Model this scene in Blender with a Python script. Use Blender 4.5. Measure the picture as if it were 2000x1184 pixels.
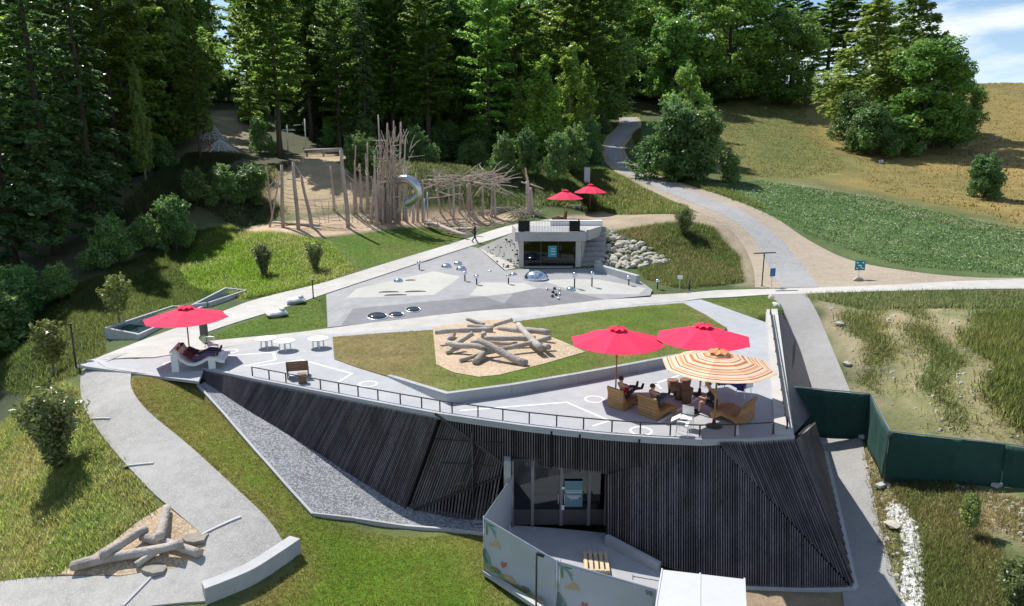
import bpy, bmesh, math, random
import numpy as np
from mathutils import Vector, Matrix, Quaternion
from mathutils.geometry import delaunay_2d_cdt
from mathutils.bvhtree import BVHTree
from math import sin, cos, tan, pi, radians, sqrt, atan2

SC = bpy.context.scene
COL = SC.collection
for o in list(bpy.data.objects): bpy.data.objects.remove(o)
R = random.Random(7)
NR = np.random.RandomState(7)

# ------------------------------------------------------------------ camera, sky, sun, exposure
CAMZ, PITCH, FPX = 9.6, radians(12.0), 1333.0
cam_d = bpy.data.cameras.new('camera'); cam_d.sensor_width = 36; cam_d.lens = 36*FPX/2000
cam_d.clip_start = .1; cam_d.clip_end = 3000
cam = bpy.data.objects.new('camera', cam_d); COL.objects.link(cam)
cam.location = (0, 0, CAMZ); cam.rotation_euler = (pi/2-PITCH, 0, 0)
SC.camera = cam

SUN_DIR = Vector((-.655*cos(radians(53)), .756*cos(radians(53)), sin(radians(53)))).normalized()   # towards the sun
W = bpy.data.worlds.new('World'); SC.world = W; W.use_nodes = True
nt = W.node_tree; nt.nodes.clear()
def wn(t, **k):
    n = nt.nodes.new(t)
    for a, b in k.items(): setattr(n, a, b)
    return n
out = wn('ShaderNodeOutputWorld'); bg = wn('ShaderNodeBackground'); bg.inputs[1].default_value = .118
sky = wn('ShaderNodeTexSky', sky_type='NISHITA'); sky.sun_disc = False
sky.sun_elevation = radians(53); sky.sun_rotation = atan2(SUN_DIR.x, SUN_DIR.y)
sky.altitude = 800; sky.air_density = 1.0; sky.dust_density = .25; sky.ozone_density = 1.5
tc = wn('ShaderNodeTexCoord'); mp = wn('ShaderNodeMapping'); mp.inputs['Scale'].default_value = (1, 1, 4.2)
mp.inputs['Location'].default_value = (.35+10*.37, .12+10*.51, .1+2.0)
nz = wn('ShaderNodeTexNoise'); nz.inputs['Scale'].default_value = 3.0; nz.inputs['Detail'].default_value = 9; nz.inputs['Roughness'].default_value = .62
rp = wn('ShaderNodeValToRGB'); rp.color_ramp.elements[0].position = .5; rp.color_ramp.elements[1].position = .66
rp.color_ramp.elements[0].color = (0, 0, 0, 1); rp.color_ramp.elements[1].color = (.9, .9, .9, 1)
mx = wn('ShaderNodeMix', data_type='RGBA'); mx.inputs[7].default_value = (7.2, 7.6, 8.2, 1)
L = nt.links.new
L(tc.outputs['Generated'], mp.inputs[0]); L(mp.outputs[0], nz.inputs[0]); L(nz.outputs[0], rp.inputs[0])
L(rp.outputs[0], mx.inputs[0]); L(sky.outputs[0], mx.inputs[6]); L(mx.outputs[2], bg.inputs[0]); L(bg.outputs[0], out.inputs[0])

sun_d = bpy.data.lights.new('sun', 'SUN'); sun_d.energy = 5.0; sun_d.angle = radians(.53); sun_d.color = (1, .955, .89)
sun = bpy.data.objects.new('sun', sun_d); COL.objects.link(sun); sun.location = (-40, 50, 60)
sun.rotation_euler = SUN_DIR.to_track_quat('Z', 'Y').to_euler()
SC.view_settings.view_transform = 'Standard'; SC.view_settings.look = 'None'
SC.view_settings.exposure = 0.3; SC.view_settings.gamma = 1; SC.view_settings.use_curve_mapping = False
SC.cycles.max_bounces = 6; SC.cycles.diffuse_bounces = 4; SC.cycles.transparent_max_bounces = 8
SC.cycles.use_denoising = True

# ------------------------------------------------------------------ survey helpers: a sight line through the photograph -> a place in the world
CP, SP = cos(PITCH), sin(PITCH)
def ray(px, py):
    u = (px-1000)/FPX; v = (py-592)/FPX
    return np.array((u, CP-v*SP, -SP-v*CP))
def Zp(px, py, z):
    d = ray(px, py); t = (z-CAMZ)/d[2]
    return Vector((d[0]*t, d[1]*t, z))
def Yp(px, py, Y):
    d = ray(px, py); t = Y/d[1]
    return Vector((d[0]*t, Y, CAMZ+d[2]*t))

# ------------------------------------------------------------------ naming helpers
def tag(o, label=None, cat=None, group=None, kind=None):
    if label: o['label'] = label
    if cat: o['category'] = cat
    if group: o['group'] = group
    if kind: o['kind'] = kind
    return o
def thing(name, label, cat, loc=(0, 0, 0), rz=0, group=None):
    o = bpy.data.objects.new(name, None); COL.objects.link(o)
    o.location = loc; o.rotation_euler = (0, 0, rz); o.empty_display_size = .2
    return tag(o, label, cat, group)
def copy_tree(o, parent=None):
    c = o.copy(); COL.objects.link(c)
    if parent: c.parent = parent
    for ch in list(o.children): copy_tree(ch, c)
    return c
def base_of(p):
    v = Vector((0, 0, 0))
    while p is not None: v += p.location; p = p.parent
    return v

class MB:
    """collects shapes, then links them as one mesh object"""
    def __init__(s): s.v = []; s.f = []; s.m = []; s.mi = 0
    def add(s, vs, fs):
        n = len(s.v); s.v += [tuple(a) for a in vs]
        for f in fs: s.f.append(tuple(i+n for i in f)); s.m.append(s.mi)
        return s
    def box(s, c, d, rz=0, rot=None):
        c = Vector(c); hx, hy, hz = d[0]/2, d[1]/2, d[2]/2
        M = rot if rot is not None else Matrix.Rotation(rz, 3, 'Z')
        vs = [c+M@Vector((x*hx, y*hy, z*hz)) for z in (-1, 1) for x, y in ((-1, -1), (1, -1), (1, 1), (-1, 1))]
        return s.add(vs, [(3, 2, 1, 0), (4, 5, 6, 7), (0, 1, 5, 4), (1, 2, 6, 5), (2, 3, 7, 6), (3, 0, 4, 7)])
    def beam(s, a, b, w, h, up=(0, 0, 1)):
        a, b = Vector(a), Vector(b); d = (b-a)
        if d.length < 1e-6: return s
        d.normalize(); u = Vector(up); x = d.cross(u)
        if x.length < 1e-4: x = d.cross(Vector((0, 1, 0)))
        x.normalize(); z = x.cross(d)
        vs = [p+x*(i*w/2)+z*(j*h/2) for p in (a, b) for i, j in ((-1, -1), (1, -1), (1, 1), (-1, 1))]
        return s.add(vs, [(0, 1, 2, 3), (7, 6, 5, 4), (4, 5, 1, 0), (5, 6, 2, 1), (6, 7, 3, 2), (7, 4, 0, 3)])
    def tube(s, pts, rad, n=8, cap=True):
        pts = [Vector(p) for p in pts]
        if not hasattr(rad, '__len__'): rad = [rad]*len(pts)
        vs = []; prev = None
        for i, p in enumerate(pts):
            d = (pts[min(i+1, len(pts)-1)]-pts[max(i-1, 0)])
            d = d.normalized() if d.length > 1e-9 else Vector((0, 0, 1))
            if prev is None:
                x = d.cross(Vector((0, 0, 1)));
                if x.length < 1e-3: x = d.cross(Vector((0, 1, 0)))
            else:
                x = prev-d*prev.dot(d)
                if x.length < 1e-4: x = d.cross(Vector((0, 1, 0)))
            x.normalize(); prev = x; y = d.cross(x)
            vs += [p+(x*cos(2*pi*k/n)+y*sin(2*pi*k/n))*rad[i] for k in range(n)]
        fs = []
        for i in range(len(pts)-1):
            for k in range(n):
                a, b = i*n+k, i*n+(k+1) % n
                fs.append((a, b, b+n, a+n))
        if cap: fs += [tuple(range(n))[::-1], tuple(range((len(pts)-1)*n, len(pts)*n))]
        return s.add(vs, fs)
    def prism(s, poly, z0, z1):
        n = len(poly); g = lambda z, i: z[i] if hasattr(z, '__len__') else z
        vs = [(p[0], p[1], g(z0, i)) for i, p in enumerate(poly)]+[(p[0], p[1], g(z1, i)) for i, p in enumerate(poly)]
        a = sum(poly[i][0]*poly[(i+1) % n][1]-poly[(i+1) % n][0]*poly[i][1] for i in range(n))
        up, dn = tuple(range(n, 2*n)), tuple(range(n))[::-1]
        sd = [(i, (i+1) % n, n+(i+1) % n, n+i) for i in range(n)]
        if a < 0: up, dn, sd = up[::-1], dn[::-1], [q[::-1] for q in sd]
        return s.add(vs, [up, dn]+sd)
    def lathe(s, prof, c=(0, 0, 0), n=16):
        c = Vector(c); vs = [c+Vector((r*cos(2*pi*k/n), r*sin(2*pi*k/n), z)) for r, z in prof for k in range(n)]
        fs = [(i*n+k, i*n+(k+1) % n, (i+1)*n+(k+1) % n, (i+1)*n+k) for i in range(len(prof)-1) for k in range(n)]
        fs.append(tuple(range((len(prof)-1)*n, len(prof)*n))); fs.append(tuple(range(n))[::-1])
        return s.add(vs, fs)
    def ball(s, c, r, n=10, m=6, sc=(1, 1, 1)):
        c = Vector(c); vs = []
        for j in range(m+1):
            th = -pi/2+pi*j/m
            for k in range(n):
                ph = 2*pi*k/n
                vs.append(c+Vector((cos(th)*cos(ph)*r*sc[0], cos(th)*sin(ph)*r*sc[1], sin(th)*r*sc[2])))
        fs = [(j*n+k, j*n+(k+1) % n, (j+1)*n+(k+1) % n, (j+1)*n+k) for j in range(m) for k in range(n)]
        return s.add(vs, fs)
    def quad(s, *p): return s.add(p, [tuple(range(len(p)))])
    def mesh(s, name, mats, smooth=False, off=None):
        me = bpy.data.meshes.new(name)
        vs = s.v if off is None else [(a[0]-off[0], a[1]-off[1], a[2]-off[2]) for a in s.v]
        me.from_pydata(vs, [], s.f)
        for m in (mats if isinstance(mats, (list, tuple)) else [mats]): me.materials.append(m)
        if len(me.materials) > 1: me.polygons.foreach_set('material_index', s.m)
        if smooth: me.polygons.foreach_set('use_smooth', [True]*len(me.polygons))
        me.validate(); me.update()
        return me
    def build(s, name, mats, parent=None, smooth=False, world=True, bevel=0):
        off = base_of(parent) if (parent is not None and world) else None
        o = bpy.data.objects.new(name, s.mesh(name, mats, smooth, off)); COL.objects.link(o)
        if parent is not None: o.parent = parent
        if bevel:
            b = o.modifiers.new('edge', 'BEVEL'); b.width = bevel; b.segments = 2; b.limit_method = 'ANGLE'; b.angle_limit = radians(50)
        return o
def add_mesh(name, me, parent=None, loc=(0, 0, 0)):
    o = bpy.data.objects.new(name, me); COL.objects.link(o); o.location = loc
    if parent is not None: o.parent = parent
    return o

# ------------------------------------------------------------------ materials
def mat(name, col, rough=.8, var=.2, scale=4., bump=0., bscale=None, metal=0., col2=None, detail=6, spec=.4, obj=False, attr=None, stretch=None, speck=None):
    m = bpy.data.materials.new(name); m.use_nodes = True
    t = m.node_tree; n = t.nodes; l = t.links.new; b = n['Principled BSDF']
    b.inputs['Roughness'].default_value = rough; b.inputs['Metallic'].default_value = metal
    b.inputs['Specular IOR Level'].default_value = spec
    if obj: src = n.new('ShaderNodeTexCoord').outputs['Object']
    else: src = n.new('ShaderNodeNewGeometry').outputs['Position']
    if stretch:
        mp = n.new('ShaderNodeMapping'); mp.inputs['Scale'].default_value = stretch; l(src, mp.inputs[0]); src = mp.outputs[0]
    nz = n.new('ShaderNodeTexNoise'); nz.inputs['Scale'].default_value = scale; nz.inputs['Detail'].default_value = detail
    nz.inputs['Roughness'].default_value = .6; l(src, nz.inputs[0])
    nz2 = n.new('ShaderNodeTexNoise'); nz2.inputs['Scale'].default_value = scale*.13; nz2.inputs['Detail'].default_value = 3; l(src, nz2.inputs[0])
    mm = n.new('ShaderNodeMath'); mm.operation = 'ADD'; l(nz.outputs[0], mm.inputs[0]); l(nz2.outputs[0], mm.inputs[1])
    rg = n.new('ShaderNodeMapRange'); rg.inputs[1].default_value = .7; rg.inputs[2].default_value = 1.3; l(mm.outputs[0], rg.inputs[0])
    c2 = col2 or tuple(min(1, c*(1+var)) for c in col); c1 = col if col2 else tuple(c*(1-var) for c in col)
    mix = n.new('ShaderNodeMix'); mix.data_type = 'RGBA'; l(rg.outputs[0], mix.inputs[0])
    mix.inputs[6].default_value = (*c1, 1); mix.inputs[7].default_value = (*c2, 1)
    o = mix.outputs[2]
    if attr:
        at = n.new('ShaderNodeAttribute'); at.attribute_name = attr
        mu = n.new('ShaderNodeMix'); mu.data_type = 'RGBA'; mu.blend_type = 'MULTIPLY'; mu.inputs[0].default_value = 1
        l(o, mu.inputs[6]); l(at.outputs['Color'], mu.inputs[7]); o = mu.outputs[2]
    if speck:                                   # scattered grains of another colour: (colour, scale, share)
        vo = n.new('ShaderNodeTexVoronoi'); vo.inputs['Scale'].default_value = speck[1]; l(src, vo.inputs[0])
        sx = n.new('ShaderNodeSeparateColor'); l(vo.outputs['Color'], sx.inputs[0])
        gt = n.new('ShaderNodeMath'); gt.operation = 'LESS_THAN'; gt.inputs[1].default_value = speck[2]; l(sx.outputs[0], gt.inputs[0])
        ms = n.new('ShaderNodeMix'); ms.data_type = 'RGBA'; l(gt.outputs[0], ms.inputs[0]); l(o, ms.inputs[6]); ms.inputs[7].default_value = (*speck[0], 1)
        o = ms.outputs[2]
    l(o, b.inputs['Base Color'])
    if bump:
        nb = n.new('ShaderNodeTexNoise'); nb.inputs['Scale'].default_value = bscale or scale*3; nb.inputs['Detail'].default_value = 4; l(src, nb.inputs[0])
        bp = n.new('ShaderNodeBump'); bp.inputs['Strength'].default_value = 1; bp.inputs['Distance'].default_value = bump
        l(nb.outputs[0], bp.inputs['Height']); l(bp.outputs[0], b.inputs['Normal'])
    return m

def leaf_mat(name, col, trans=.3, var=.3):
    m = bpy.data.materials.new(name); m.use_nodes = True
    t = m.node_tree; n = t.nodes; l = t.links.new; b = n['Principled BSDF']; o = n['Material Output']
    at = n.new('ShaderNodeAttribute'); at.attribute_name = 'tint'
    oi = n.new('ShaderNodeObjectInfo')
    hs = n.new('ShaderNodeHueSaturation'); hs.inputs['Color'].default_value = (*col, 1)
    r1 = n.new('ShaderNodeMapRange'); r1.inputs[3].default_value = 1-var; r1.inputs[4].default_value = 1+var; l(oi.outputs['Random'], r1.inputs[0])
    l(r1.outputs[0], hs.inputs['Value'])
    r2 = n.new('ShaderNodeMapRange'); r2.inputs[3].default_value = .485; r2.inputs[4].default_value = .52
    ml = n.new('ShaderNodeMath'); ml.operation = 'MULTIPLY'; ml.inputs[1].default_value = 7.31; l(oi.outputs['Random'], ml.inputs[0])
    fr = n.new('ShaderNodeMath'); fr.operation = 'FRACT'; l(ml.outputs[0], fr.inputs[0]); l(fr.outputs[0], r2.inputs[0]); l(r2.outputs[0], hs.inputs['Hue'])
    mu = n.new('ShaderNodeMix'); mu.data_type = 'RGBA'; mu.blend_type = 'MULTIPLY'; mu.inputs[0].default_value = 1
    l(hs.outputs[0], mu.inputs[6]); l(at.outputs['Color'], mu.inputs[7])
    l(mu.outputs[2], b.inputs['Base Color']); b.inputs['Roughness'].default_value = .38; b.inputs['Specular IOR Level'].default_value = .5
    tr = n.new('ShaderNodeBsdfTranslucent'); l(mu.outputs[2], tr.inputs[0])
    ms = n.new('ShaderNodeMixShader'); ms.inputs[0].default_value = trans
    l(b.outputs[0], ms.inputs[1]); l(tr.outputs[0], ms.inputs[2]); l(ms.outputs[0], o.inputs[0])
    return m

def glass_mat(name, tint=(.35, .38, .4), refl=.03):
    m = bpy.data.materials.new(name); m.use_nodes = True
    t = m.node_tree; n = t.nodes; l = t.links.new; n.remove(n['Principled BSDF']); o = n['Material Output']
    a = n.new('ShaderNodeBsdfTransparent'); a.inputs[0].default_value = (*tint, 1)
    g = n.new('ShaderNodeBsdfGlossy'); g.inputs['Roughness'].default_value = .03; g.inputs[0].default_value = (.85, .9, .95, 1)
    f = n.new('ShaderNodeFresnel'); f.inputs[0].default_value = 1.5
    ad = n.new('ShaderNodeMath'); ad.operation = 'ADD'; ad.inputs[1].default_value = refl; l(f.outputs[0], ad.inputs[0])
    x = n.new('ShaderNodeMixShader'); l(ad.outputs[0], x.inputs[0]); l(a.outputs[0], x.inputs[1]); l(g.outputs[0], x.inputs[2]); l(x.outputs[0], o.inputs[0])
    return m

MT = {}
MT['concrete'] = mat('concrete', (.43, .435, .44), .85, .12, 3, .004, 40)
MT['concrete_dark'] = mat('concrete_dark', (.36, .36, .36), .85, .15, 3, .004, 40)
MT['terrace'] = mat('terrace_paving', (.375, .385, .40), .8, .17, 1.6, .003, 60, speck=((.34, .35, .365), 60, .3))
MT['path'] = mat('path_concrete', (.455, .44, .41), .85, .2, 1.2, .004, 50, speck=((.50, .48, .44), 70, .25))
MT['gravel'] = mat('path_gravel', (.355, .345, .325), .9, .2, 2.2, .012, 28, speck=((.45, .44, .415), 42, .22))
MT['yard_mid'] = mat('yard_grey', (.29, .29, .30), .8, .18, 1.5, .004, 60)
MT['yard_white'] = mat('yard_white', (.43, .427, .39), .8, .09, 2, .004, 60)
MT['yard_dark'] = mat('yard_dark', (.20, .20, .212), .8, .18, 1.5, .004, 60)
MT['asphalt'] = mat('asphalt', (.27, .265, .255), .9, .14, 1.6, .008, 60, speck=((.34, .335, .325), 55, .25))
MT['road'] = mat('road_gravel', (.29, .287, .285), .9, .2, 1.2, .015, 20, speck=((.38, .375, .37), 22, .3))
MT['dirt'] = mat('dirt', (.335, .275, .205), .95, .2, 1.0, .02, 15, speck=((.42, .36, .285), 20, .25))
MT['mulch'] = mat('wood_chips', (.42, .31, .20), .95, .25, 6, .03, 22, speck=((.56, .45, .33), 20, .35))
MT['strip'] = mat('crushed_stone', (.19, .20, .215), .95, .35, 9, .04, 24, speck=((.38, .39, .41), 20, .4))
MT['white_line'] = mat('white_paint', (.74, .74, .74), .7, .05, 8)
MT['slat'] = mat('charred_wood', (.088, .076, .084), .5, .5, 3, .002, 60, obj=False, stretch=(6, 6, .8))
MT['grey_back'] = mat('grey_backing', (.018, .017, .02), .9, .3, 2)
for _m in (MT['slat'],):
    _t = _m.node_tree; _b = _t.nodes['Principled BSDF']; _oi = _t.nodes.new('ShaderNodeObjectInfo'); _r = _t.nodes.new('ShaderNodeMapRange'); _r.inputs[3].default_value = .55; _r.inputs[4].default_value = 1.6
    _h = _t.nodes.new('ShaderNodeHueSaturation'); _lk = _b.inputs['Base Color'].links[0].from_socket; _t.links.new(_oi.outputs['Random'], _r.inputs[0]); _t.links.new(_r.outputs[0], _h.inputs['Value']); _t.links.new(_lk, _h.inputs['Color']); _t.links.new(_h.outputs[0], _b.inputs['Base Color'])
MT['slat_back'] = mat('black_backing', (.012, .012, .013), .9, .2, 3)
MT['black_metal'] = mat('black_metal', (.03, .03, .032), .45, .15, 5, spec=.5)
MT['steel'] = mat('galvanised_steel', (.55, .57, .6), .35, .12, 6, metal=.9)
MT['chrome'] = mat('polished_steel', (.72, .76, .8), .16, .04, 4, metal=1.0)
MT['red'] = mat('red_fabric', (.84, .030, .105), .85, .06, 14, .001, 120)
def glow_through(m, f):
    t = m.node_tree; n = t.nodes; b = n['Principled BSDF']; o = n['Material Output']; tr = n.new('ShaderNodeBsdfTranslucent'); ms = n.new('ShaderNodeMixShader'); ms.inputs[0].default_value = f
    if b.inputs['Base Color'].links: t.links.new(b.inputs['Base Color'].links[0].from_socket, tr.inputs[0])
    t.links.new(b.outputs[0], ms.inputs[1]); t.links.new(tr.outputs[0], ms.inputs[2]); t.links.new(ms.outputs[0], o.inputs[0])
glow_through(MT['red'], .12)
MT['pole_wood'] = mat('varnished_pole', (.36, .16, .06), .5, .2, 12, stretch=(8, 8, 1))
MT['wood'] = mat('honey_wood', (.38, .21, .085), .6, .3, 3.5, .003, 30, stretch=(1, 1, 9))
MT['wood_dark'] = mat('brown_wood', (.20, .12, .07), .65, .3, 4, .003, 30, stretch=(1, 1, 6))
MT['log'] = mat('weathered_log', (.25, .22, .19), .9, .28, 2.2, .05, 11, col2=(.50, .455, .41))
MT['post'] = mat('robinia_post', (.33, .235, .19), .9, .3, 2.0, .015, 14, col2=(.54, .43, .37))
MT['branch'] = mat('silver_branch', (.36, .275, .235), .9, .3, 3, col2=(.60, .50, .44))
MT['white'] = mat('white_paint_smooth', (.76, .755, .73), .5, .05, 6)
MT['bark'] = mat('bark', (.075, .06, .048), .95, .4, 3, .02, 12, stretch=(3, 3, .5))
MT['bark_pale'] = mat('pale_bark', (.20, .18, .15), .95, .35, 3, .01, 12, stretch=(3, 3, .6))
MT['rope'] = mat('rope', (.34, .29, .26), .9, .15, 9)
MT['skin'] = mat('skin', (.50, .28, .19), .55, .1, 8)
MT['hair'] = mat('brown_hair', (.09, .045, .025), .7, .3, 20)
MT['glass'] = glass_mat('window_glass')
MT['canvas'] = mat('white_canvas', (.50, .51, .53), .6, .05, 2.5, .01, 3)
MT['green_net'] = mat('green_screen_net', (.012, .055, .045), .8, .25, 3.0, .012, 2.2)
MT['stone'] = mat('pale_stone', (.30, .275, .22), .9, .3, 2.5, .02, 9, col2=(.58, .55, .47))
MT['tinted_glass'] = glass_mat('tinted_glass', (.10, .10, .11), .0)
# ------------------------------------------------------------------ the lie of the land: surveyed heights, smoothly joined
CZ = [  # photograph x, y, height above the terrace
 (165,715,0),(255,732,-.06),(320,743,-.1),(60,690,-1.2),(110,640,-.8),(200,690,0),(300,655,.03),(440,608,.08),(400,655,0),(540,640,0),(640,600,.1),
 (640,645,0),(850,628,.02),(1060,610,.05),(1330,584,.03),(1500,574,.2),(1600,568,.36),(250,700,0),(300,700,0),(350,692,0),(420,683,0),(230,715,0),(300,680,0),(480,672,0),(545,663,0),(740,649,0),(925,632,0),(1085,612,0),(1250,595,0),(1350,588,0),(1425,583,.05),(350,672,0),(1800,560,.6),(2000,557,.8),(2300,552,1.0),
 (1420,600,.05),(1495,612,.02),(1560,600,.2),
 (700,560,.25),(850,540,.45),(1000,540,.6),(1060,524,.75),(1200,548,.35),(1250,560,.25),
 (480,590,.12),(640,552,.3),(760,515,.9),(880,480,1.65),(960,455,2.3),(1010,440,2.85),
 (1050,425,3.2),(1100,425,3.3),(1150,415,3.5),(1270,420,3.9),(1190,440,3.3),(1165,470,2.2),(1230,480,2.1),(1300,500,1.4),(1200,535,.6),(1350,550,.45),(1450,545,.6),(1430,480,2.0),(1350,440,3.6),(1250,525,.8),
 (520,462,2.4),(700,452,2.6),(850,430,2.95),(950,422,3.15),(680,480,1.9),(560,505,1.2),(700,525,.75),(600,545,.35),(500,560,.3),(430,490,1.3),(400,530,.7),(350,570,-.05),(470,440,2.7),
 (1560,520,.95),(1660,510,1.2),(1800,535,1.0),(2000,545,1.0),(1480,455,2.9),
 # left, falling away
 (0,640,-2.2),(0,720,-3.2),(60,770,-2.6),(0,830,-3.4),(130,760,-.9),(100,870,-2.0),(60,960,-2.6),(0,1000,-3.3),(0,1120,-3.5),(180,1000,-2.2),(250,920,-1.5),
 (180,790,-.45),(240,860,-1.0),(330,960,-1.8),(430,1030,-2.3),(520,1050,-2.6),(480,1100,-2.8),(300,1130,-2.8),(100,1150,-3.2),(0,1160,-3.4),(320,1040,-2.3),(200,1110,-2.8),
 # front lawn and gravel
 (300,790,-.45),(380,860,-1.2),(480,940,-1.9),(560,1010,-2.5),(610,1003,-2.95),(500,880,-1.7),(430,810,-1.1),(390,756,-.5),(489,815,-1.40),(590,877,-2.28),(690,940,-3.15),(790,1003,-4.0),(700,1012,-3.55),(700,1060,-3.7),(650,1130,-3.4),(800,1100,-4.1),(870,1034,-4.02),(900,1060,-4.02),(945,1040,-3.97),(900,1180,-4.3),(700,1200,-3.9),(560,1160,-3.3),
 (1090,1040,-3.95),(1183,1062,-4.0),(1150,1110,-4.05),(1290,1110,-4.1),(1460,1150,-4.2),(1668,1152,-4.25),(1560,1184,-4.3),
 # right of the building
 (1585,600,.1),(1600,650,-.6),(1640,680,-.7),(1580,700,-1.3),(1600,757,-2.0),(1680,780,-1.9),(1620,860,-2.9),(1690,900,-2.9),(1640,1000,-3.5),(1720,1000,-3.4),(1680,1100,-4.0),(1750,1184,-4.4),
 (1650,600,.3),(1700,660,-.1),(1760,760,-.9),(1800,600,.5),(1830,700,-.2),(1900,800,-.8),(2000,620,.6),(2000,760,-.1),(2000,870,-1.4),(1800,860,-1.8),(1740,935,-2.7),(1950,955,-2.4),(1780,1020,-3.2),(1800,1180,-4.1),(1900,1080,-2.9),(2000,1000,-2.0),(2000,1184,-2.8),
]
CY = [  # photograph x, y, distance north of the camera
 (1450,430,66),(1330,370,82),(1240,330,97),(1195,290,116),(1225,235,142),(1225,215,152),(1400,350,90),(1560,370,84),(1700,480,60),(1700,400,76),(2000,420,72),(2000,490,57),(1850,500,56),(1700,350,94),
 (1500,280,118),(1850,310,108),(2000,330,98),(1480,187,165),(1600,187,160),(1950,166,168),(1900,172,166),(1990,240,134),(1700,235,140),(2150,170,165),(2150,300,105),
 (600,385,74),(750,372,76),(900,362,80),(1030,378,80),(1100,365,82),(700,300,98),(600,305,97),(420,305,90),(420,230,116),(300,345,76),(400,390,72),(300,420,64),(130,480,60),(0,560,52),(150,560,50),(0,460,66),(250,540,50),(-200,560,52),
 (900,330,94),(1100,325,100),(1000,300,112),(850,280,118),(100,380,85),(1150,280,116),(-200,400,85),(600,240,130),(1130,240,140),(1300,240,135),(1380,300,110),(1330,330,98),
]
CW = [  # beyond the frame: east, north, height
 (0,4,-5.2),(-22,8,-4.6),(22,6,-5.2),(0,-15,-6),(-45,20,-7),(50,15,-4),(60,40,0),(-60,50,-3),(-60,90,9),(-60,140,22),(0,180,27),(60,200,30),(100,160,24),(100,210,30),(0,250,32),(-80,220,32),(120,260,28),
 (-250,0,-20),(250,0,-4),(-250,150,20),(250,150,20),(-250,400,40),(0,420,36),(250,400,20),(-250,-100,-25),(250,-100,-12),
 # under the pavilion, its own floor
 (-4.5,25.5,-3.4),(-2,25.2,-3.95),(2,25,-3.95),(6,24,-4.1),(8.5,22.5,-4.2),(-8,28,-2.2),(-11,29.4,-1.3),
]
pts = []
for a, b, z in CZ: pts.append(Zp(a, b, z))
for a, b, y in CY: pts.append(Yp(a, b, y))
for w in CW: pts.append(Vector(w))
PC = np.array([tuple(p) for p in pts])
def tps_fit(P, lam=.002):
    s = 40.; X = P[:, :2]/s; n = len(X)
    r2 = ((X[:, None]-X[None])**2).sum(-1)
    K = .5*r2*np.log(r2+1e-12)+lam*np.eye(n)
    A = np.zeros((n+3, n+3)); A[:n, :n] = K; A[:n, n] = 1; A[:n, n+1:] = X; A[n, :n] = 1; A[n+1:, :n] = X.T
    c = np.linalg.solve(A, np.r_[P[:, 2], 0, 0, 0])
    def f(x, y):
        q = np.stack([np.ravel(x), np.ravel(y)], 1)/s
        z = np.zeros(len(q))
        for i in range(0, len(q), 20000):
            b = q[i:i+20000]; d = ((b[:, None]-X[None])**2).sum(-1)
            z[i:i+20000] = (.5*d*np.log(d+1e-12))@c[:n]+c[n]+b@c[n+1:]
        return z.reshape(np.shape(x))
    return f
tps = tps_fit(PC)
def axis(a, b, fine0, fine1, st, far):
    xs = list(np.arange(fine0, fine1+1e-6, st))
    x, s = fine1, st
    while x < b: s = min(s*1.12, far); x += s; xs.append(x)
    x, s = fine0, st; lo = []
    while x > a: s = min(s*1.12, far); x -= s; lo.append(x)
    return np.array(lo[::-1]+xs)
GX = axis(-420, 460, -30, 34, .42, 16); GY = axis(-60, 620, 14, 74, .42, 16)
GXX, GYY = np.meshgrid(GX, GY)
GH = tps(GXX, GYY)
# a little unevenness away from the paved places
def wobble(x, y):
    return .5*np.sin(x*.31+1.3)*np.sin(y*.27+.4)+.3*np.sin(x*.83+y*.47)+.2*np.sin(1.9*x-1.3*y+2)
def H(x, y):
    """height of the open ground"""
    x = np.asarray(x, float); y = np.asarray(y, float)
    i = np.clip(np.searchsorted(GX, x)-1, 0, len(GX)-2); j = np.clip(np.searchsorted(GY, y)-1, 0, len(GY)-2)
    u = (x-GX[i])/(GX[i+1]-GX[i]); v = (y-GY[j])/(GY[j+1]-GY[j])
    return GH[j, i]*(1-u)*(1-v)+GH[j, i+1]*u*(1-v)+GH[j+1, i]*(1-u)*v+GH[j+1, i+1]*u*v
_TS = np.concatenate([np.arange(9, 60, .35), np.arange(60, 330, 1.0)])
def G(px, py, z=None):
    """where a sight line first meets the open ground"""
    d = ray(px, py); T = _TS/d[1]
    f = CAMZ+d[2]*T-H(d[0]*T, d[1]*T)
    k = np.argmax(f < 0)
    if f[k] >= 0: k = len(T)-1
    a, b = T[max(k-1, 0)], T[k]
    for _ in range(22):
        m = (a+b)/2
        if CAMZ+d[2]*m-float(H(d[0]*m, d[1]*m)) < 0: b = m
        else: a = m
    return Vector((d[0]*b, d[1]*b, CAMZ+d[2]*b))
def inside(poly, x, y):
    x = np.asarray(x, float); y = np.asarray(y, float); c = np.zeros(np.shape(x), bool); n = len(poly)
    for i in range(n):
        x1, y1 = poly[i][:2]; x2, y2 = poly[(i+1) % n][:2]
        if y1 == y2: continue
        c ^= ((y1 > y) != (y2 > y)) & (x < (x2-x1)*(y-y1)/(y2-y1)+x1)
    return c
def dist_in(poly, x, y):
    """distance to a polygon's edge, positive inside"""
    x = np.asarray(x, float); y = np.asarray(y, float); d = np.full(np.shape(x), 1e9); n = len(poly)
    for i in range(n):
        x1, y1 = poly[i][:2]; x2, y2 = poly[(i+1) % n][:2]
        L2 = (x2-x1)**2+(y2-y1)**2+1e-12
        t = np.clip(((x-x1)*(x2-x1)+(y-y1)*(y2-y1))/L2, 0, 1)
        d = np.minimum(d, np.hypot(x-x1-t*(x2-x1), y-y1-t*(y2-y1)))
    return np.where(inside(poly, x, y), d, -d)
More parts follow.
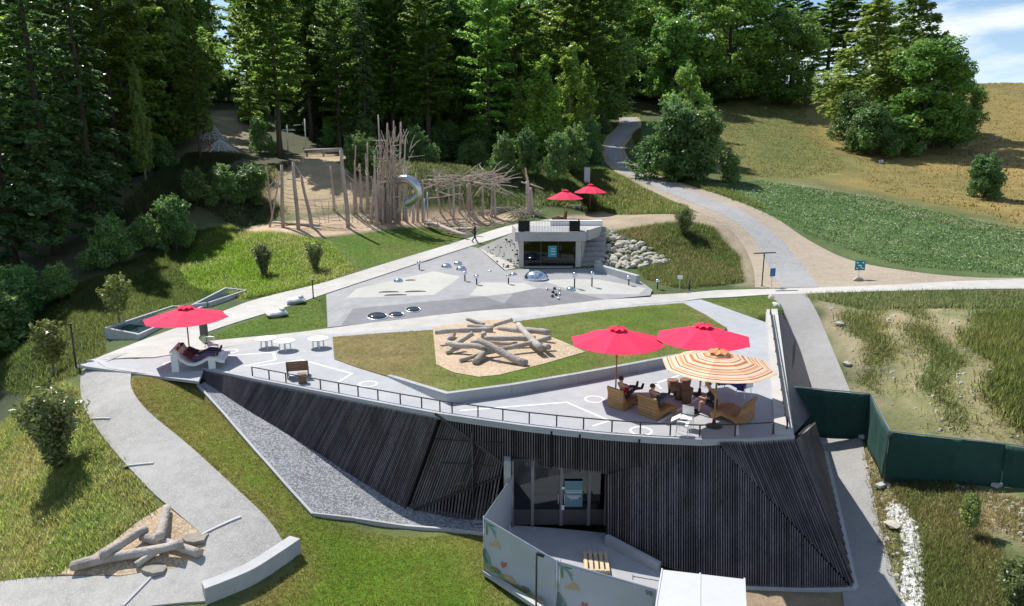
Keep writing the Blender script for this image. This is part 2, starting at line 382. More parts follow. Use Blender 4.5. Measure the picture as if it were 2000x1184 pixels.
def spline(P, n=6, closed=False):
    """smooth a run of photograph points"""
    out = []; m = len(P)
    for i in range(m if closed else m-1):
        p0, p1, p2, p3 = (P[(i-1) % m] if (closed or i > 0) else P[i]), P[i], P[(i+1) % m], (P[(i+2) % m] if (closed or i < m-2) else P[(i+1) % m])
        for k in range(n):
            t = k/n
            out.append(tuple(.5*((2*p1[j])+(-p0[j]+p2[j])*t+(2*p0[j]-5*p1[j]+4*p2[j]-p3[j])*t*t+(-p0[j]+3*p1[j]-3*p2[j]+p3[j])*t**3) for j in (0, 1)))
    if not closed: out.append(P[-1])
    return out
def gp(P): return [G(a, b) for a, b in P]
def zp(P, z=0): return [Zp(a, b, z) for a, b in P]

# roof edge of the pavilion and the outline of everything that stands on the flat terrace level
ROOF_FRONT = [(398,721),(510,744),(628,767),(750,790),(858,810),(940,822),(1020,833),(1100,842),(1180,850),(1280,857),(1370,861),(1460,859),(1550,853)]
T_PX = [(150,714),(200,704),(300,700),(420,683),(545,662),(640,654),(850,638),(1000,623),(1170,600),(1333,589),(1368,585),(1495,630),(1496,608),(1518,606)]+ROOF_FRONT[::-1]+[(388,746),(270,731)]
T_POLY = zp(T_PX)
FOOT = [Zp(388,753,-.5),Zp(590,877,-2.28),Zp(790,1003,-4.0),Zp(945,1038,-3.95),Zp(1183,1060,-3.95),Zp(1460,1147,-4.2),Zp(1667,1150,-4.25),Zp(1612,890,-2.9),Zp(1590,762,-2.1),Zp(1562,630,-.7),Zp(1518,608,0),Zp(1400,640,0),Zp(900,700,0),Zp(420,690,0)]
FOOT = [(p.x, p.y) for p in FOOT]

# zones of the open ground (photograph outlines on the ground)
def zone(P): return [(p.x, p.y) for p in gp(P)]
Z_HAY = zone([(1400,190),(1600,188),(1905,168),(2300,168),(2300,440),(2000,445),(1900,415),(1700,380),(1560,352),(1480,345),(1420,330),(1410,250)])
Z_HAYGREEN = zone([(1420,205),(1560,200),(1600,260),(1660,330),(1560,350),(1440,345),(1410,260)])
Z_CLOVER = zone([(1370,372),(1480,352),(1700,385),(2000,450),(2300,480),(2300,545),(2000,540),(1780,522),(1640,480),(1560,450)])
Z_SOIL = zone([(1690,610),(1830,600),(2000,620),(2300,620),(2300,900),(1950,880),(1800,850),(1740,790),(1690,700)])
Z_SOIL2 = zone([(1610,585),(1640,590),(1680,690),(1730,790),(1690,780),(1640,680)])
Z_SOIL3 = zone([(1690,880),(1730,930),(1850,930),(2000,980),(2000,1060),(1880,1010),(1770,980),(1790,1184),(1740,1184),(1700,1000)])
Z_BUSHY = zone([(1870,640),(2000,610),(2300,610),(2300,870),(1990,840),(1930,740)])
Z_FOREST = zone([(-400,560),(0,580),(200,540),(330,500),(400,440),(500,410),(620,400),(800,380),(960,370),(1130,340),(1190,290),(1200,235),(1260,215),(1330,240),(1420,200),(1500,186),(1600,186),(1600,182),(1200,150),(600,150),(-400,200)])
Z_SANDY = zone([(520,385),(560,330),(600,300),(680,305),(730,360),(720,400),(600,420)])
Z_CLEAR = zone([(372,302),(380,240),(440,215),(475,235),(478,300),(420,310)])
Z_PLAY = zone(spline([(485,445),(520,440),(620,425),(760,415),(860,412),(960,412),(1010,425),(960,440),(880,440),(840,444),(760,446),(700,455),(600,465),(520,468),(488,456)], 4, True))
Z_DIRT = zone([(1180,415),(1300,415),(1370,415),(1420,430),(1460,470),(1475,520),(1480,558),(1440,556),(1430,500),(1400,455),(1350,435),(1280,440),(1200,448),(1150,448),(1090,440),(1080,425)])
Z_LAWN1 = zone([(410,665),(450,640),(560,602),(632,578),(638,640),(540,652)])
Z_LAWN2 = zone([(262,738),(386,752),(500,875),(610,1006),(945,1040),(940,1110),(1010,1184),(1010,1400),(560,1400),(470,1184),(575,1110),(560,1060),(460,965),(370,885),(290,815),(256,762)])
Z_LAWN3 = zone([(640,470),(700,458),(860,445),(905,460),(870,478),(760,510),(690,530)])
Z_LAWN4 = zone([(1368,584),(1495,578),(1520,600),(1497,634)])
Z_MEADOW = zone([(-300,1200),(-300,840),(0,840),(60,770),(160,760),(215,870),(300,970),(310,1000),(110,1125),(0,1135)])
Z_MEADOW2 = zone([(385,470),(450,440),(485,455),(640,475),(690,528),(640,548),(480,585),(370,560),(350,530)])
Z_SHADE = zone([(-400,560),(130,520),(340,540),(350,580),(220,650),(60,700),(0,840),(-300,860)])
Z_BANK = zone([(1200,455),(1280,440),(1390,445),(1440,500),(1450,552),(1330,565),(1260,545),(1250,525),(1310,510)])

def zw(Z, x, y, soft):
    return np.clip(.5+dist_in(Z, x, y)/(2*soft), 0, 1)
gx, gy = GXX.ravel(), GYY.ravel(); gh = GH.ravel().copy()
n1 = wobble(gx*1.0, gy*1.0); n2 = wobble(gx*.33+5, gy*.33-3); n3 = wobble(gx*2.3+1, gy*2.3+7)
gcol = np.tile(np.array([.055, .085, .022]), (len(gx), 1))
def paint(Z, c, soft=1.2, jit=1.0, strength=1.0):
    global gcol
    w = (np.clip(zw(Z, gx+n3*jit*.6, gy+n1*jit*.8, soft), 0, 1)*strength)[:, None]
    c = np.asarray(c); gcol = gcol*(1-w)+c*w
g_mix = lambda a, b, t: np.asarray(a)*(1-t[:, None])+np.asarray(b)*t[:, None]
t1 = np.clip(.5+.7*n1+.4*n3, 0, 1); t2 = np.clip(.5+.8*n2+.4*n1, 0, 1)
gcol = g_mix((.050, .078, .022), (.085, .115, .035), t1)
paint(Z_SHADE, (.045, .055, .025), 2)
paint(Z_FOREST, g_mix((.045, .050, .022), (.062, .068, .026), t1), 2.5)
far_w = np.clip((gx-20)/60, 0, 1)*0
paint(Z_HAY, g_mix((.285, .20, .062), (.15, .14, .04), t2*.8), 4, 3)
paint(Z_HAYGREEN, g_mix((.10, .125, .03), (.175, .165, .05), t1*.8), 5, 3)
paint(Z_CLOVER, g_mix((.06, .115, .032), (.11, .16, .055), t1), 2.5, 2)
paint(zone([(1400,362),(1560,356),(1700,388),(1960,445),(2000,455),(2000,466),(1900,452),(1700,400),(1560,366)]), (.25, .22, .12), 1.5, 3, .55)
paint(Z_DIRT, (.32, .26, .185), .6, .5)
paint(Z_BANK, g_mix((.10, .095, .04), (.065, .095, .03), t1), 1, 1)
paint(Z_SOIL, g_mix((.37, .295, .175), (.20, .195, .09), np.clip(t1*.8+.5*n3-.1, 0, 1)), 1.5, 3.5, .95)
paint(Z_SOIL2, (.33, .26, .18), .8, 1, .9)
paint(Z_SOIL3, g_mix((.40, .31, .2), (.22, .19, .10), t1), .8, 1)
paint(zone([(1430,1150),(1672,1153),(1690,1320),(1430,1320)]), (.27, .20, .135), .3, .3)
paint(Z_BUSHY, (.075, .085, .03), 1.5, 2, .8)
for strip in ([(1770,600),(1790,600),(1850,720),(1900,830),(1870,840),(1800,720)], [(1700,610),(1730,605),(1740,700),(1790,840),(1740,800),(1690,690)], [(1760,960),(1850,960),(1930,1080),(1990,1184),(1800,1184)]):
    paint(zone(strip), (.085, .11, .035), .9, 3.2, .7)
paint(Z_SANDY, (.40, .31, .19), 1.5, 1)
paint(Z_CLEAR, (.42, .35, .25), 2, 1)
paint(Z_PLAY, g_mix((.46, .34, .225), (.52, .40, .28), t1), .5, .3)
dry = np.clip(.35+.6*n2+.5*n1+.25*n3, 0, 1)
lawn = lambda g, b, k: g_mix(g, b, np.clip(dry*k, 0, 1))
paint(Z_LAWN1, lawn((.070, .135, .010), (.12, .13, .025), .6), .35, .2)
edge2 = np.clip(1-dist_in(Z_LAWN2, gx, gy)/1.3, 0, 1)
paint(Z_LAWN2, g_mix((.082, .168, .006), (.23, .17, .06), np.clip(dry*.55+edge2*.55-.1, 0, 1)), .35, .2)
paint(Z_LAWN3, lawn((.075, .145, .012), (.16, .145, .04), .7), .5, .4)
paint(Z_LAWN4, lawn((.075, .135, .018), (.13, .135, .03), .6), .4, .3)
paint(Z_MEADOW, g_mix((.105, .165, .028), (.20, .18, .065), t1), .8, .8)
paint(Z_MEADOW2, g_mix((.095, .17, .022), (.18, .19, .06), t1), 1.0, .8)
# worn edges along the left gravel way
ter_low = np.where(inside(T_POLY, gx, gy), np.minimum(gh, -.05), gh)
ter_low = np.where(dist_in(T_POLY, gx, gy) > .6, np.minimum(ter_low, -.7), ter_low)
fd = dist_in(FOOT, gx, gy)
ter_low = np.where(fd > .25, np.minimum(ter_low-.1, -4.5+np.clip((gy-30)*.4, 0, 3)), ter_low)
off_paved = np.ones(len(gx))

GROUND_PARTS = []            # (verts, tris) for the sight-line and plumb-line look-ups
def keep(me):
    GROUND_PARTS.append(([tuple(v.co) for v in me.vertices], [tuple(p.vertices) for p in me.polygons]))
def sheet(name, poly, mt, off=.03, res=.5, zf=None, skirt=.15, kind='structure', keepit=True, lower=True):
    """a draped sheet: outline in east/north metres"""
    poly = [(p[0], p[1]) for p in poly]
    B = []
    for i in range(len(poly)):
        a, b = Vector(poly[i]), Vector(poly[(i+1) % len(poly)]); k = max(1, int((b-a).length/res))
        B += [a.lerp(b, t/k) for t in range(k)]
    xs = [p[0] for p in poly]; ys = [p[1] for p in poly]
    qx, qy = np.meshgrid(np.arange(min(xs), max(xs), res), np.arange(min(ys), max(ys), res*1.0)); qx = qx.ravel(); qy = qy.ravel()
    ok = dist_in(poly, qx, qy) > res*.4
    nb = len(B)
    V = B+[Vector((a, b)) for a, b in zip(qx[ok], qy[ok])]
    r = delaunay_2d_cdt(V, [(i, (i+1) % nb) for i in range(nb)], [], 1, 1e-5)
    vx = np.array([v.x for v in r[0]]); vy = np.array([v.y for v in r[0]])
    zz = (H(vx, vy) if zf is None else zf(vx, vy))+off
    verts = [(a, b, c) for a, b, c in zip(vx, vy, zz)]; faces = [tuple(f) for f in r[2]]
    fx = []
    for f in faces:
        a, b, c = (verts[i] for i in f[:3])
        s = (b[0]-a[0])*(c[1]-a[1])-(c[0]-a[0])*(b[1]-a[1])
        fx.append(f if s > 0 else f[::-1])
    faces = fx
    if skirt:
        cnt = {}
        for f in faces:
            for i in range(len(f)): e = (f[i], f[(i+1) % len(f)]); cnt[e] = 1
        rim = [e for e in cnt if (e[1], e[0]) not in cnt]; low = {}
        for e in rim:
            for i in e:
                if i not in low: low[i] = len(verts); verts.append((verts[i][0], verts[i][1], verts[i][2]-skirt))
        faces += [(e[1], e[0], low[e[0]], low[e[1]]) for e in rim]
    me = bpy.data.meshes.new(name); me.from_pydata(verts, [], faces); me.materials.append(mt); me.update()
    o = add_mesh(name, me); tag(o, kind=kind)
    if keepit: keep(me)
    if lower:
        global ter_low
        d = dist_in(poly, gx, gy); ter_low = np.where(d > .02, np.minimum(ter_low, gh-.03-np.clip(d, 0, .5)*.12), ter_low)
    return o

# ---- paved and loose surfaces
PATH_L = spline([(250,690),(190,700),(168,712),(157,745),(166,800),(215,872),(290,955),(330,990)], 5)
left_way = PATH_L+[(392,1043),(402,1078),(345,1112),(235,1128),(110,1128),(0,1138),(-250,1165),(-250,1290),(200,1290),(262,1190),(398,1176)]+spline([(398,1176),(475,1148),(545,1105),(580,1072)], 4)[1:]+spline([(556,1064),(520,1012),(450,945),(370,872),(290,805),(258,762),(256,733)], 5)+[(256,728),(200,712)]
P_GRAVEL = [(p.x, p.y) for p in gp(left_way)]
sheet('gravel_path', P_GRAVEL, MT['gravel'], .035, .6)
west_way = spline([(190,700),(290,661),(440,607),(485,590),(560,570),(638,551),(760,513),(880,477),(960,451),(1012,437),(1080,428)], 4)+[(1092,438),(1012,452)]+spline([(1012,452),(920,481),(830,510),(737,541),(640,573),(560,600),(450,634),(400,652),(388,662),(400,672)], 4)+[(415,681),(300,699),(205,703)]
P_WEST = [(p.x, p.y) for p in gp(west_way)]
sheet('diagonal_path', P_WEST, MT['path'], .032, .8)
mid_way = [(402,668),(540,655),(638,643),(760,628),(850,617),(1060,600),(1182,586),(1270,577),(1400,568),(1600,562.5),(1800,554),(2000,546),(2300,536),(2300,556),(2000,565),(1800,568),(1600,574),(1500,576.5),(1368,584),(1335,589),(1250,595),(1170,603),(1000,626),(850,641),(640,657.5),(545,664),(416,683)]
P_MID = [(p.x, p.y) for p in gp(mid_way)]
sheet('concrete_path', P_MID, MT['path'], .040, .8)
road_px = spline([(1600,562),(1520,500),(1460,450),(1380,405),(1300,375),(1250,352),(1215,335),(1190,310),(1180,290),(1195,262),(1222,240),(1218,226)], 4)+spline([(1243,226),(1240,245),(1215,270),(1212,295),(1228,325),(1262,346),(1320,368),(1400,397),(1480,425),(1560,490),(1598,545),(1605,562)], 4)
road_px = [p for p in road_px]
L_e = spline([(1524,562),(1500,520),(1470,465),(1420,425),(1340,392),(1275,365),(1230,345),(1200,322),(1184,300),(1190,270),(1212,248),(1216,230)], 5)
R_e = spline([(1240,230),(1242,246),(1222,268),(1212,290),(1222,318),(1252,340),(1310,362),(1400,392),(1470,425),(1530,475),(1578,530),(1598,562)], 5)
P_ROAD = [(p.x, p.y) for p in gp(L_e+R_e)]
sheet('road', P_ROAD, MT['road'], .05, 1.2)
sh_l = spline([(1475,562),(1470,520),(1445,470),(1400,432),(1335,402),(1270,372),(1222,350),(1190,325),(1172,300),(1182,270),(1205,248),(1210,229)], 5)
sh_r = spline([(1248,228),(1252,248),(1232,270),(1220,290),(1232,314),(1265,336),(1330,356),(1420,386),(1510,424),(1580,470),(1660,508),(1760,528),(1880,541),(2000,543),(2300,534)], 5)
P_SHOULDER = [(p.x, p.y) for p in gp(sh_l+sh_r+[(2300,540),(2000,550),(1800,557),(1600,565)])]
sheet('dirt_track', P_SHOULDER, MT['dirt'], .02, 1.2)
lane_px = [(1502,577),(1575,575)]+spline([(1575,575),(1600,620),(1625,680),(1650,740),(1668,790),(1692,900),(1712,1000),(1738,1100),(1770,1200),(1800,1300)], 4)+[(1660,1300),(1650,1200)]+spline([(1645,1150),(1620,1020),(1596,890),(1575,760),(1556,680),(1545,640),(1526,596)], 4)
P_LANE = [(p.x, p.y) for p in gp(lane_px)]
sheet('access_lane', P_LANE, MT['asphalt'], .035, .6)
# stone strip beside the black wall
strip_px = [(388,755),(440,812),(500,882),(560,950),(612,1004),(690,1012),(790,1028),(870,1034),(945,1043),(950,1010),(800,985),(715,930),(615,866),(515,800),(402,744)]
P_STRIP = [(p.x, p.y) for p in gp(strip_px)]
sheet('stone_strip', P_STRIP, MT['strip'], .03, .5)
def kerb(name, P, w, h, mt, label, off=.0):
    b = MB(); Q = gp(P)
    for a, c in zip(Q[:-1], Q[1:]):
        k = max(1, int((c-a).length/1.0))
        for i in range(k):
            p, q = a.lerp(c, i/k), a.lerp(c, (i+1)/k)
            p.z = float(H(p.x, p.y))+off; q.z = float(H(q.x, q.y))+off
            b.beam(p, q, w, h)
    o = b.build(name, mt); return tag(o, kind='structure')
kerb('edging_strip', [(386,755),(440,814),(500,884),(560,952),(610,1007),(690,1016),(790,1031),(870,1037),(946,1046)], .10, .22, MT['concrete'], '')
kerb('edging_strip', [(1612,885),(1640,1010),(1671,1152),(1560,1153),(1440,1149)], .16, .2, MT['concrete'], '')
kerb('channel_strip', [(150,713),(215,721),(270,729),(330,738),(388,746)], .28, .18, MT['concrete'], '', .0)
# front forecourt
fore_px = [(998,1028),(1184,1044),(1190,1064),(1290,1118),(1290,1300),(1068,1300),(1068,1199),(1010,1158),(950,1117),(949,1060),(949,1030)]
P_FORE = [(p.x, p.y) for p in gp(fore_px)]
sheet('forecourt', P_FORE, MT['terrace'], .05, .6)
# wood-chip bed in the meadow
P_BED = [(p.x, p.y) for p in gp([(322,987),(392,1043),(402,1078),(345,1112),(235,1126),(112,1124),(160,1098),(220,1060),(270,1020)])]
sheet('wood_chip_bed', P_BED, MT['mulch'], .028, .5)
# small dark play yard with facets
YV = dict(O1=(637,575,.25),O2=(640,640,.06),c=(665,637,.07),O3=(850,617,.07),O4=(1060,600,.09),O5=(1182,585,.16),O6=(1270,577,.22),O7=(1274,566,.28),O8=(1250,549,.42),O9=(1167,523,.75),O10=(1128,525,.78),O11=(1013,526,.8),O12=(985,529,.76),O13=(934,484,1.55),O14=(920,482,1.62),O15=(830,511,.92),O16=(737,542,.5),
 d=(690,603,.42),e=(945,579,.52),f=(985,593,.34),g=(1003,572,.55),h=(1050,563,.58),i=(1115,567,.46),
 w1=(677,582,.42),w2=(696,564,.5),w3=(847,530,.78),w4=(899,540,.74),w5=(886,551,.68),w6=(847,576,.52),
 v1=(917,577,.54),v2=(940,551,.66),v3=(1026,553,.64),v4=(1042,561,.6),
 u1=(1056,547,.66),u2=(1127,545,.62),u3=(1169,546,.55),u4=(1262,563,.29),u5=(1247,575,.24),u6=(1133,574,.36))
YF = dict(yard_white=[('w1','w2','w3','w4','w5','w6'),('v1','v2','v3','v4','h','g','e'),('u1','u2','u3','u4','u5','u6','i')],
 yard_dark=[('c','d','e','f','O4','O3'),('f','g','h','i','u6','O5','O4')], yard_mid=[])
yn = list(YV); yw = [Zp(*YV[k]) for k in yn]
yo = [k for k in ('O1','O2','c','O3','O4','O5','O6','O7','O8','O9','O10','O11','O12','O13','O14','O15','O16')]
ye = set()
for i in range(len(yo)): ye.add((yn.index(yo[i]), yn.index(yo[(i+1) % len(yo)])))
for L_ in YF.values():
    for f in L_:
        for i in range(len(f)): ye.add((yn.index(f[i]), yn.index(f[(i+1) % len(f)])))
outer = [yn.index(k) for k in yo]
r = delaunay_2d_cdt([Vector((p.x, p.y)) for p in yw], list(ye), [], 1, 1e-4)
P_YARD = [(yw[i].x, yw[i].y) for i in outer]
yz_tps = tps_fit(np.array([tuple(p) for p in yw]), 1e-6)
yv = []
for k, v in enumerate(r[0]):
    og = r[3][k]; yv.append((v.x, v.y, yw[og[0]].z if og else float(yz_tps(np.array([v.x]), np.array([v.y]))[0])))
yfc, ymi = [], []
for f in r[2]:
    cx = sum(yv[i][0] for i in f)/len(f); cy = sum(yv[i][1] for i in f)/len(f)
    if not inside(P_YARD, np.array([cx]), np.array([cy]))[0]: continue
    k = 0
    for mi, nm in ((1, 'yard_white'), (2, 'yard_dark')):
        for q in YF[nm]:
            if inside([yw[yn.index(s)] for s in q], np.array([cx]), np.array([cy]))[0]: k = mi
    a, b, c = (yv[i] for i in f[:3])
    if (b[0]-a[0])*(c[1]-a[1])-(c[0]-a[0])*(b[1]-a[1]) < 0: f = f[::-1]
    yfc.append(tuple(f)); ymi.append(k)
me = bpy.data.meshes.new('play_yard'); me.from_pydata(yv, [], yfc)
for k in ('yard_mid', 'yard_white', 'yard_dark'): me.materials.append(MT[k])
me.polygons.foreach_set('material_index', ymi); me.update(); keep(me)
tag(add_mesh('play_yard_paving', me), kind='structure')
dY = dist_in(P_YARD, gx, gy); ter_low = np.where(dY > 0, np.minimum(ter_low, gh-.1-np.clip(dY, 0, 1)*.5), ter_low)

# ---- terrace slab (flat) and the raised lawn held by a low wall
sheet('terrace_paving', T_POLY, MT['terrace'], .02, 1.4, zf=lambda x, y: x*0, skirt=.12, lower=False)
LAWN_PX = [(650,658),(651,680),(653,701),(700,718),(757,734),(872,769),(1000,752),(1130,730),(1230,712),(1328,694),(1375,665),(1420,641),(1380,616),(1335,592),(1250,598),(1170,606),(1000,629),(850,644)]
LZ = [.05,.05,.05,.05,.08,.42,.44,.45,.45,.45,.3,.12,.08,.06,.06,.06,.06,.06]
lw = [Zp(a, b, z) for (a, b), z in zip(LAWN_PX, LZ)]
lz = tps_fit(np.array([tuple(p) for p in lw]+[tuple(Zp(760,665,.12)), tuple(Zp(950,690,.3)), tuple(Zp(1200,650,.3))]), .0005)
P_LAWN = [(p.x, p.y) for p in lw]
LAWN_O = sheet('raised_lawn', P_LAWN, None, .0, .42, zf=lambda x, y: np.maximum(lz(x, y), .035), skirt=.3, lower=False)
me = LAWN_O.data
lx = np.array([v.co.x for v in me.vertices]); ly = np.array([v.co.y for v in me.vertices])
ld = np.clip(.35+.6*wobble(lx*.6+3, ly*.6)+.4*wobble(lx*1.7, ly*1.7+4), 0, 1)
left_w = np.clip((-1.5-lx)/3.5, 0, 1)
le = np.clip(1-dist_in(P_LAWN, lx, ly)/.8, 0, 1)
lc = np.array((.084, .140, .010))*(1-np.clip(ld*.55+left_w*.75+le*.2, 0, 1))[:, None]+np.array((.205, .155, .065))*np.clip(ld*.55+left_w*.75+le*.2, 0, 1)[:, None]
ca = me.color_attributes.new('tint', 'FLOAT_COLOR', 'POINT'); ca.data.foreach_set('color', np.c_[lc, np.ones(len(lc))].ravel())
MT['ground'] = mat('ground_cover', (.78, .78, .78), .95, .3, 2.6, .05, 9, col2=(1.28, 1.28, 1.25), attr='tint')
MT['lawn'] = mat('mown_grass', (.72, .74, .7), .95, .3, 5.5, .05, 16, col2=(1.28, 1.3, 1.2), attr='tint')
me.materials.clear(); me.materials.append(MT['lawn'])
PIT_PX = [(845,640),(850,690),(852,712),(885,728),(935,737),(975,733),(1060,712),(1143,688),(1100,668),(1040,645),(985,624),(930,628)]
def ZL(px, py):
    p = Zp(px, py, .2)
    for _ in range(8): p = Zp(px, py, float(max(lz(np.array([p.x]), np.array([p.y]))[0], .035)))
    return p
P_PIT = [(p.x, p.y) for p in (ZL(a, b) for a, b in PIT_PX)]
sheet('wood_chip_pit', P_PIT, MT['mulch'], .025, .5, zf=lambda x, y: np.maximum(lz(x, y), .035), skirt=.1, lower=False)

# the open ground itself
n = len(GX); m = len(GY)
V = np.c_[gx, gy, ter_low]
gi = np.arange(n*m).reshape(m, n)
F = np.stack([gi[:-1, :-1], gi[:-1, 1:], gi[1:, 1:], gi[1:, :-1]], -1).reshape(-1, 4)
def np_mesh(name, V, F, cols=None, mats=(), smooth=False):
    me = bpy.data.meshes.new(name); k = F.shape[1]
    me.vertices.add(len(V)); me.vertices.foreach_set('co', np.ascontiguousarray(V, dtype=np.float32).ravel())
    me.loops.add(F.size); me.loops.foreach_set('vertex_index', np.ascontiguousarray(F, dtype=np.int32).ravel())
    me.polygons.add(len(F)); me.polygons.foreach_set('loop_start', np.arange(0, F.size, k, dtype=np.int32))
    me.update(calc_edges=True)
    if smooth: me.polygons.foreach_set('use_smooth', np.ones(len(F), bool))
    if cols is not None:
        ca = me.color_attributes.new('tint', 'FLOAT_COLOR', 'POINT'); ca.data.foreach_set('color', np.c_[cols, np.ones(len(cols))].astype(np.float32).ravel())
    for q in mats: me.materials.append(q)
    return me
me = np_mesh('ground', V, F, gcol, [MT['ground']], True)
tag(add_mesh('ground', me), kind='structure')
GROUND_PARTS.append((V.tolist(), F.tolist()))
av, af = [], []
for v_, f_ in GROUND_PARTS:
    k = len(av); av += v_; af += [tuple(i+k for i in f) for f in f_]
BVH = BVHTree.FromPolygons(av, af)
def S(px, py):
    """where a sight line meets the ground or paving"""
    d = Vector(ray(px, py)).normalized(); h = BVH.ray_cast(Vector((0, 0, CAMZ)), d, 600)
    return h[0] if h[0] is not None else G(px, py)
def drop(x, y, z0=60):
    h = BVH.ray_cast(Vector((x, y, z0)), Vector((0, 0, -1)), 200)
    return h[0].z if h[0] is not None else float(H(x, y))
# ------------------------------------------------------------------ the black pavilion
PAV = thing('pavilion_building', 'low angular pavilion clad in black upright wooden slats under a pale walk-on roof', 'building', Zp(1100, 845, 0))
TOP = -.03
def on_top(px):
    for (x1, y1), (x2, y2) in zip(ROOF_FRONT[:-1], ROOF_FRONT[1:]):
        if x1 <= px <= x2: return Zp(px, y1+(y2-y1)*(px-x1)/(x2-x1)+2, TOP)
def lerp_line(P, px):
    for (x1, y1), (x2, y2) in zip(P[:-1], P[1:]):
        if x1 <= px <= x2: return y1+(y2-y1)*(px-x1)/(x2-x1)
    return P[-1][1] if px > P[-1][0] else P[0][1]
SLATS = []      # (bottom, top, width, depth, outward)
def out_of(a, b, c):
    n = (b-a).cross(c-a).normalized()
    return n if n.y < 0 else -n
def ruled(t0, t1, b0, b1, n, w, d, name, back=.13):
    """slats ruled between a top line and a bottom line, with a dark wall behind"""
    t = [t0(k/n) for k in range(n+1)]; b = [b0(k/n) for k in range(n+1)]
    nn = out_of(t[0], t[-1], b[-1])
    for k in range(n):
        s = (k+.5)/n
        SLATS.append((b0(s), t0(s), w*R.uniform(.9, 1.1), d, nn))
    return nn
line = lambda a, b: (lambda t: a.lerp(b, t))
# corner points
TLA, TRA = on_top(400), on_top(858)
BLA, BRA = Zp(389, 752, -.52), Zp(790, 1002, -4.0)
pA = lambda t: on_top(400+(858-400)*t)
# planes for the lintel and the big right-hand face
def lint_bot(px):
    y = lerp_line([(862, 813), (985, 906), (1190, 926), (1300, 900), (1404, 868)], px)
    return Yp(px, y, on_top(min(px, 1404)).y-.02)
W1, W2, W3 = Yp(1185, 926, on_top(1185).y-.1), Zp(1183, 1058, -3.93), Zp(1460, 1146, -4.16)
W4 = Zp(1662, 1149, -4.22)
EDGE0 = Zp(1404, 870, TOP-.1)
wall_parts = []
def wall(name, pts, shift, mt='slat_back'):
    b = MB(); n = out_of(pts[0], pts[1], pts[2]); th = .16
    f = [p+n*shift for p in pts]; k = [p+n*(shift-th) for p in pts]; m = len(pts)
    b.add(f+k, [tuple(range(m)), tuple(range(2*m-1, m-1, -1))]+[(i, i+m, (i+1) % m+m, (i+1) % m) for i in range(m)])
    return b.build(name, MT[mt], PAV)
nA = ruled(pA, None, line(BLA, BRA), None, 150, .042, .06, 'a')
# left face
b = MB()
K = 10
for k in range(K):
    q = [pA(k/K), pA((k+1)/K), line(BLA, BRA)((k+1)/K), line(BLA, BRA)(k/K)]
    b.add([p-nA*.13 for p in q], [(0, 1, 2, 3)]); b.add([p-nA*.3 for p in q], [(3, 2, 1, 0)])
b.build('wall', MT['slat_back'], PAV)
# lintel slats, upright
K = 112
for k in range(K):
    px = 864+(1402-864)*(k+.5)/K
    SLATS.append((lint_bot(px), on_top(px), .040, .06, Vector((0, -1, 0))))
b = MB()
for k in range(20):
    x0, x1 = 864+(1402-864)*k/20, 864+(1402-864)*(k+1)/20
    q = [on_top(x0), on_top(x1), lint_bot(x1), lint_bot(x0)]
    b.add([p+Vector((0, .12, 0)) for p in q], [(0, 1, 2, 3)]); b.add([p+Vector((0, .4, 0)) for p in q], [(3, 2, 1, 0)])
    b.add([q[2]+Vector((0, .12, 0)), q[3]+Vector((0, .12, 0)), q[3]+Vector((0, .4, 0)), q[2]+Vector((0, .4, 0))], [(0, 1, 2, 3)])
b.build('fascia', MT['slat_back'], PAV)
for px in (1077, 1132, 1248):
    bb = MB(); bb.beam(lint_bot(px)+Vector((0, -.05, 0)), on_top(px)+Vector((0, -.05, .0)), .05, .06, (1, 0, 0)); bb.build('fascia_joint', MT['slat_back'], PAV)
# recessed left bay, two sheets of slats meeting in a fold
RB = .35
bayT = [Yp(864, 816, on_top(864).y+RB), Yp(983, 907, on_top(985).y+RB)]
bayM = [Yp(796, 1000, 24.55), Yp(980, 928, on_top(985).y+RB*.6)]
bayB = [Yp(800, 1004, 24.5), Yp(962, 1034, 23.55)]
nB = ruled(line(*bayT), None, line(bayM[0], bayM[1]), None, 30, .062, .06, 'b')
ruled(line(*bayM), None, line(*bayB), None, 27, .06, .06, 'c')
def bar(name, a, c, w, d, mt='black_metal'):
    bb = MB(); bb.beam(a, c, w, d, (0, -1, 0)); return bb.build(name, MT[mt], PAV)
bar('fold_bar', bayM[0]+Vector((0, -.06, 0)), bayM[1]+Vector((0, -.06, 0)), .07, .07)
bar('edge_bar', Yp(850, 808, 24.62), Yp(987, 908, on_top(985).y-.06), .09, .09)
for a, c in (((838, 857), (985, 867)), ((830, 902), (965, 910))):
    bar('cross_bar', Yp(*a, 24.9), Yp(*c, 23.55), .035, .035, 'black_metal')
back = MB(); p = [Yp(780, 800, 26.3), Yp(1010, 800, 25.6), Yp(1010, 1040, 25.6), Yp(770, 1010, 26.3)]
back.add(p, [(0, 1, 2, 3)]); back.build('wall', MT['slat_back'], PAV)
for a, c in (((842, 868), (965, 897)), ((838, 935), (905, 990))):
    m = MB(); m.add([Yp(a[0], a[1], 25.3), Yp(c[0], a[1]+6, 24.8), Yp(c[0], c[1]+4, 24.8), Yp(a[0]-10, c[1], 25.3)], [(0, 1, 2, 3)])
    w_ = m.build('window', MT['glass'], PAV)
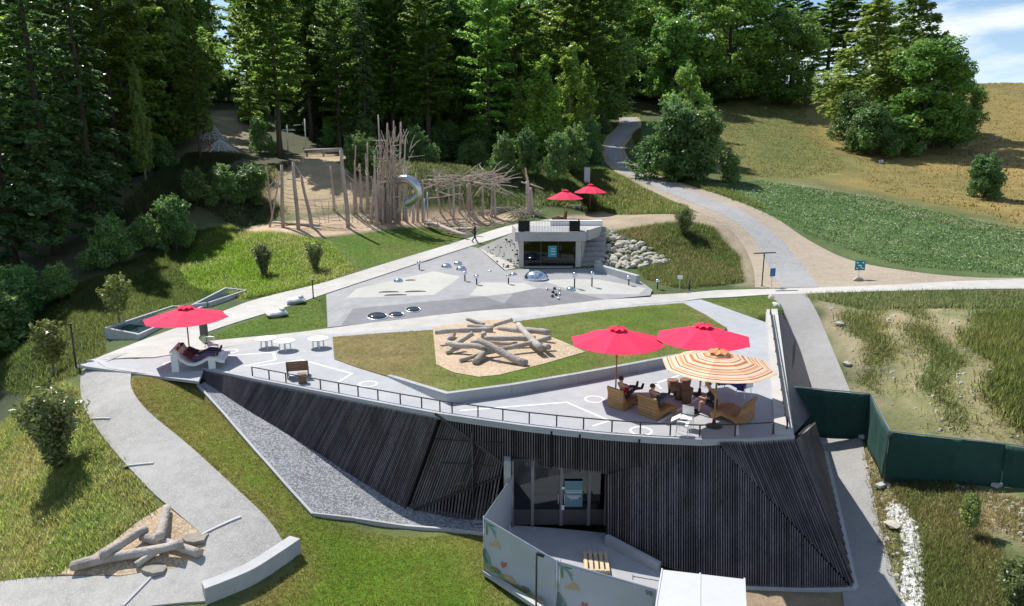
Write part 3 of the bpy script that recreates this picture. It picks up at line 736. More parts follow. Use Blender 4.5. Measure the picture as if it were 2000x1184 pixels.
# big right-hand face: upright slats from the lintel diagonal down to the ground
diag = lambda s: Zp(1404, 870, TOP-.1).lerp(W4, s)
def dtop(px):
    if px <= 1404: return Yp(px, lerp_line([(1185, 926), (1404, 870)], px), lerp_line([(1185, W1.y), (1404, EDGE0.y)], px))
    lo, hi = 0., 1.
    for _ in range(30):
        m = (lo+hi)/2; q = diag(m); t = (q-Vector((0, 0, CAMZ))); u = t.x/(t.y*CP-t.z*SP)*FPX+1000
        lo, hi = (m, hi) if u < px else (lo, m)
    return diag(lo)
def dbot(px):
    y = lerp_line([(1183, 1058), (1290, 1104), (1380, 1130), (1460, 1146), (1662, 1149)], px)
    z = lerp_line([(1183, -3.93), (1460, -4.16), (1662, -4.22)], px)
    return Zp(px, y, z)
K = 98
for k in range(K):
    px = 1186+(1655-1186)*(k+.5)/K
    a, c = dbot(px), dtop(px)
    if (c-a).length > .15: SLATS.append((a, c, .042, .07, Vector((0, -.95, .2)).normalized()))
b = MB(); K = 24
for k in range(K):
    x0, x1 = 1186+(1655-1186)*k/K, 1186+(1655-1186)*(k+1)/K
    q = [dtop(x0), dtop(x1), dbot(x1), dbot(x0)]
    b.add([p+Vector((0, .17, -.03)) for p in q], [(0, 1, 2, 3)]); b.add([p+Vector((0, .4, -.03)) for p in q], [(3, 2, 1, 0)])
b.build('wall', MT['grey_back'], PAV)
# dark window strips set behind those slats
def on_face(px, t): return dtop(px).lerp(dbot(px), t)
m = MB(); q = [(1205, .10), (1300, .20), (1400, .33), (1440, .31), (1503, .12), (1500, .40), (1440, .56), (1330, .55), (1300, .62), (1205, .55)]

def face_at(px, py):
    a, c = dtop(px), dbot(px); lo, hi = 0., 1.
    for _ in range(24):
        md = (lo+hi)/2; p = a.lerp(c, md)-Vector((0, 0, CAMZ)); yy = 592+FPX*(-(p.z*CP+p.y*SP))/(p.y*CP-p.z*SP)
        lo, hi = (md, hi) if yy < py else (lo, md)
    return a.lerp(c, lo)
WG = mat('dark_window', (.006, .006, .007), .12, .2, 3)
for poly in ([(1300, 932), (1395, 942), (1440, 948), (1470, 962), (1500, 985), (1500, 1032), (1440, 1034), (1370, 1030), (1300, 1005)], [(1205, 935), (1285, 932), (1285, 1000), (1240, 975), (1205, 962)]):
    m = MB(); m.add([face_at(a, c)+Vector((0, .12, -.02)) for a, c in poly], [tuple(range(len(poly)))]); m.build('window', WG, PAV)
# slanted sheet of slats right of it, running to the corner
CR = on_top(1549)
ruled(line(EDGE0+Vector((0, 0, .1)), CR), None, line(EDGE0.lerp(W4, .06), Zp(1667, 1150, -4.22)), None, 30, .042, .07, 'd')
b = MB(); b.add([p+Vector((0, .15, -.03)) for p in (EDGE0, CR, Zp(1666, 1150, -4.22), W4)], [(0, 1, 2, 3)]); b.build('wall', MT['slat_back'], PAV)
# end face turned to the lane, its tip standing above the roof edge
E = [Zp(1554, 859, -.05), Zp(1592, 826, .05), Zp(1609, 884, -2.75), Zp(1669, 1150, -4.22)]
nE = (E[1]-E[0]).cross(E[3]-E[0]).normalized(); nE = nE if nE.x > 0 else -nE
rest = MB()
def slat_box(mb, a, c, w, d, n):
    mb.beam(a, c, w, d, n)
for k in range(17):
    s = (k+.5)/17
    slat_box(rest, E[3].lerp(E[2], s), E[0].lerp(E[1], s), .06, .07, nE)
b = MB(); b.add([p-nE*.1 for p in E], [(0, 3, 2, 1)]); b.add([p-nE*.28 for p in E], [(0, 1, 2, 3)])
b.add([E[0]-nE*.1, E[1]-nE*.1, E[1]-nE*.28, E[0]-nE*.28], [(0, 1, 2, 3)]); b.add([E[1]-nE*.1, E[2]-nE*.1, E[2]-nE*.28, E[1]-nE*.28], [(0, 1, 2, 3)])
b.build('wall', MT['slat_back'], PAV)
# long side face beside the lane
sT = [Zp(1519, 611, -.05), Zp(1548, 850, -.05)]; sB = [Zp(1563, 630, -.75), Zp(1592, 800, -2.5)]
nS = (sT[1]-sT[0]).cross(sB[1]-sT[0]).normalized(); nS = nS if nS.x > 0 else -nS
for k in range(120):
    s = (k+.5)/120
    slat_box(rest, sB[0].lerp(sB[1], s), sT[0].lerp(sT[1], s), .06, .06, nS)
b = MB(); b.add([p-nS*.08 for p in (sT[0], sT[1], sB[1], sB[0])], [(0, 1, 2, 3)]); b.add([p-nS*.25 for p in (sT[0], sT[1], sB[1], sB[0])], [(3, 2, 1, 0)])
b.add([sT[0]-nS*.08, sB[0]-nS*.08, sB[0]-nS*.25, sT[0]-nS*.25], [(0, 1, 2, 3)])
b.build('wall', MT['slat_back'], PAV)
# the slats: one object each up to the limit, the end faces joined
cube = MB().box((0, 0, 0), (1, 1, 1)).mesh('slat', MT['slat'])
SLATS.sort(key=lambda s: -(s[1]-s[0]).length)
o0 = base_of(PAV)
for i, (a, c, w, d, n) in enumerate(SLATS):
    if i >= 300: slat_box(rest, a, c, w, d, n); continue
    z = (c-a); ln = z.length; z.normalize(); x = z.cross(n).normalized(); y = z.cross(x).normalized()
    o = add_mesh('slat', cube, PAV); M_ = Matrix((x, y, z)).transposed().to_4x4()
    o.matrix_local = Matrix.Translation((a+c)/2-o0) @ M_ @ Matrix.Diagonal((w, d, ln, 1))
tag(rest.build('end_slats', MT['slat'], PAV), kind='stuff')
# roof edge: pale concrete lip along the front and down the side
b = MB()
ed = [Zp(x, y, 0) for x, y in ROOF_FRONT]
for a, c in zip(ed[:-1], ed[1:]):
    n_ = Vector((c.y-a.y, a.x-c.x, 0)).normalized()
    if n_.y > 0: n_ = -n_
    for p, q in ((a, c),):
        f = lambda v, o_, z: v+n_*o_+Vector((0, 0, z))
        b.add([f(p, .07, -.16), f(q, .07, -.16), f(q, .07, .075), f(p, .07, .075), f(p, -.14, .075), f(q, -.14, .075), f(q, -.14, .0), f(p, -.14, .0)], [(0, 1, 2, 3), (3, 2, 5, 4), (4, 5, 6, 7), (1, 0, 7, 6)])
b.build('roof_edge', MT['terrace'], PAV)
b = MB(); P4 = [Zp(1497, 607, 0), Zp(1518, 606, 0), Zp(1550, 853, 0), Zp(1513, 853, 0)]
b.prism([(p.x, p.y) for p in P4], -.2, .10); b.build('side_parapet', MT['path'], PAV)
b = MB(); p = [Zp(396, 721, .0), Zp(420, 726, 0), Zp(420, 722, 0.0)]
# end upstand at the low end of the left face
b = MB(); a, c = Zp(398, 721, 0), Zp(389, 748, -.2)
b.beam(a+Vector((0, .05, -.25)), Zp(389, 752, -.5)+Vector((0, .1, .1)), .12, .5, (-1, 0, 0)); b.build('end_upstand', MT['slat_back'], PAV)

# entrance: glazed front, concrete jamb, inside room
Yd = 23.35
dz = -3.93
DW = lambda px, py: Yp(px, py, Yd)
def dxx(px): return DW(px, 985).x
x0, x1 = dxx(1000), dxx(1184); zt = -1.25
def at(x, z, dy=0): return Vector((x, Yd+dy, z))
b = MB(); b.box((x0-.17, Yd+.1, (zt+dz)/2), (.26, .5, zt-dz)); b.build('jamb', MT['concrete_dark'], PAV, bevel=.01)
b = MB(); b.box(((x0+x1)/2, Yd+.05, zt-.02), (x1-x0, .14, .1)); b.build('door_head', MT['black_metal'], PAV)
b = MB(); b.box(((x0+x1)/2, Yd+.05, dz+.36), (x1-x0, .10, .62)); b.build('kick_panel', mat('bronze_panel', (.075, .068, .07), .5, .15, 4), PAV)
cols = [x0+.03, dxx(1040), dxx(1096), dxx(1150), x1-.03]
fm = mat('door_frame', (.20, .19, .19), .5, .12, 5)
for i, xx in enumerate(cols):
    b = MB(); b.box((xx, Yd-.01, (zt+dz)/2), (.11 if 0 < i < 4 else .08, .09, zt-dz-.08)); b.build('mullion', fm, PAV)
for i in range(4):
    b = MB(); b.box(((cols[i]+cols[i+1])/2, Yd+.03, (zt-.1+dz+.67)/2), (cols[i+1]-cols[i]-.11, .02, zt-.1-dz-.67)); g = b.build('door_pane', MT['glass'], PAV)
    if i in (1, 2):
        h = MB(); h.tube([at(cols[2]+(-.12 if i == 1 else .12), dz+.95, -.08), at(cols[2]+(-.12 if i == 1 else .12), dz+1.35, -.08)], .018, 6); h.build('door_handle', MT['steel'], g)
room = MB(); rz = dz+.02
room.quad((x0-1.5, Yd+.15, rz), (x1+3, Yd+.15, rz), (x1+3, Yd+6, rz), (x0-1.5, Yd+6, rz))
room.build('room_floor', mat('room_floor', (.33, .32, .31), .6, .1, 3), PAV)
room = MB(); room.quad((x0-1.5, Yd+6, rz), (x1+3, Yd+6, rz), (x1+3, Yd+6, -.4), (x0-1.5, Yd+6, -.4)); room.quad((x0-1.5, Yd+.4, rz), (x0-1.5, Yd+6, rz), (x0-1.5, Yd+6, -.4), (x0-1.5, Yd+.4, -.4)); room.quad((x1+3, Yd+6, rz), (x1+3, Yd+.4, rz), (x1+3, Yd+.4, -.4), (x1+3, Yd+6, -.4))
room.build('room_wall', mat('room_wall', (.42, .41, .40), .8, .1, 3), PAV)
room = MB(); room.add([(x0+.9, Yd+2.5, rz), (x1+1, Yd+2.9, rz), (x1+1, Yd+2.9, rz+1.5), (x0+1.1, Yd+2.5, rz+.95), (x0+.9, Yd+2.7, rz), (x1+1, Yd+3.1, rz), (x1+1, Yd+3.1, rz+1.5), (x0+1.1, Yd+2.7, rz+.95)], [(0, 1, 2, 3), (3, 2, 6, 7), (0, 3, 7, 4)])
room.build('ramp_wall', mat('ramp_wall', (.62, .6, .58), .7, .08, 3), PAV)
# notice on the glass
nb = thing('door_notice', 'teal notice sheet with white lines of text stuck on the glass entrance doors', 'sign', at(dxx(1119), -2.2, -.07))
b = MB(); sx0, sx1 = dxx(1102), dxx(1137)
sz0, sz1 = DW(1119, 988).z, DW(1119, 938).z
b.box(((sx0+sx1)/2, Yd-.068, (sz0+sz1)/2), (sx1-sx0, .008, sz1-sz0)); b.build('sheet', mat('teal_paper', (.10, .20, .23), .6, .15, 4, col2=(.14, .25, .28)), nb)
for i, (f0, f1, zz) in enumerate(((.02, .98, .62), (.08, .95, .55), (.1, .9, .42), (.2, .8, .37), (.3, .75, .32))):
    b = MB(); b.box((sx0+(sx1-sx0)*(f0+f1)/2, Yd-.075, sz0+(sz1-sz0)*zz), ((sx1-sx0)*(f1-f0), .004, .022)); b.build('text_line', MT['white'], nb)
for px, py, w, h in ((1100, 952, 7, 5), (1099, 990, 6, 10), (1131, 979, 8, 9)):
    b = MB(); c_ = DW(px, py); b.box((c_.x, Yd-.066, c_.z), (w*.0178, .006, h*.0185)); t_ = b.build('sticker', MT['white'], None)
    tag(t_, {1100: 'small white sticker on the glass doors beside the upper corner of the teal notice', 1099: 'white door sticker lowest on the glass doors, left of the teal notice', 1131: 'pale sticker on the door glass at the lower right corner of the teal notice'}[px], 'sticker')
# low wall beside the forecourt
b = MB(); P_ = [Zp(1184, 1060, -3.9), Zp(1288, 1116, -4.05)]
for a, c in zip(P_[:-1], P_[1:]): b.beam(a+Vector((0, 0, .12)), c+Vector((0, 0, .12)), .16, .42)
tag(b.build('low_wall', MT['terrace'], bevel=.01), 'thin pale concrete wall between the entrance forecourt and the black slats', 'wall')
# planter wall on the terrace, holding the lawn
wp = [(755,733),(872,769),(1000,752),(1130,730),(1230,712),(1330,693)]; wz = [.09, .47, .47, .47, .47, .47]
tops = [Zp(a, c, z) for (a, c), z in zip(wp, wz)]
wall_t = thing('retaining_wall', 'low pale concrete wall with a bend holding up the lawn on the roof', 'wall', (tops[1].x, tops[1].y, 0))
for (a, c) in zip(tops[:-1], tops[1:]):
    n_ = Vector((a.y-c.y, c.x-a.x, 0)).normalized()
    if n_.y < 0: n_ = -n_
    k = max(1, round((c-a).length/2.4))
    for i in range(k):
        p, q = a.lerp(c, i/k+.002), a.lerp(c, (i+1)/k-.002)
        b = MB(); b.prism([(p.x, p.y), (q.x, q.y), (q.x+n_.x*.22, q.y+n_.y*.22), (p.x+n_.x*.22, p.y+n_.y*.22)], -.02, [p.z, q.z, q.z, p.z]); b.build('wall_block', MT['terrace'], wall_t, bevel=.012)
# painted game lines on the terrace
def stripe(P, w=.11, z=.026):
    Q = [Zp(a, c, 0) for a, c in P]; b = MB()
    for a, c in zip(Q[:-1], Q[1:]):
        d = (c-a).normalized(); n_ = Vector((-d.y, d.x, 0))*w/2; a = a-d*w/2; c = c+d*w/2
        b.prism([(p.x, p.y) for p in (a-n_, c-n_, c+n_, a+n_)], .012, z)
        z += .0006
    return b
LN = thing('floor_marking', 'white painted outlines and rings on the pale roof terrace', 'floor marking', Zp(900, 790, .02))
for P in ([(442,696),(534,689),(538,704),(480,716)], [(495,717),(590,704),(688,731),(662,746)], [(901,803),(1107,787),(1190,823),(1160,833)], [(1287,826),(1362,780)], [(1440,828),(1440,850)], [(1281,750),(1330,733)], [(1281,750),(1291,760)], [(700,752),(900,806)][:0] or [(560,733),(600,742)]):
    stripe(P).build('line', MT['white_line'], LN)
for px, py, r_ in ((337,711,.42),(450,687,.40),(719,751,.42),(1161,781,.42),(1252,843,.42),(1233,790,.4)):
    c = Zp(px, py, 0); b = MB(); N = 28
    vs = []
    for k in range(N):
        a = 2*pi*k/N; vs += [(c.x+cos(a)*r_, c.y+sin(a)*r_, .0262), (c.x+cos(a)*(r_-.09), c.y+sin(a)*(r_-.09), .0262)]
    b.add(vs, [(2*k, (2*k+2) % (2*N), (2*k+3) % (2*N), 2*k+1) for k in range(N)]); b.build('ring', MT['white_line'], LN)
# railings
def railing(P, h, label, sub=1, name='railing', rails=1, top=.03):
    t = thing(name, label, 'railing', P[0])
    for p in P:
        b = MB(); b.box((p.x, p.y, p.z+h/2), (.05, .035, h)); b.build('post', MT['black_metal'], t)
    for k in range(rails):
        hz = h*(1-k*.45); b = MB()
        for a, c in zip(P[:-1], P[1:]): b.beam(a+Vector((0, 0, hz)), c+Vector((0, 0, hz)), .055, .03)
        b.build('rail', MT['black_metal'], t)
    return t
rp_ = []
for px in (489,522,555,623,659,697,736,780,822,858,882,933,982,1034,1088,1141,1197,1253,1312,1370,1440,1515):
    q = on_top(px); rp_.append(Vector((q.x, q.y+.28, .02)))
railing(rp_, .45, 'long low black railing along the front edge of the roof terrace')
railing([Zp(1504+(1537-1504)*k/9, 614+(838-614)*k/9, .1) for k in range(10)], .35, 'low black railing on the side parapet of the roof above the lane', rails=2)
# ------------------------------------------------------------------ trees and shrubs: trunk with limbs, crown of leaf sprays
LEAF = dict(
 spruce=leaf_mat('spruce_needles', (.125, .20, .085), .45, .35),
 beech=leaf_mat('beech_leaves', (.24, .38, .09), .6, .35),
 birch=leaf_mat('birch_leaves', (.23, .32, .09), .55, .2),
 maple=leaf_mat('maple_leaves', (.22, .355, .09), .58, .25),
 bush=leaf_mat('bush_leaves', (.185, .31, .12), .58, .3),
 fresh=leaf_mat('fresh_leaves', (.27, .42, .085), .6, .18),
 willow=leaf_mat('willow_leaves', (.19, .24, .10), .35, .2),
 pale=leaf_mat('pale_shrub_leaves', (.25, .30, .10), .4, .15),
)
def leaf_quads(P, N, size, rs, stretch=1.5, tint=(.5, 1.5)):
    """a small folded leaf clump at every point P, facing roughly N"""
    n = len(P); N = N/np.maximum(np.linalg.norm(N, axis=1, keepdims=True), 1e-6)
    a = rs.normal(size=(n, 3)); T = a-(a*N).sum(1, keepdims=True)*N; T /= np.maximum(np.linalg.norm(T, axis=1, keepdims=True), 1e-6)
    B = np.cross(N, T); s = (size*rs.uniform(.55, 1.3, n))[:, None] if np.isscalar(size) else (size*rs.uniform(.6, 1.25, n))[:, None]
    a1 = rs.uniform(.25, .6, n)[:, None]
    V = np.stack([P-T*s*stretch/2, P+B*s*a1-N*s*.12, P+T*s*stretch/2, P-B*s*(a1*rs.uniform(.6, 1.2, n)[:, None])-N*s*.12], 1).reshape(-1, 3)
    F = np.arange(4*n).reshape(n, 4)
    g = rs.uniform(tint[0], tint[1], n)[:, None]
    w = rs.uniform(0, 1, n)[:, None]
    C = g*np.concatenate([.92+.22*w, 1.0+.05*w, .92-.2*w], 1)
    return V, F, np.repeat(C, 4, 0)
def crown_sprays(h, rmax, prof, h0, nb, per, leaf, el, droop, rs, width=.32, flat=.8, thick=.06, az_gap=0):
    PP, NN, LIMB = [], [], []
    for i in range(nb):
        t = (i+rs.uniform(0, 1))/nb; z = h*(h0+(1-h0)*t*.985); az = i*2.39996+rs.uniform(-.4, .4)
        Ln = rmax*prof(t)*rs.uniform(.62, 1.12)
        if Ln < .05*rmax: Ln = .05*rmax
        e = el(t)+rs.uniform(-.14, .14); d = np.array((cos(az)*cos(e), sin(az)*cos(e), sin(e)))
        k = max(14, int(per*(Ln/rmax)**1.15*rs.uniform(.6, 1.3)))
        s = np.sqrt(rs.uniform(.03, 1, k)); lat = np.array((-sin(az), cos(az), 0.)); wv = width*Ln+.25
        o = rs.normal(size=k)*.5*wv*np.minimum(1.25-s, .75)
        P = np.array((0, 0, z))+d*(s*Ln)[:, None]+lat*o[:, None]
        P[:, 2] += -droop*Ln*s**2+rs.normal(size=k)*thick*Ln-np.abs(o)*.22
        N = np.stack([cos(az)*.35+rs.normal(size=k)*.5, sin(az)*.35+rs.normal(size=k)*.5, np.full(k, flat)+rs.normal(size=k)*.3], 1)
        PP.append(P); NN.append(N)
        if i % 4 == 0: LIMB.append((np.array((0, 0, z)), np.array((0, 0, z))+d*Ln*.8-np.array((0, 0, droop*Ln*.6)), Ln))
    return np.concatenate(PP), np.concatenate(NN), LIMB
def crown_lobes(h, lobes, per, rs):
    """lobes: (x, y, z, rx, rz)"""
    PP, NN = [], []
    for (x, y, z, rx, rz) in lobes:
        k = int(per*rx*rz*rs.uniform(.85, 1.15)); u = rs.normal(size=(k, 3)); u /= np.linalg.norm(u, axis=1, keepdims=True)
        bump = 1+.16*np.sin(u[:, 0]*5+x*3)*np.sin(u[:, 1]*6+y)+.12*np.sin(u[:, 2]*7+u[:, 0]*4)
        r = rs.uniform(.55, 1.0, k)**.45*bump
        P = np.array((x, y, z))+u*np.array((rx, rx, rz))*r[:, None]
        N = u*np.array((1, 1, 1.1))+rs.normal(size=(k, 3))*.55+np.array((0, 0, .35)); PP.append(P); NN.append(N)
    P = np.concatenate(PP); N = np.concatenate(NN); ok = P[:, 2] > .05*rs.uniform(0, 1, len(P))
    return P[ok], N[ok]
def trunk_mesh(name, h, r0, mt, limbs=(), lean=.02, rs=None, forks=0, top=.9):
    b = MB(); rs = rs or np.random.RandomState(1); pts = []; x = y = 0.
    for k in range(9):
        pts.append((x, y, h*top*k/8-(.35 if k == 0 else 0))); x += rs.normal()*lean*h/8; y += rs.normal()*lean*h/8
    b.tube(pts, [r0*(1.35 if k == 0 else 1)*(1-.9*k/8)+.012 for k in range(9)], 8)
    for a, c, L_ in limbs:
        q = pts[min(8, int(8*a[2]/(h*top)))]; a = a+np.array((q[0], q[1], 0))
        m = (a+c)/2+np.array((0, 0, .05*L_)); b.tube([a, m, c], [r0*.28, r0*.18, .012], 5, cap=False)
    return b.mesh(name, mt, True)
KIND = {}
def reg(key, h, r, P, N, leaf, kind, trunk, seed, tint=(.5, 1.5), stretch=1.5):
    rs = np.random.RandomState(seed+99)
    V, F, C = leaf_quads(P, N, leaf, rs, stretch, tint)
    KIND.setdefault(key, []).append((np_mesh('crown', V, F, C, [LEAF[kind]]), trunk, h, r))
for s in range(3):
    rs = np.random.RandomState(10+s); h, r = 26., 4.2
    P, N, lb = crown_sprays(h, r, lambda t: (1-t)**.78*(.55+.45*min(1, t*6))+.03, .06, 104, 440, .36, lambda t: -.10+.55*t, .30, rs, .27, 1.1, .026)
    reg('spruce', h, r, P, N, .29, 'spruce', trunk_mesh('trunk', h, .34, MT['bark'], lb, .008, rs, top=.97), s)
for s in range(4):
    rs = np.random.RandomState(30+s); h, r = 25., 5.4
    ph = rs.uniform(0, 6)
    P, N, lb = crown_sprays(h, r, lambda t: (sin(pi*min(1, (t*.9+.12)))**.55)*(.86+.14*sin(9*t+ph)), .12+.05*s, 66, 760, .34, lambda t: .06+.85*t, .20, rs, .34, 1.15, .026)
    reg('beech', h, r, P, N, .28, 'beech', trunk_mesh('trunk', h, .33, MT['bark'], lb, .012, rs, top=.92), 40+s)
for s in range(2):
    rs = np.random.RandomState(50+s); h, r = 20., 4.6
    P, N, lb = crown_sprays(h, r, lambda t: sin(pi*min(1, t*.88+.14))**.7*(.85+.15*sin(7*t+s)), .10, 90, 260, .26, lambda t: .55+.4*t, .55, rs, .34, .5, .1)
    reg('birch', h, r, P, N, .28, 'birch', trunk_mesh('trunk', h, .22, MT['bark_pale'], lb, .02, rs), 60+s, (.65, 1.3))
for s in range(3):
    rs = np.random.RandomState(70+s); h, r = 16., 5.2; lobes = []
    for k in range(46):
        t = rs.uniform(0, 1); a = k*2.4+rs.uniform(-.3, .3); R_ = r*sin(pi*min(1, .16+.84*t*.93))**.6*rs.uniform(.45, .78); q = rs.uniform(.9, 1.75)
        lobes.append((cos(a)*R_, sin(a)*R_, h*(.07+.85*t), q, q*.8))
    P, N = crown_lobes(h, lobes, 270, rs)
    PP, NN = [P], [N]
    for k in range(110):
        a = rs.uniform(0, 6.28); e = rs.uniform(-.2, 1.3); b0 = lobes[rs.randint(len(lobes))]; d_ = np.array((cos(a)*cos(e), sin(a)*cos(e), sin(e))); m_ = 70; tt = rs.uniform(.5, 1.7, m_)[:, None]
        PP.append(np.array(b0[:3])+d_*tt*b0[3]+rs.normal(size=(m_, 3))*.2); NN.append(np.tile(d_, (m_, 1))*.5+np.array((0, 0, .5))+rs.normal(size=(m_, 3))*.6)
    P, N = np.concatenate(PP), np.concatenate(NN)
    reg('maple', h, r, P, N, .27, 'maple', trunk_mesh('trunk', h, .28, MT['bark'], [(np.array((0, 0, h*(.2+.06*i))), np.array((cos(i*2.4)*r*.6, sin(i*2.4)*r*.6, h*(.35+.06*i))), 3) for i in range(9)], .012, rs), 80+s)
for s in range(3):      # young upright broadleaf trees
    rs = np.random.RandomState(170+s); h, r = 14., 2.9; lobes = []
    for k in range(60):
        t = rs.uniform(0, 1); a = k*2.4+rs.uniform(-.4, .4); R_ = r*(1-t)**.7*rs.uniform(.3, .95)+.1; q = rs.uniform(.5, 1.0)*(1.15-.6*t)
        lobes.append((cos(a)*R_, sin(a)*R_, h*(.06+.9*t), q, q*1.35))
    P, N = crown_lobes(h, lobes, 330, rs); PP, NN = [P], [N]
    for k in range(150):
        a = rs.uniform(0, 6.28); e = rs.uniform(.3, 1.4); b0 = lobes[rs.randint(len(lobes))]; d_ = np.array((cos(a)*cos(e), sin(a)*cos(e), sin(e))); tt = rs.uniform(.5, 2.0, 50)[:, None]
        PP.append(np.array(b0[:3])+d_*tt*b0[3]+rs.normal(size=(50, 3))*.12); NN.append(np.tile(d_, (50, 1))*.4+np.array((0, 0, .5))+rs.normal(size=(50, 3))*.6)
    reg('fresh', h, r, np.concatenate(PP), np.concatenate(NN), .22, 'fresh', trunk_mesh('trunk', h, .14, MT['bark_pale'], [(np.array((0, 0, h*(.15+.07*i))), np.array((cos(i*2.4)*1.6, sin(i*2.4)*1.6, h*(.28+.07*i))), 2) for i in range(9)], .02, rs), 180+s)
for s in range(4):
    rs = np.random.RandomState(90+s); h, r = 6., 3.2; lobes = []
    for k in range(30):
        t = rs.uniform(0, 1)**.9; a = k*2.4+rs.uniform(-.4, .4); R_ = r*(1-t*.62)*rs.uniform(.15, .82); q = rs.uniform(.55, 1.05)
        lobes.append((cos(a)*R_, sin(a)*R_, .45+(h-1.1)*t, q, q*rs.uniform(.8, 1.15)))
    P, N = crown_lobes(h, lobes, 700, rs)
    PP, NN = [P], [N]
    for k in range(90):      # stray shoots
        a = rs.uniform(0, 6.28); e = rs.uniform(.1, 1.4); b0 = lobes[rs.randint(len(lobes))]; d_ = np.array((cos(a)*cos(e), sin(a)*cos(e), sin(e))); m_ = 60; tt = rs.uniform(.5, 1.75, m_)[:, None]
        PP.append(np.array(b0[:3])+d_*tt*b0[3]*1.05+rs.normal(size=(m_, 3))*.10); NN.append(np.tile(d_, (m_, 1))+rs.normal(size=(m_, 3))*.6)
    P, N = np.concatenate(PP), np.concatenate(NN); ok = P[:, 2] > 0; P, N = P[ok], N[ok]
    stems = [(np.array((0, 0, .05)), np.array((cos(i*1.1)*r*.5, sin(i*1.1)*r*.5, h*.6)), 2) for i in range(8)]
    reg('bush', h, r, P, N, .165, 'bush', trunk_mesh('trunk', h, .10, MT['bark'], stems, .03, rs, top=.7), 100+s)
for s in range(2):      # dense upright shrubs with many rods
    rs = np.random.RandomState(120+s); h, r = 3., 1.15; PP, NN, st = [], [], []
    for k in range(70):
        a = k*2.4; lean = rs.uniform(.05, .42); top = h*rs.uniform(.72, 1.02)*(1-lean*.45)
        tip = np.array((cos(a)*lean*r*2.1, sin(a)*lean*r*2.1, top)); m = 120
        t = rs.uniform(.12, 1, m)[:, None]; P = tip*np.concatenate([t**1.25, t**1.25, t], 1)+rs.normal(size=(m, 3))*.085
        PP.append(P); NN.append(np.tile(tip/3, (m, 1))*np.array((2, 2, .4))+rs.normal(size=(m, 3))*.6)
        if k % 5 == 0: st.append((np.array((0, 0, .02)), tip*.85, 1.5))
    reg('rod_shrub', h, r, np.concatenate(PP), np.concatenate(NN), .085, 'willow', trunk_mesh('trunk', h, .04, MT['bark'], st, .03, rs, top=.6), 130+s, (.5, 1.4), 2.0)
for s in range(3):      # airy young trees
    rs = np.random.RandomState(140+s); h, r = 3.4, 1.2
    P, N, lb = crown_sprays(h, r, lambda t: .35+.65*sin(pi*min(1, t*.85+.2)), .22, 40, 75, .1, lambda t: .9, -.05, rs, .3, .4, .12)
    reg('young_tree', h, r, P, N, .125, 'pale', trunk_mesh('trunk', h, .045, MT['bark_pale'], lb, .03, rs), 150+s, (.6, 1.3))

def plant(key, name, pos, h, label, cat, group=None, wide=1., var=None, rz=None, sink=.15):
    v = KIND[key]; cr, tk, h_, r_ = v[(R.randrange(len(v)) if var is None else var) % len(v)]
    t = thing(name, label, cat, (pos[0], pos[1], pos[2]-sink*h/20), R.uniform(0, 6.28) if rz is None else rz, group)
    s = h/h_
    t.scale = (s*wide, s*wide, s)
    add_mesh('crown', cr, t); add_mesh('trunk', tk, t)
    return t
def spot(px, Y):
    """open-ground place at a bearing (photograph x) and a distance north"""
    z = 0.
    for _ in range(6):
        dep = Y*CP+(CAMZ-z)*SP; x = (px-1000)/FPX*dep; z = float(H(x, Y))
    return Vector((x, Y, z))
def top_h(p, py):
    """height of something at p whose top shows at photograph y"""
    d = ray(1000, py); return CAMZ+d[2]*p.y/d[1]-p.z
FG = 'trees of the wood'
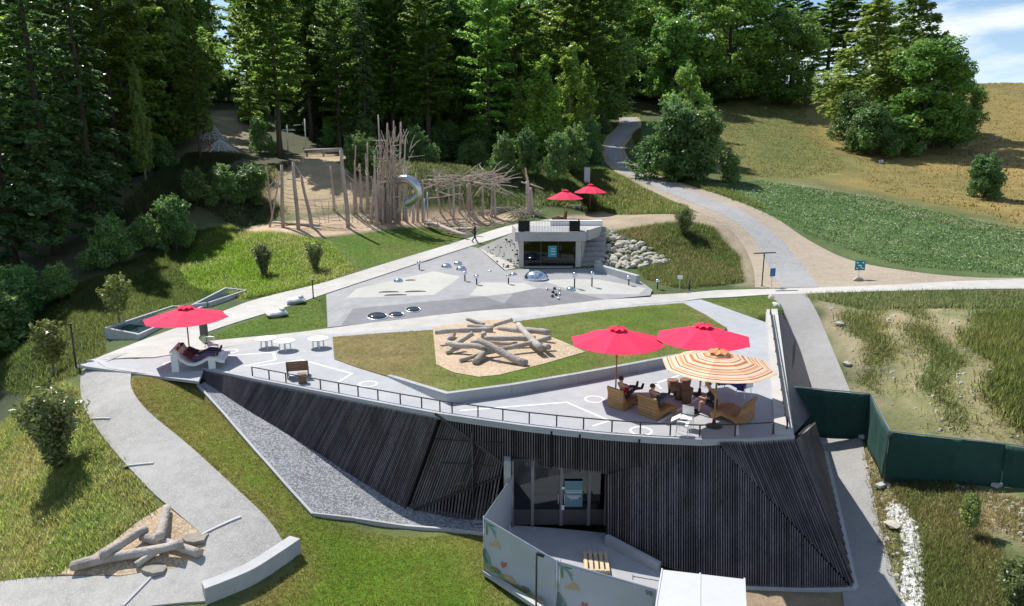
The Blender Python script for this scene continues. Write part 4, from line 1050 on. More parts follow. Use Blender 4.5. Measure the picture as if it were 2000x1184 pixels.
# --- prominent trees, each with its own look (bearing, distance, photograph y of the top, kind, width factor, label)
for px, Y, ty, key, wd, name, label in [
 (285, 74, 113, 'birch', .62, 'birch_tree', 'slim pale green birch in front of the dark trees left of the clearing'),
 (392, 88, -5, 'beech', .66, 'beech_tree', 'open-crowned tree with a bare dark trunk standing before the sunlit upper clearing'),
 (548, 92, -100, 'beech', 1.15, 'beech_tree', 'big beech with a thick dark trunk behind the leaning posts of the playground'),
 (665, 103, -80, 'beech', .9, 'beech_tree', 'beech with twin dark stems behind the tall single playground post'),
 (716, 101, -90, 'spruce', .72, 'spruce_tree', 'narrow dark conifer directly behind the branch tower'),
 (838, 102, -40, 'beech', 1.25, 'beech_tree', 'broad layered beech with bright sprays behind the tube slide'),
 (955, 105, -90, 'beech', 1.0, 'beech_tree', 'tall beech above the branch pergola at the wood edge'),
 (1058, 96, 108, 'fresh', 1.2, 'young_broadleaf_tree', 'lower bright green tree at the wood edge behind the two far red parasols'),
 (1112, 104, 80, 'fresh', 1.0, 'young_broadleaf_tree', 'pointed light green tree beside the uphill road, tallest of its clump'),
 (1143, 106, 118, 'fresh', .8, 'young_broadleaf_tree', 'rounded yellow-green tree right at the left bank of the uphill road'),
 (1018, 100, 150, 'fresh', 1.1, 'young_broadleaf_tree', 'lower bright tree at the left of the light green clump by the wood edge'),
 (1310, 150, 28, 'maple', 1.1, 'round_tree', 'round-topped sunlit tree above the bushes right of the road'),
 (1340, 104, 125, 'maple', .8, 'round_tree', 'grey-green round tree on the right bank of the uphill road'),
 (1420, 158, -60, 'maple', 1.3, 'round_tree', 'huge dark broad tree casting shade at the top of the mown slope'),
 (1541, 152, 3, 'maple', 1.05, 'round_tree', 'egg-shaped sunlit tree standing alone at the top of the mown slope'),
 (1690, 122, -20, 'birch', 2.1, 'birch_tree', 'large drooping birch on the hay slope with light green hanging twigs'),
 (1765, 130, -50, 'birch', 1.8, 'birch_tree', 'tall dark-topped tree behind the drooping birch against the sky'),
 (1795, 112, 76, 'maple', 1.3, 'round_tree', 'wide round tree on the hay slope casting the biggest shadow'),
 (1860, 116, 118, 'maple', .95, 'round_tree', 'low spreading tree at the right end of the hay slope clump'),
]:
    p = spot(px, Y); plant(key, name, p, top_h(p, ty), label, 'tree', FG, wd)
for px, Y, ty, key, wd, lab in [(335, 100, -10, 'beech', 1.0, 'shaded tree with brownish foliage left of the sunlit clearing'), (300, 92, 20, 'beech', .9, 'dark leafy tree between the slim birch and the clearing'), (492, 104, -10, 'beech', .8, 'leafy tree at the right rim of the sunlit clearing'), (610, 110, -60, 'beech', 1.1, 'tall beech above the log beam on the sandy bank'), (770, 108, -60, 'beech', 1.1, 'tall beech rising behind the spikes of the branch tower')]:
    p = spot(px, Y); plant(key, 'beech_tree', p, top_h(p, ty), lab, 'tree', FG, wd)
# --- the dark left edge of the wood
for i, (px, Y, h, key, wd) in enumerate([(-150, 52, 25, 'spruce', 1.1), (-60, 50, 26, 'spruce', 1.1), (28, 55, 27, 'spruce', 1.15), (112, 58, 28, 'spruce', 1.1), (190, 62, 26, 'spruce', .95), (-20, 66, 28, 'spruce', 1), (75, 68, 30, 'beech', 1), (150, 72, 30, 'spruce', 1.), (235, 76, 29, 'beech', .9), (-110, 68, 28, 'spruce', 1.1)]):
    p = spot(px, Y); plant(key, key+'_tree', p, h, 'tall shadowy %s in the dark edge of the wood at far left' % ('spruce' if key == 'spruce' else 'beech'), 'tree', 'dark trees at the far left')
# --- the wood behind
row = []
for Y, a, c, st in ((84, -260, 300, 66), (95, -260, 330, 58), (104, -230, 330, 56), (118, 560, 1180, 66), (128, -230, 400, 60), (140, 500, 1300, 58), (158, -230, 395, 58), (160, 480, 1330, 56), (182, 1130, 1680, 52), (186, -200, 390, 46), (200, -200, 392, 40), (182, 480, 1140, 60)):
    px = a
    while px <= c: row.append((px+R.uniform(-16, 16), Y+R.uniform(-6, 6))); px += st
for px, Y in row:
    if 392 < px < 468 and 88 < Y < 128: continue
    if 360 < px < 478 and 88 < Y < 126: continue
    if 1185 < px < 1262 and Y < 150: continue
    if px > 1150 and 150 < Y < 172 and px < 1215: continue
    key = R.choice(['beech', 'maple', 'spruce', 'maple', 'beech'] if px < 900 else ['beech', 'maple', 'maple', 'spruce'])
    p = spot(px, Y); h = R.uniform(24, 31) if Y < 170 else R.uniform(22, 27)
    if px > 1440: h = R.uniform(23, 27); key = 'beech'
    if 375 < px < 470: h = R.uniform(6, 9); key = 'maple'
    nm = {'beech': 'beech_tree', 'spruce': 'spruce_tree', 'maple': 'round_tree'}[key]
    plant(key, nm, p, h, {'beech': 'tall beech deep in the wood behind the playground', 'spruce': 'dark pointed spruce deep in the wood behind the playground', 'maple': 'round-crowned tree deep in the wood up the hill'}[key], 'tree', {'beech': 'beeches deep in the wood', 'spruce': 'spruces deep in the wood', 'maple': 'round trees deep in the wood'}[key], R.uniform(.95, 1.25)*(1.7 if px > 1440 else 1))
# --- shrubs: (photograph x, y of the foot, y of the top, width factor, kind, label)
for px, py, ty, wd, key, label in [
 (345, 492, 385, .72, 'bush', 'light green sunlit bush at the foot of the dark trees'),
 (290, 490, 420, .8, 'bush', 'dim bush beside the sunlit bush at the foot of the dark trees'),
 (225, 520, 420, .9, 'bush', 'dark bush under the spruces above the footpath'),
 (40, 640, 520, .9, 'bush', 'shadowed bush at the left photo edge above the old footpath'),
 (-20, 700, 560, 1.3, 'bush', 'dark bush cut by the left photo edge, lower of two'),
 (120, 590, 515, .8, 'bush', 'shaded bush under the left spruces behind the young tree'),
 (385, 402, 330, .8, 'bush', 'dark bush at the left end of the bank under the clearing'),
 (440, 400, 322, .85, 'bush', 'large dark bush in the middle of the bank under the clearing'),
 (492, 398, 322, 1.1, 'bush', 'dark bush beside the leaning playground posts'),
 (1030, 345, 255, .6, 'bush', 'tall dark bush at the wood edge behind the dead trunk'),
 (1088, 352, 262, .65, 'bush', 'dark bush at the wood edge left of the grey pillar'),
 (1122, 345, 245, .7, 'bush', 'dark bush behind the grey pillar beside the road bend'),
 (1148, 318, 232, .6, 'bush', 'sunlit bush on the left verge of the uphill road'),
 (985, 345, 262, .7, 'bush', 'shaded bush behind the branch pergola'),
 (1308, 322, 190, .55, 'bush', 'bush closest to the right edge of the uphill road'),
 (1315, 350, 200, .9, 'bush', 'large leafy bush on the right bank of the road'),
 (1372, 352, 212, .85, 'bush', 'bush at the field side of the road bank thicket'),
 (1345, 356, 290, 1.2, 'bush', 'low front bush of the thicket on the right road bank'),
 (1310, 338, 272, .8, 'bush', 'low bush at the foot of the thicket beside the road'),
 (1665, 292, 178, .8, 'bush', 'bush at the left foot of the big birch on the hay slope'),
 (1700, 306, 205, 1.0, 'bush', 'blue-green low bush in front of the hay slope trees'),
 (1750, 304, 225, 1.1, 'bush', 'dark low bush in front of the wide round tree'),
 (1820, 290, 190, 1.1, 'bush', 'dark bush in shade under the wide round tree'),
 (1880, 262, 212, 1.3, 'bush', 'low bush at the right end of the hay slope trees'),
 (1625, 200, 150, .9, 'bush', 'small far bush left of the big birch'),
 (1920, 388, 300, .8, 'bush', 'single round bush in the dry hay field'),
 (700, 345, 262, .9, 'bush', 'sunlit bush between the trunks behind the tall single post'),
 (1480, 190, 120, 1.2, 'bush', 'dark bush at the top edge of the mown slope'),
 (1390, 205, 130, 1.2, 'bush', 'shaded undergrowth bush left of the mown slope top'),
]:
    p = S(px, py); plant(key, 'bush', p, max(.6, top_h(p, ty)), label, 'bush', 'bushes around the wood and slopes', wd*(1.25 if key == 'bush' else 1.0), sink=.6)
for px, py, ty, wd, key, label in [
 (112, 912, 742, 1.12, 'rod_shrub', 'dense upright shrub on the wild meadow beside the gravel path'),
 (1335, 460, 400, 1.2, 'rod_shrub', 'thin grey-green shrub on the bank above the boulders'),
 (516, 538, 468, 1.0, 'rod_shrub', 'small upright shrub in the wild grass left of the path'),
 (616, 528, 468, 1.0, 'rod_shrub', 'small shrub in tall grass below the playground'),
 (1890, 1055, 968, .9, 'young_tree', 'young leafy sapling on the bare bank right of the stones'),
 (1985, 1195, 1090, 1.3, 'rod_shrub', 'low bush in the lower right corner'),
 (233, 640, 540, 1.25, 'young_tree', 'young tree with yellow-green leaves behind the long water trough'),
 (105, 738, 630, 1.35, 'young_tree', 'pale young tree left of the slim dark lamp post'),
]:
    p = S(px, py); t = plant(key, 'shrub' if key == 'rod_shrub' else 'young_tree', p, max(.5, top_h(p, ty)), label, 'shrub' if key == 'rod_shrub' else 'tree', None, wd, sink=.3)

# --- undergrowth under the wood
k = 0
for Y, a, c, st in ((72, -150, 250, 48), (82, -100, 330, 46), (92, 500, 1010, 44), (100, 60, 340, 40), (104, 640, 1150, 40), (116, 500, 1180, 42), (132, 360, 1190, 42), (150, 330, 1200, 44), (168, -100, 1400, 50), (165, 1400, 1480, 26)):
    px = a
    while px <= c:
        x = px+R.uniform(-14, 14); px += st; y_ = Y+R.uniform(-4, 4)
        if 365 < x < 480 and 70 < y_ < 126: continue
        if 520 < x < 720 and y_ < 97: continue
        if 1180 < x < 1262: continue
        p = spot(x, y_); plant('bush', 'undergrowth_bush', p, R.uniform(2.2, 5.5), 'dark undergrowth bush in the shade of the wood', 'bush', 'undergrowth bushes in the wood', R.uniform(.9, 1.4), sink=.8)
# ------------------------------------------------------------------ parasols
def canopy_mesh(r, rise, mt, stripes=None, rz=0.):
    b = MB(); n = 8
    rad = [0, .2, .4, .6, .8, 1.0] if not stripes else [i/40 for i in range(41)]
    def pt(f, a): return (cos(a)*r*f, sin(a)*r*f, -rise*(f**1.12))
    for k in range(n):
        a0, a1 = 2*pi*k/n+rz, 2*pi*(k+1)/n+rz
        for i in range(len(rad)-1):
            f0, f1 = rad[i], rad[i+1]; f0 = max(f0, .012)
            if stripes: b.mi = stripes[i % len(stripes)]
            c = 3; row = []
            for f in (f0, f1):
                A, B_ = Vector(pt(f, a0)), Vector(pt(f, a1))
                row.append([A.lerp(B_, t/c)+Vector((0, 0, -.045*r*f*sin(pi*t/c)*.5)) for t in range(c+1)])
            for t in range(c): b.add([row[0][t], row[1][t], row[1][t+1], row[0][t+1]], [(0, 1, 2, 3)])
    me = b.mesh('canopy', mt); return me
def vent_mesh(r, mt, mi=0):
    b = MB(); b.mi = mi; n = 8
    for k in range(n):
        a0, a1 = 2*pi*k/n, 2*pi*(k+1)/n; am = (a0+a1)/2; R0 = r*.20
        b.add([(0, 0, .08), (cos(a0)*R0, sin(a0)*R0, -.055), (cos(am)*R0*.86, sin(am)*R0*.86, .02), (cos(a1)*R0, sin(a1)*R0, -.055)], [(0, 1, 2), (0, 2, 3)])
    return b.mesh('vent_cap', mt)
STR = [mat('stripe_cream', (.80, .66, .48), .85, .05, 14), mat('stripe_orange', (.72, .34, .15), .85, .06, 14), mat('stripe_rust', (.44, .12, .065), .85, .06, 14), mat('stripe_peach', (.80, .50, .32), .85, .05, 14)]
for _m in STR: glow_through(_m, .2)
SEQ = [1, 2, 0, 0, 3, 2, 0, 0, 1, 1, 2, 0, 3, 3, 0, 2, 0, 0, 1, 2, 1, 0, 0, 3, 2, 0, 1, 1, 3, 0, 2, 0, 0, 3, 1, 0, 2, 0, 0, 3]
def parasol(px, py, ty, ry, r, label, striped=False, rz=0., tilt=(0, 0), z=None):
    p = S(px, py) if z is None else Zp(px, py, z)
    apex = top_h(p, ty); rim = top_h(p, ry); rise = max(.5, apex-rim)
    t = thing('striped_parasol' if striped else 'red_parasol', label, 'parasol', p, rz, 'parasols')
    m = [STR[i] for i in range(4)] if striped else MT['red']
    o = add_mesh('canopy', canopy_mesh(r, rise, m, SEQ if striped else None), t, (0, 0, apex-.06)); o.rotation_euler = (tilt[0], tilt[1], 0)
    s = o.modifiers.new('cloth', 'SOLIDIFY'); s.thickness = .006
    v = add_mesh('vent_cap', vent_mesh(r, m, 1), t, (0, 0, apex-.035))
    b = MB(); b.tube([(0, 0, 0), (0, 0, apex-.05)], .032 if not striped else .035, 8); b.build('pole', MT['pole_wood'] if not striped else MT['wood'], t, True, False)
    b = MB(); b.ball((0, 0, apex+.04), .05, 8, 5); b.build('finial', MT['pole_wood'], t, True, False)
    b = MB(); b.lathe([(.30, 0), (.30, .05), (.08, .09), (.055, .30)], n=12); b.build('base', MT['black_metal'], t, True, False)
    rb = MB().tube([(.05, 0, -.05), (r*.985, 0, -rise-.02)], .014, 4).mesh('rib', MT['pole_wood'])
    st = MB().tube([(.04, 0, -rise*.95-.1), (r*.5, 0, -rise*.5-.06)], .011, 4).mesh('strut', MT['pole_wood'])
    for k in range(8):
        q = add_mesh('rib', rb, t, (0, 0, apex-.08)); q.rotation_euler = (0, 0, 2*pi*k/8)
        q2 = add_mesh('strut', st, q)
    return t
parasol(372, 702, 598, 619, 1.93, 'red parasol shading the wavy lounger at the left end of the terrace', rz=.2, z=0)
parasol(1202, 775, 639, 664, 1.93, 'red parasol over the wooden loungers near the lawn wall', rz=.39, z=0)
parasol(1366, 772, 633, 658, 1.95, 'red parasol partly hidden behind the orange striped parasol', rz=.1, z=0)
parasol(1394, 834, 684, 711, 2.02, 'orange and cream striped parasol at the right corner of the terrace', True, .3, z=0)
parasol(1103, 429, 371, 387, 1.95, 'far red parasol beside the low concrete hut, left of two', rz=.15)
parasol(1152, 414, 360, 375, 1.95, 'farthest red parasol, standing on the grass behind the hut', rz=.3)

# ------------------------------------------------------------------ low white tables
def low_table(px, py, label):
    p = Zp(px, py, .02); t = thing('low_table', label, 'table', p, R.uniform(0, 1), 'white tables on the terrace')
    b = MB(); b.lathe([(.30, .40), (.50, .455), (.53, .48), (.53, .50), (.50, .51)], n=20); b.build('tabletop', MT['white'], t, False, False)
    for k in range(4):
        a = k*pi/2+.4; b = MB(); b.tube([(cos(a)*.27, sin(a)*.27, 0), (cos(a)*.25, sin(a)*.25, .43)], .035, 6); b.build('leg', MT['white'], t, False, False)
low_table(521, 679, 'white round low table closest to the loungers')
low_table(557, 684, 'white round low table standing forward between its two neighbours')
low_table(622, 679, 'white round low table beside the lawn corner')
def small_table(px, py, label, d=.5, h=.5):
    p = Zp(px, py, .02); t = thing('side_table', label, 'table', p, .3)
    b = MB(); b.box((0, 0, h), (d, d*.8, .04)); b.build('tabletop', MT['white'], t, False, False, .008)
    for x in (-1, 1):
        for y in (-1, 1):
            b = MB(); b.tube([(x*d*.42, y*d*.33, 0), (x*d*.42, y*d*.33, h)], .018, 6); b.build('leg', MT['steel'], t, False, False)
small_table(418, 692, 'small white side table beside the wavy lounger')
small_table(1392, 757, 'white table behind the seated people under the red parasol', .9, .7)

# ------------------------------------------------------------------ wooden loungers, seats and stools
def profile_seat(t, prof, width, wood, plank, gap=.012, th=.028, name='plank'):
    """planks laid side by side along a side profile (forward, up)"""
    P = [Vector((0, a, c)) for a, c in prof]; L_ = [0]
    for a, c in zip(P[:-1], P[1:]): L_.append(L_[-1]+(c-a).length)
    def at_(s):
        for i in range(len(P)-1):
            if s <= L_[i+1]+1e-9: return P[i].lerp(P[i+1], (s-L_[i])/(L_[i+1]-L_[i]))
        return P[-1]
    n = max(1, int(L_[-1]/plank))
    for k in range(n):
        a, c = at_(L_[-1]*k/n+gap/2), at_(L_[-1]*(k+1)/n-gap/2); m = (a+c)/2; d = (c-a)
        nn = Vector((1, 0, 0)).cross(d).normalized(); w = width*R.uniform(.985, 1.0)
        b = MB(); b.beam(m-Vector((w/2, 0, 0)), m+Vector((w/2, 0, 0)), d.length, th, nn); b.build(name, wood, t, False, False)
def side_plate(t, poly, x, wood, th=.035):
    b = MB(); k = len(poly)
    vs = [(x-th/2, a, c) for a, c in poly]+[(x+th/2, a, c) for a, c in poly]
    b.add(vs, [tuple(range(k)), tuple(range(2*k-1, k-1, -1))]+[(i, i+k, (i+1) % k+k, (i+1) % k) for i in range(k)])
    b.build('side_panel', wood, t, False, False)
CH = [(-.42, 1.0), (-.30, .66), (-.18, .36), (-.02, .29), (.25, .33), (.55, .42), (.85, .38), (1.08, .30)]
def lounge_chair(px, py, rz, w, label, s=1.0):
    p = Zp(px, py, .02); t = thing('wooden_lounger', label, 'lounger', p, rz, 'wooden loungers on the terrace')
    profile_seat(t, [(a*s, c*s) for a, c in CH], w, MT['wood'], .105)
    profile_seat(t, [((a-.10)*s, c*s) for a, c in ((-.36, .98), (-.26, .62), (-.30, .30), (-.26, .02))], w*.98, MT['wood'], .115, name='back_plank')
    poly = [(-.40*s, .02), (-.36*s, .5*s), (-.45*s, .95*s), (-.38*s, .95*s), (-.26*s, .6*s), (-.15*s, .33*s), (.25*s, .30*s), (.55*s, .39*s), (1.05*s, .27*s), (1.0*s, .02), (.85*s, .02), (.55*s, .22*s), (.1*s, .12*s), (-.1*s, .02)]
    for x in (-w/2+.03, w/2-.03): side_plate(t, poly, x, MT['wood'])
    return t
C1 = lounge_chair(1212, 795, -.85, .80, 'wooden lounger beside the pole of the red parasol, holding the person in red', .86)
C2 = lounge_chair(1274, 811, -.9, .92, 'wooden lounger between the red and the striped parasol, its planked back to the railing', .86)
C3 = lounge_chair(1444, 820, .85, 1.1, 'wide wooden lounger in the corner under the striped parasol', .88)
# folded wooden bench seat near the railing
p = Zp(582, 738, .02); t = thing('plank_chair', 'brown wooden plank seat with a small block table by the front railing', 'seat', p, .25)
profile_seat(t, [(-.10, .80), (.02, .40), (.10, .30), (.55, .33)], .95, MT['wood_dark'], .10)
for x in (-.44, .44): side_plate(t, [(-.1, 0), (-.12, .78), (-.05, .78), (.08, .34), (.55, .32), (.52, 0), (.42, 0), (.3, .15), (.05, .1)], x, MT['wood_dark'])
p = Zp(591, 748, .02); t = thing('block_stool', 'small brown wooden block stool in front of the plank seat', 'stool', p, .3)
b = MB(); b.box((0, 0, .2), (.34, .30, .40)); b.build('block', MT['wood_dark'], t, False, False, .015)
b = MB(); b.box((0, 0, .415), (.40, .34, .03)); b.build('top', MT['wood_dark'], t, False, False, .006)
# round wooden tub stools
for px, py, h, lab in ((1313, 765, .50, 'brown tub stool at the left of the stool cluster by the loungers'), (1326, 780, .62, 'tallest brown tub stool in the middle of the stool cluster'), (1341, 787, .60, 'brown tub stool nearest the seated person with the cap'), (1338, 764, .5, 'brown tub stool at the back of the stool cluster, toward the white table')):
    p = Zp(px, py, .02); t = thing('tub_stool', lab, 'stool', p, R.uniform(0, 3), 'brown tub stools')
    b = MB(); b.lathe([(.17, 0), (.20, h*.5), (.235, h)], n=14); b.build('body', MT['wood_dark'], t, True, False)
    b = MB(); b.lathe([(.24, h), (.245, h+.02), (.22, h+.035)], n=14); b.build('seat', MT['wood_dark'], t, False, False)
# white plastic chairs
def plastic_chair(px, py, rz, label, folded=False):
    p = Zp(px, py, .02); t = thing('white_chair', label, 'chair', p, rz, 'white plastic chairs')
    b = MB(); b.box((0, 0, .44), (.44, .42, .03)); b.build('seat', MT['white'], t, False, False, .01)
    rot = Matrix.Rotation(-.22 if not folded else -1.0, 3, 'X')
    b = MB(); b.box((0, -.24, .64), (.42, .025, .36), rot=rot); b.build('backrest', MT['white'], t, False, False, .01)
    for x in (-.19, .19):
        for y in (-.18, .18):
            b = MB(); b.tube([(x*1.12, y*1.2, 0), (x, y, .43)], .014, 6); b.build('leg', MT['white'], t, False, False)
plastic_chair(1340, 838, 2.7, 'white plastic chair in front of the seated person with the cap')
plastic_chair(1332, 851, -1.9, 'low white plastic chair against the front railing', True)
plastic_chair(1452, 775, .6, 'white chair with thin legs under the person in blue')
# wavy white lounger
p = Zp(388, 715, .02); t = thing('wave_lounger', 'wavy white lounger with wooden slats under the left red parasol', 'lounger', p, -1.35)
WV = [(-1.0, .95), (-.95, 1.0), (-.80, .92), (-.6, .62), (-.3, .38), (0, .32), (.3, .42), (.6, .58), (.85, .55), (1.1, .42), (1.3, .40)]
profile_seat(t, WV, 1.5, MT['white'], .09)
for x in (-.76, .76):
    side_plate(t, [(a, c+.02) for a, c in WV]+[(a, c-.10) for a, c in WV[::-1]], x, MT['white'], .05)
    for y, h in ((-.82, .85), (.75, .48)):
        b = MB(); b.box((x, y, h/2), (.06, .30, h)); b.build('leg', MT['white'], t, False, False)
# cushions on the grass
def cushion(px, py, rz, label, col='canvas'):
    p = S(px, py); t = thing('lounge_cushion', label, 'cushion', p, rz, 'pale cushions on the grass')
    b = MB(); N = 12
    def cell(u, v): return max(0, (1-abs(u)**3.2)*(1-abs(v)**3.2))**.45
    vs = []; 
    for s in (1, -1):
        for i in range(N+1):
            for j in range(N+1):
                u, v = 2*i/N-1, 2*j/N-1; c = cell(u, v); vs.append((u*.62*(1-.05*(v*v)), v*.5, .20+(s*.19*c if s > 0 else -.19*c**.6)+.08*u*0+.05*sin(3*u+v)*c))
    fs = []; M_ = (N+1)**2
    for s in (0, 1):
        for i in range(N):
            for j in range(N):
                q = [s*M_+i*(N+1)+j, s*M_+(i+1)*(N+1)+j, s*M_+(i+1)*(N+1)+j+1, s*M_+i*(N+1)+j+1]; fs.append(tuple(q if s == 0 else q[::-1]))
    b.add(vs, fs); b.build('pad', MT[col], t, True, False)
    b = MB(); b.ball((.32, 0, .42), .25, 10, 6, (.75, 1.5, .5)); b.build('head_roll', MT[col], t, True, False)
cushion(541, 618, .5, 'pale lounge cushion on the small lawn nearer the tables')
cushion(578, 592, .25, 'pale lounge cushion on the small lawn beside the diagonal path')

# ------------------------------------------------------------------ logs
def log_mesh(a, c, r0, r1, bend=.1, seed=0, n=9, mt='log', knots=True):
    rs = random.Random(seed); a, c = Vector(a), Vector(c); d = c-a; L_ = d.length
    s = d.cross(Vector((0, 0, 1))); s = s.normalized() if s.length > 1e-3 else Vector((1, 0, 0)); u = s.cross(d).normalized()
    k1, k2, ph = rs.uniform(-1, 1)*bend, rs.uniform(-.5, .5)*bend, rs.uniform(0, 6)
    pts, rad = [], []
    for i in range(n):
        f = i/(n-1); pts.append(a+d*f+s*(sin(pi*f)*k1+sin(2*pi*f+ph)*k2*.4)*L_*.25+u*(sin(2*pi*f)*k2)*L_*.2); rad.append((r0+(r1-r0)*f)*rs.uniform(.9, 1.1))
    b = MB(); b.tube(pts, rad, 10)
    return b
def px_log(x1, y1, z1, x2, y2, z2, zf):
    return zf(x1, y1, z1), zf(x2, y2, z2)
def over_lawn(px, py, up):
    p = ZL(px, py+up*48); d = ray(px, py); Y = p.y; return Yp(px, py, Y)
# climbing heap on the raised lawn: (end 1, height above the chips), (end 2, height), radii
LG = thing('log_climbing_heap', 'heap of crossed grey logs for climbing on the wood-chip bed of the raised lawn', 'climbing logs', ZL(965, 680))
for i, (x1, y1, h1, x2, y2, h2, r0, r1, bd) in enumerate([
 (850,649,.75,963,644,.75,.13,.15,.35),(973,641,.55,1073,650,.6,.13,.17,.1),(1012,635,.85,1057,681,.45,.15,.17,.08),(934,664,.95,1027,711,.12,.15,.19,.1),
 (873,669,.55,953,684,.4,.15,.15,.4),(898,705,.1,1075,659,.7,.10,.13,.1),(946,661,.6,1046,661,.5,.13,.14,.1),(890,673,.15,924,651,.75,.12,.13,.1),
 (911,623,.6,945,635,.35,.10,.13,.3),(914,636,.3,962,640,.35,.10,.12,.1),(964,636,.25,1001,624,.6,.11,.13,.15),(884,652,.25,880,664,.05,.18,.18,.05),
 (944,650,.7,946,668,.05,.14,.16,.02),(928,708,.15,956,680,.45,.17,.14,.05),(1050,672,.1,1071,678,.5,.12,.15,.02),(920,668,.2,1010,672,.2,.11,.11,.15),(872,690,.1,905,674,.35,.10,.12,.1)]):
    zf = lambda x, y, h: Zp(x, y, float(max(lz(np.array([ZL(x, y).x]), np.array([ZL(x, y).y]))[0], .035))+h)
    log_mesh(zf(x1, y1, h1), zf(x2, y2, h2), r0, r1, bd, i+3).build('log', MT['log'], LG, True)
# five logs on the meadow bed
def over(px, py, h):
    p = S(px, py)
    for _ in range(8): p = Zp(px, py, drop(p.x, p.y)+h)
    return p
for i, (x1, y1, h1, x2, y2, h2, r0, r1, bd, lab) in enumerate([
 (142,1106,.17,354,1062,.42,.165,.14,.15,'long pale log lying across the others on the wood-chip bed beside the path'),
 (198,1086,.42,287,1032,.30,.16,.13,.2,'upper left weathered log leaning on the heap beside the wild meadow'),
 (311,1052,.40,326,992,.16,.15,.14,.06,'short log pointing uphill to the gravel path from the heap'),
 (278,1048,.15,391,1081,.15,.15,.14,.05,'lowest log under the others, its cut end towards the gravel path'),
 (266,1104,.10,318,1068,.22,.12,.11,.05,'short thick log propped under the long pale log')]):
    a, c = over(x1, y1, h1), over(x2, y2, h2)
    b = log_mesh(a, c, r0, r1, bd, 40+i); o = b.build('weathered_log', MT['log'], None, True)
    tag(o, lab, 'log', 'logs beside the gravel path')
MT['flat_stone'] = mat('grey_slab_stone', (.27, .25, .21), .9, .25, 3, .02, 12)
# flat stepping stones by that bed
for px, py, lab in ((383, 1052, 'flat pale stone at the corner of the wood-chip bed, right of the logs'), (305, 1112, 'flat pale stone at the lower rim of the wood-chip bed')):
    p = S(px, py); b = MB(); k = 9
    b.prism([(p.x+cos(2*pi*i/k)*R.uniform(.3, .5), p.y+sin(2*pi*i/k)*R.uniform(.2, .34)) for i in range(k)], p.z-.05, p.z+.07)
    tag(b.build('flat_stone', MT['flat_stone'], bevel=.02), lab, 'stone')

# ------------------------------------------------------------------ curved bench and small walls
P = spline([(399,1168),(440,1152),(490,1130),(540,1098),(578,1072)], 5)
Q = [S(a, c) for a, c in P]; zt = -2.35
b = MB(); L1, L2 = [], []
base_z = [float(H(q.x, q.y)) for q in Q]
for i, q in enumerate(Q):
    d = (Q[min(i+1, len(Q)-1)]-Q[max(i-1, 0)]); d.z = 0; d.normalize(); n_ = Vector((d.y, -d.x, 0))
    L1.append(q-n_*.22); L2.append(q+n_*.22)
vs = []
for i in range(len(Q)):
    z = base_z[i]+.46
    vs += [(L1[i].x, L1[i].y, z), (L2[i].x, L2[i].y, z), (L2[i].x, L2[i].y, base_z[i]-.4), (L1[i].x, L1[i].y, base_z[i]-.4)]
fs = [(3, 2, 1, 0), tuple(4*(len(Q)-1)+j for j in range(4))]
for i in range(len(Q)-1):
    for j in range(4): fs.append((4*i+j, 4*i+(j+1) % 4, 4*i+4+(j+1) % 4, 4*i+4+j))
b.add(vs, fs); tag(b.build('curved_bench', MT['concrete'], bevel=.015), 'curved pale concrete bench at the bend of the gravel path', 'bench')
for x1, y1, x2, y2 in ((160,824,215,818),(240,914,300,905),(392,1046,470,1010),(310,1112,240,1184)):
    a, c = S(x1, y1), S(x2, y2); b = MB(); n = 6
    for k in range(n):
        p, q = a.lerp(c, k/n), a.lerp(c, (k+1)/n); p.z = drop(p.x, p.y)+.01; q.z = drop(q.x, q.y)+.01; b.beam(p, q, .10, .05)
    tag(b.build('drain_strip', MT['concrete']), kind='structure')

# ------------------------------------------------------------------ water troughs
def trough(P4, label, h=.30):
    Q = [S(a, c) for a, c in P4]; z = sum(q.z for q in Q)/4; t = thing('water_trough', label, 'water trough', (Q[0].x, Q[0].y, z), 0, 'water troughs')
    c0 = sum((Vector((q.x, q.y, 0)) for q in Q), Vector())/4
    wtr = MB(); ins = [Vector((q.x, q.y, 0)).lerp(c0, .05) for q in Q]
    wtr.quad(*[(p.x, p.y, z+h-.12) for p in ins]); 
    for i in range(4):
        a, c = Q[i], Q[(i+1) % 4]; b = MB(); a2, c2 = Vector((a.x, a.y, 0)), Vector((c.x, c.y, 0)); d = (c2-a2).normalized(); n_ = Vector((-d.y, d.x, 0))
        if (c0-a2).dot(n_) < 0: n_ = -n_
        a3, c3 = a2+d*(.001 if i % 2 else .16), c2-d*(.001 if i % 2 else .16)
        b.prism([(a3.x, a3.y), (c3.x, c3.y), (c3.x+n_.x*.155, c3.y+n_.y*.155), (a3.x+n_.x*.155, a3.y+n_.y*.155)], z-.5, z+h); b.build('rim', MT['concrete'], t, bevel=.015)
    wm = wtr.build('water', WATER, t)
    fl = MB(); fl.quad(*[(p.x, p.y, z-.1) for p in ins]); fl.build('basin_floor', MT['concrete_dark'], t)
    return t
WATER = bpy.data.materials.new('trough_water'); WATER.use_nodes = True
wb = WATER.node_tree.nodes['Principled BSDF']; wb.inputs['Base Color'].default_value = (.045, .075, .085, 1); wb.inputs['Roughness'].default_value = .06
trough([(206,662),(272,664),(398,602),(336,600)], 'long water trough with pale rims beside the gravel path, partly behind the red parasol')
trough([(374,604),(410,600),(484,573),(440,570)], 'shorter water trough further up the diagonal path')

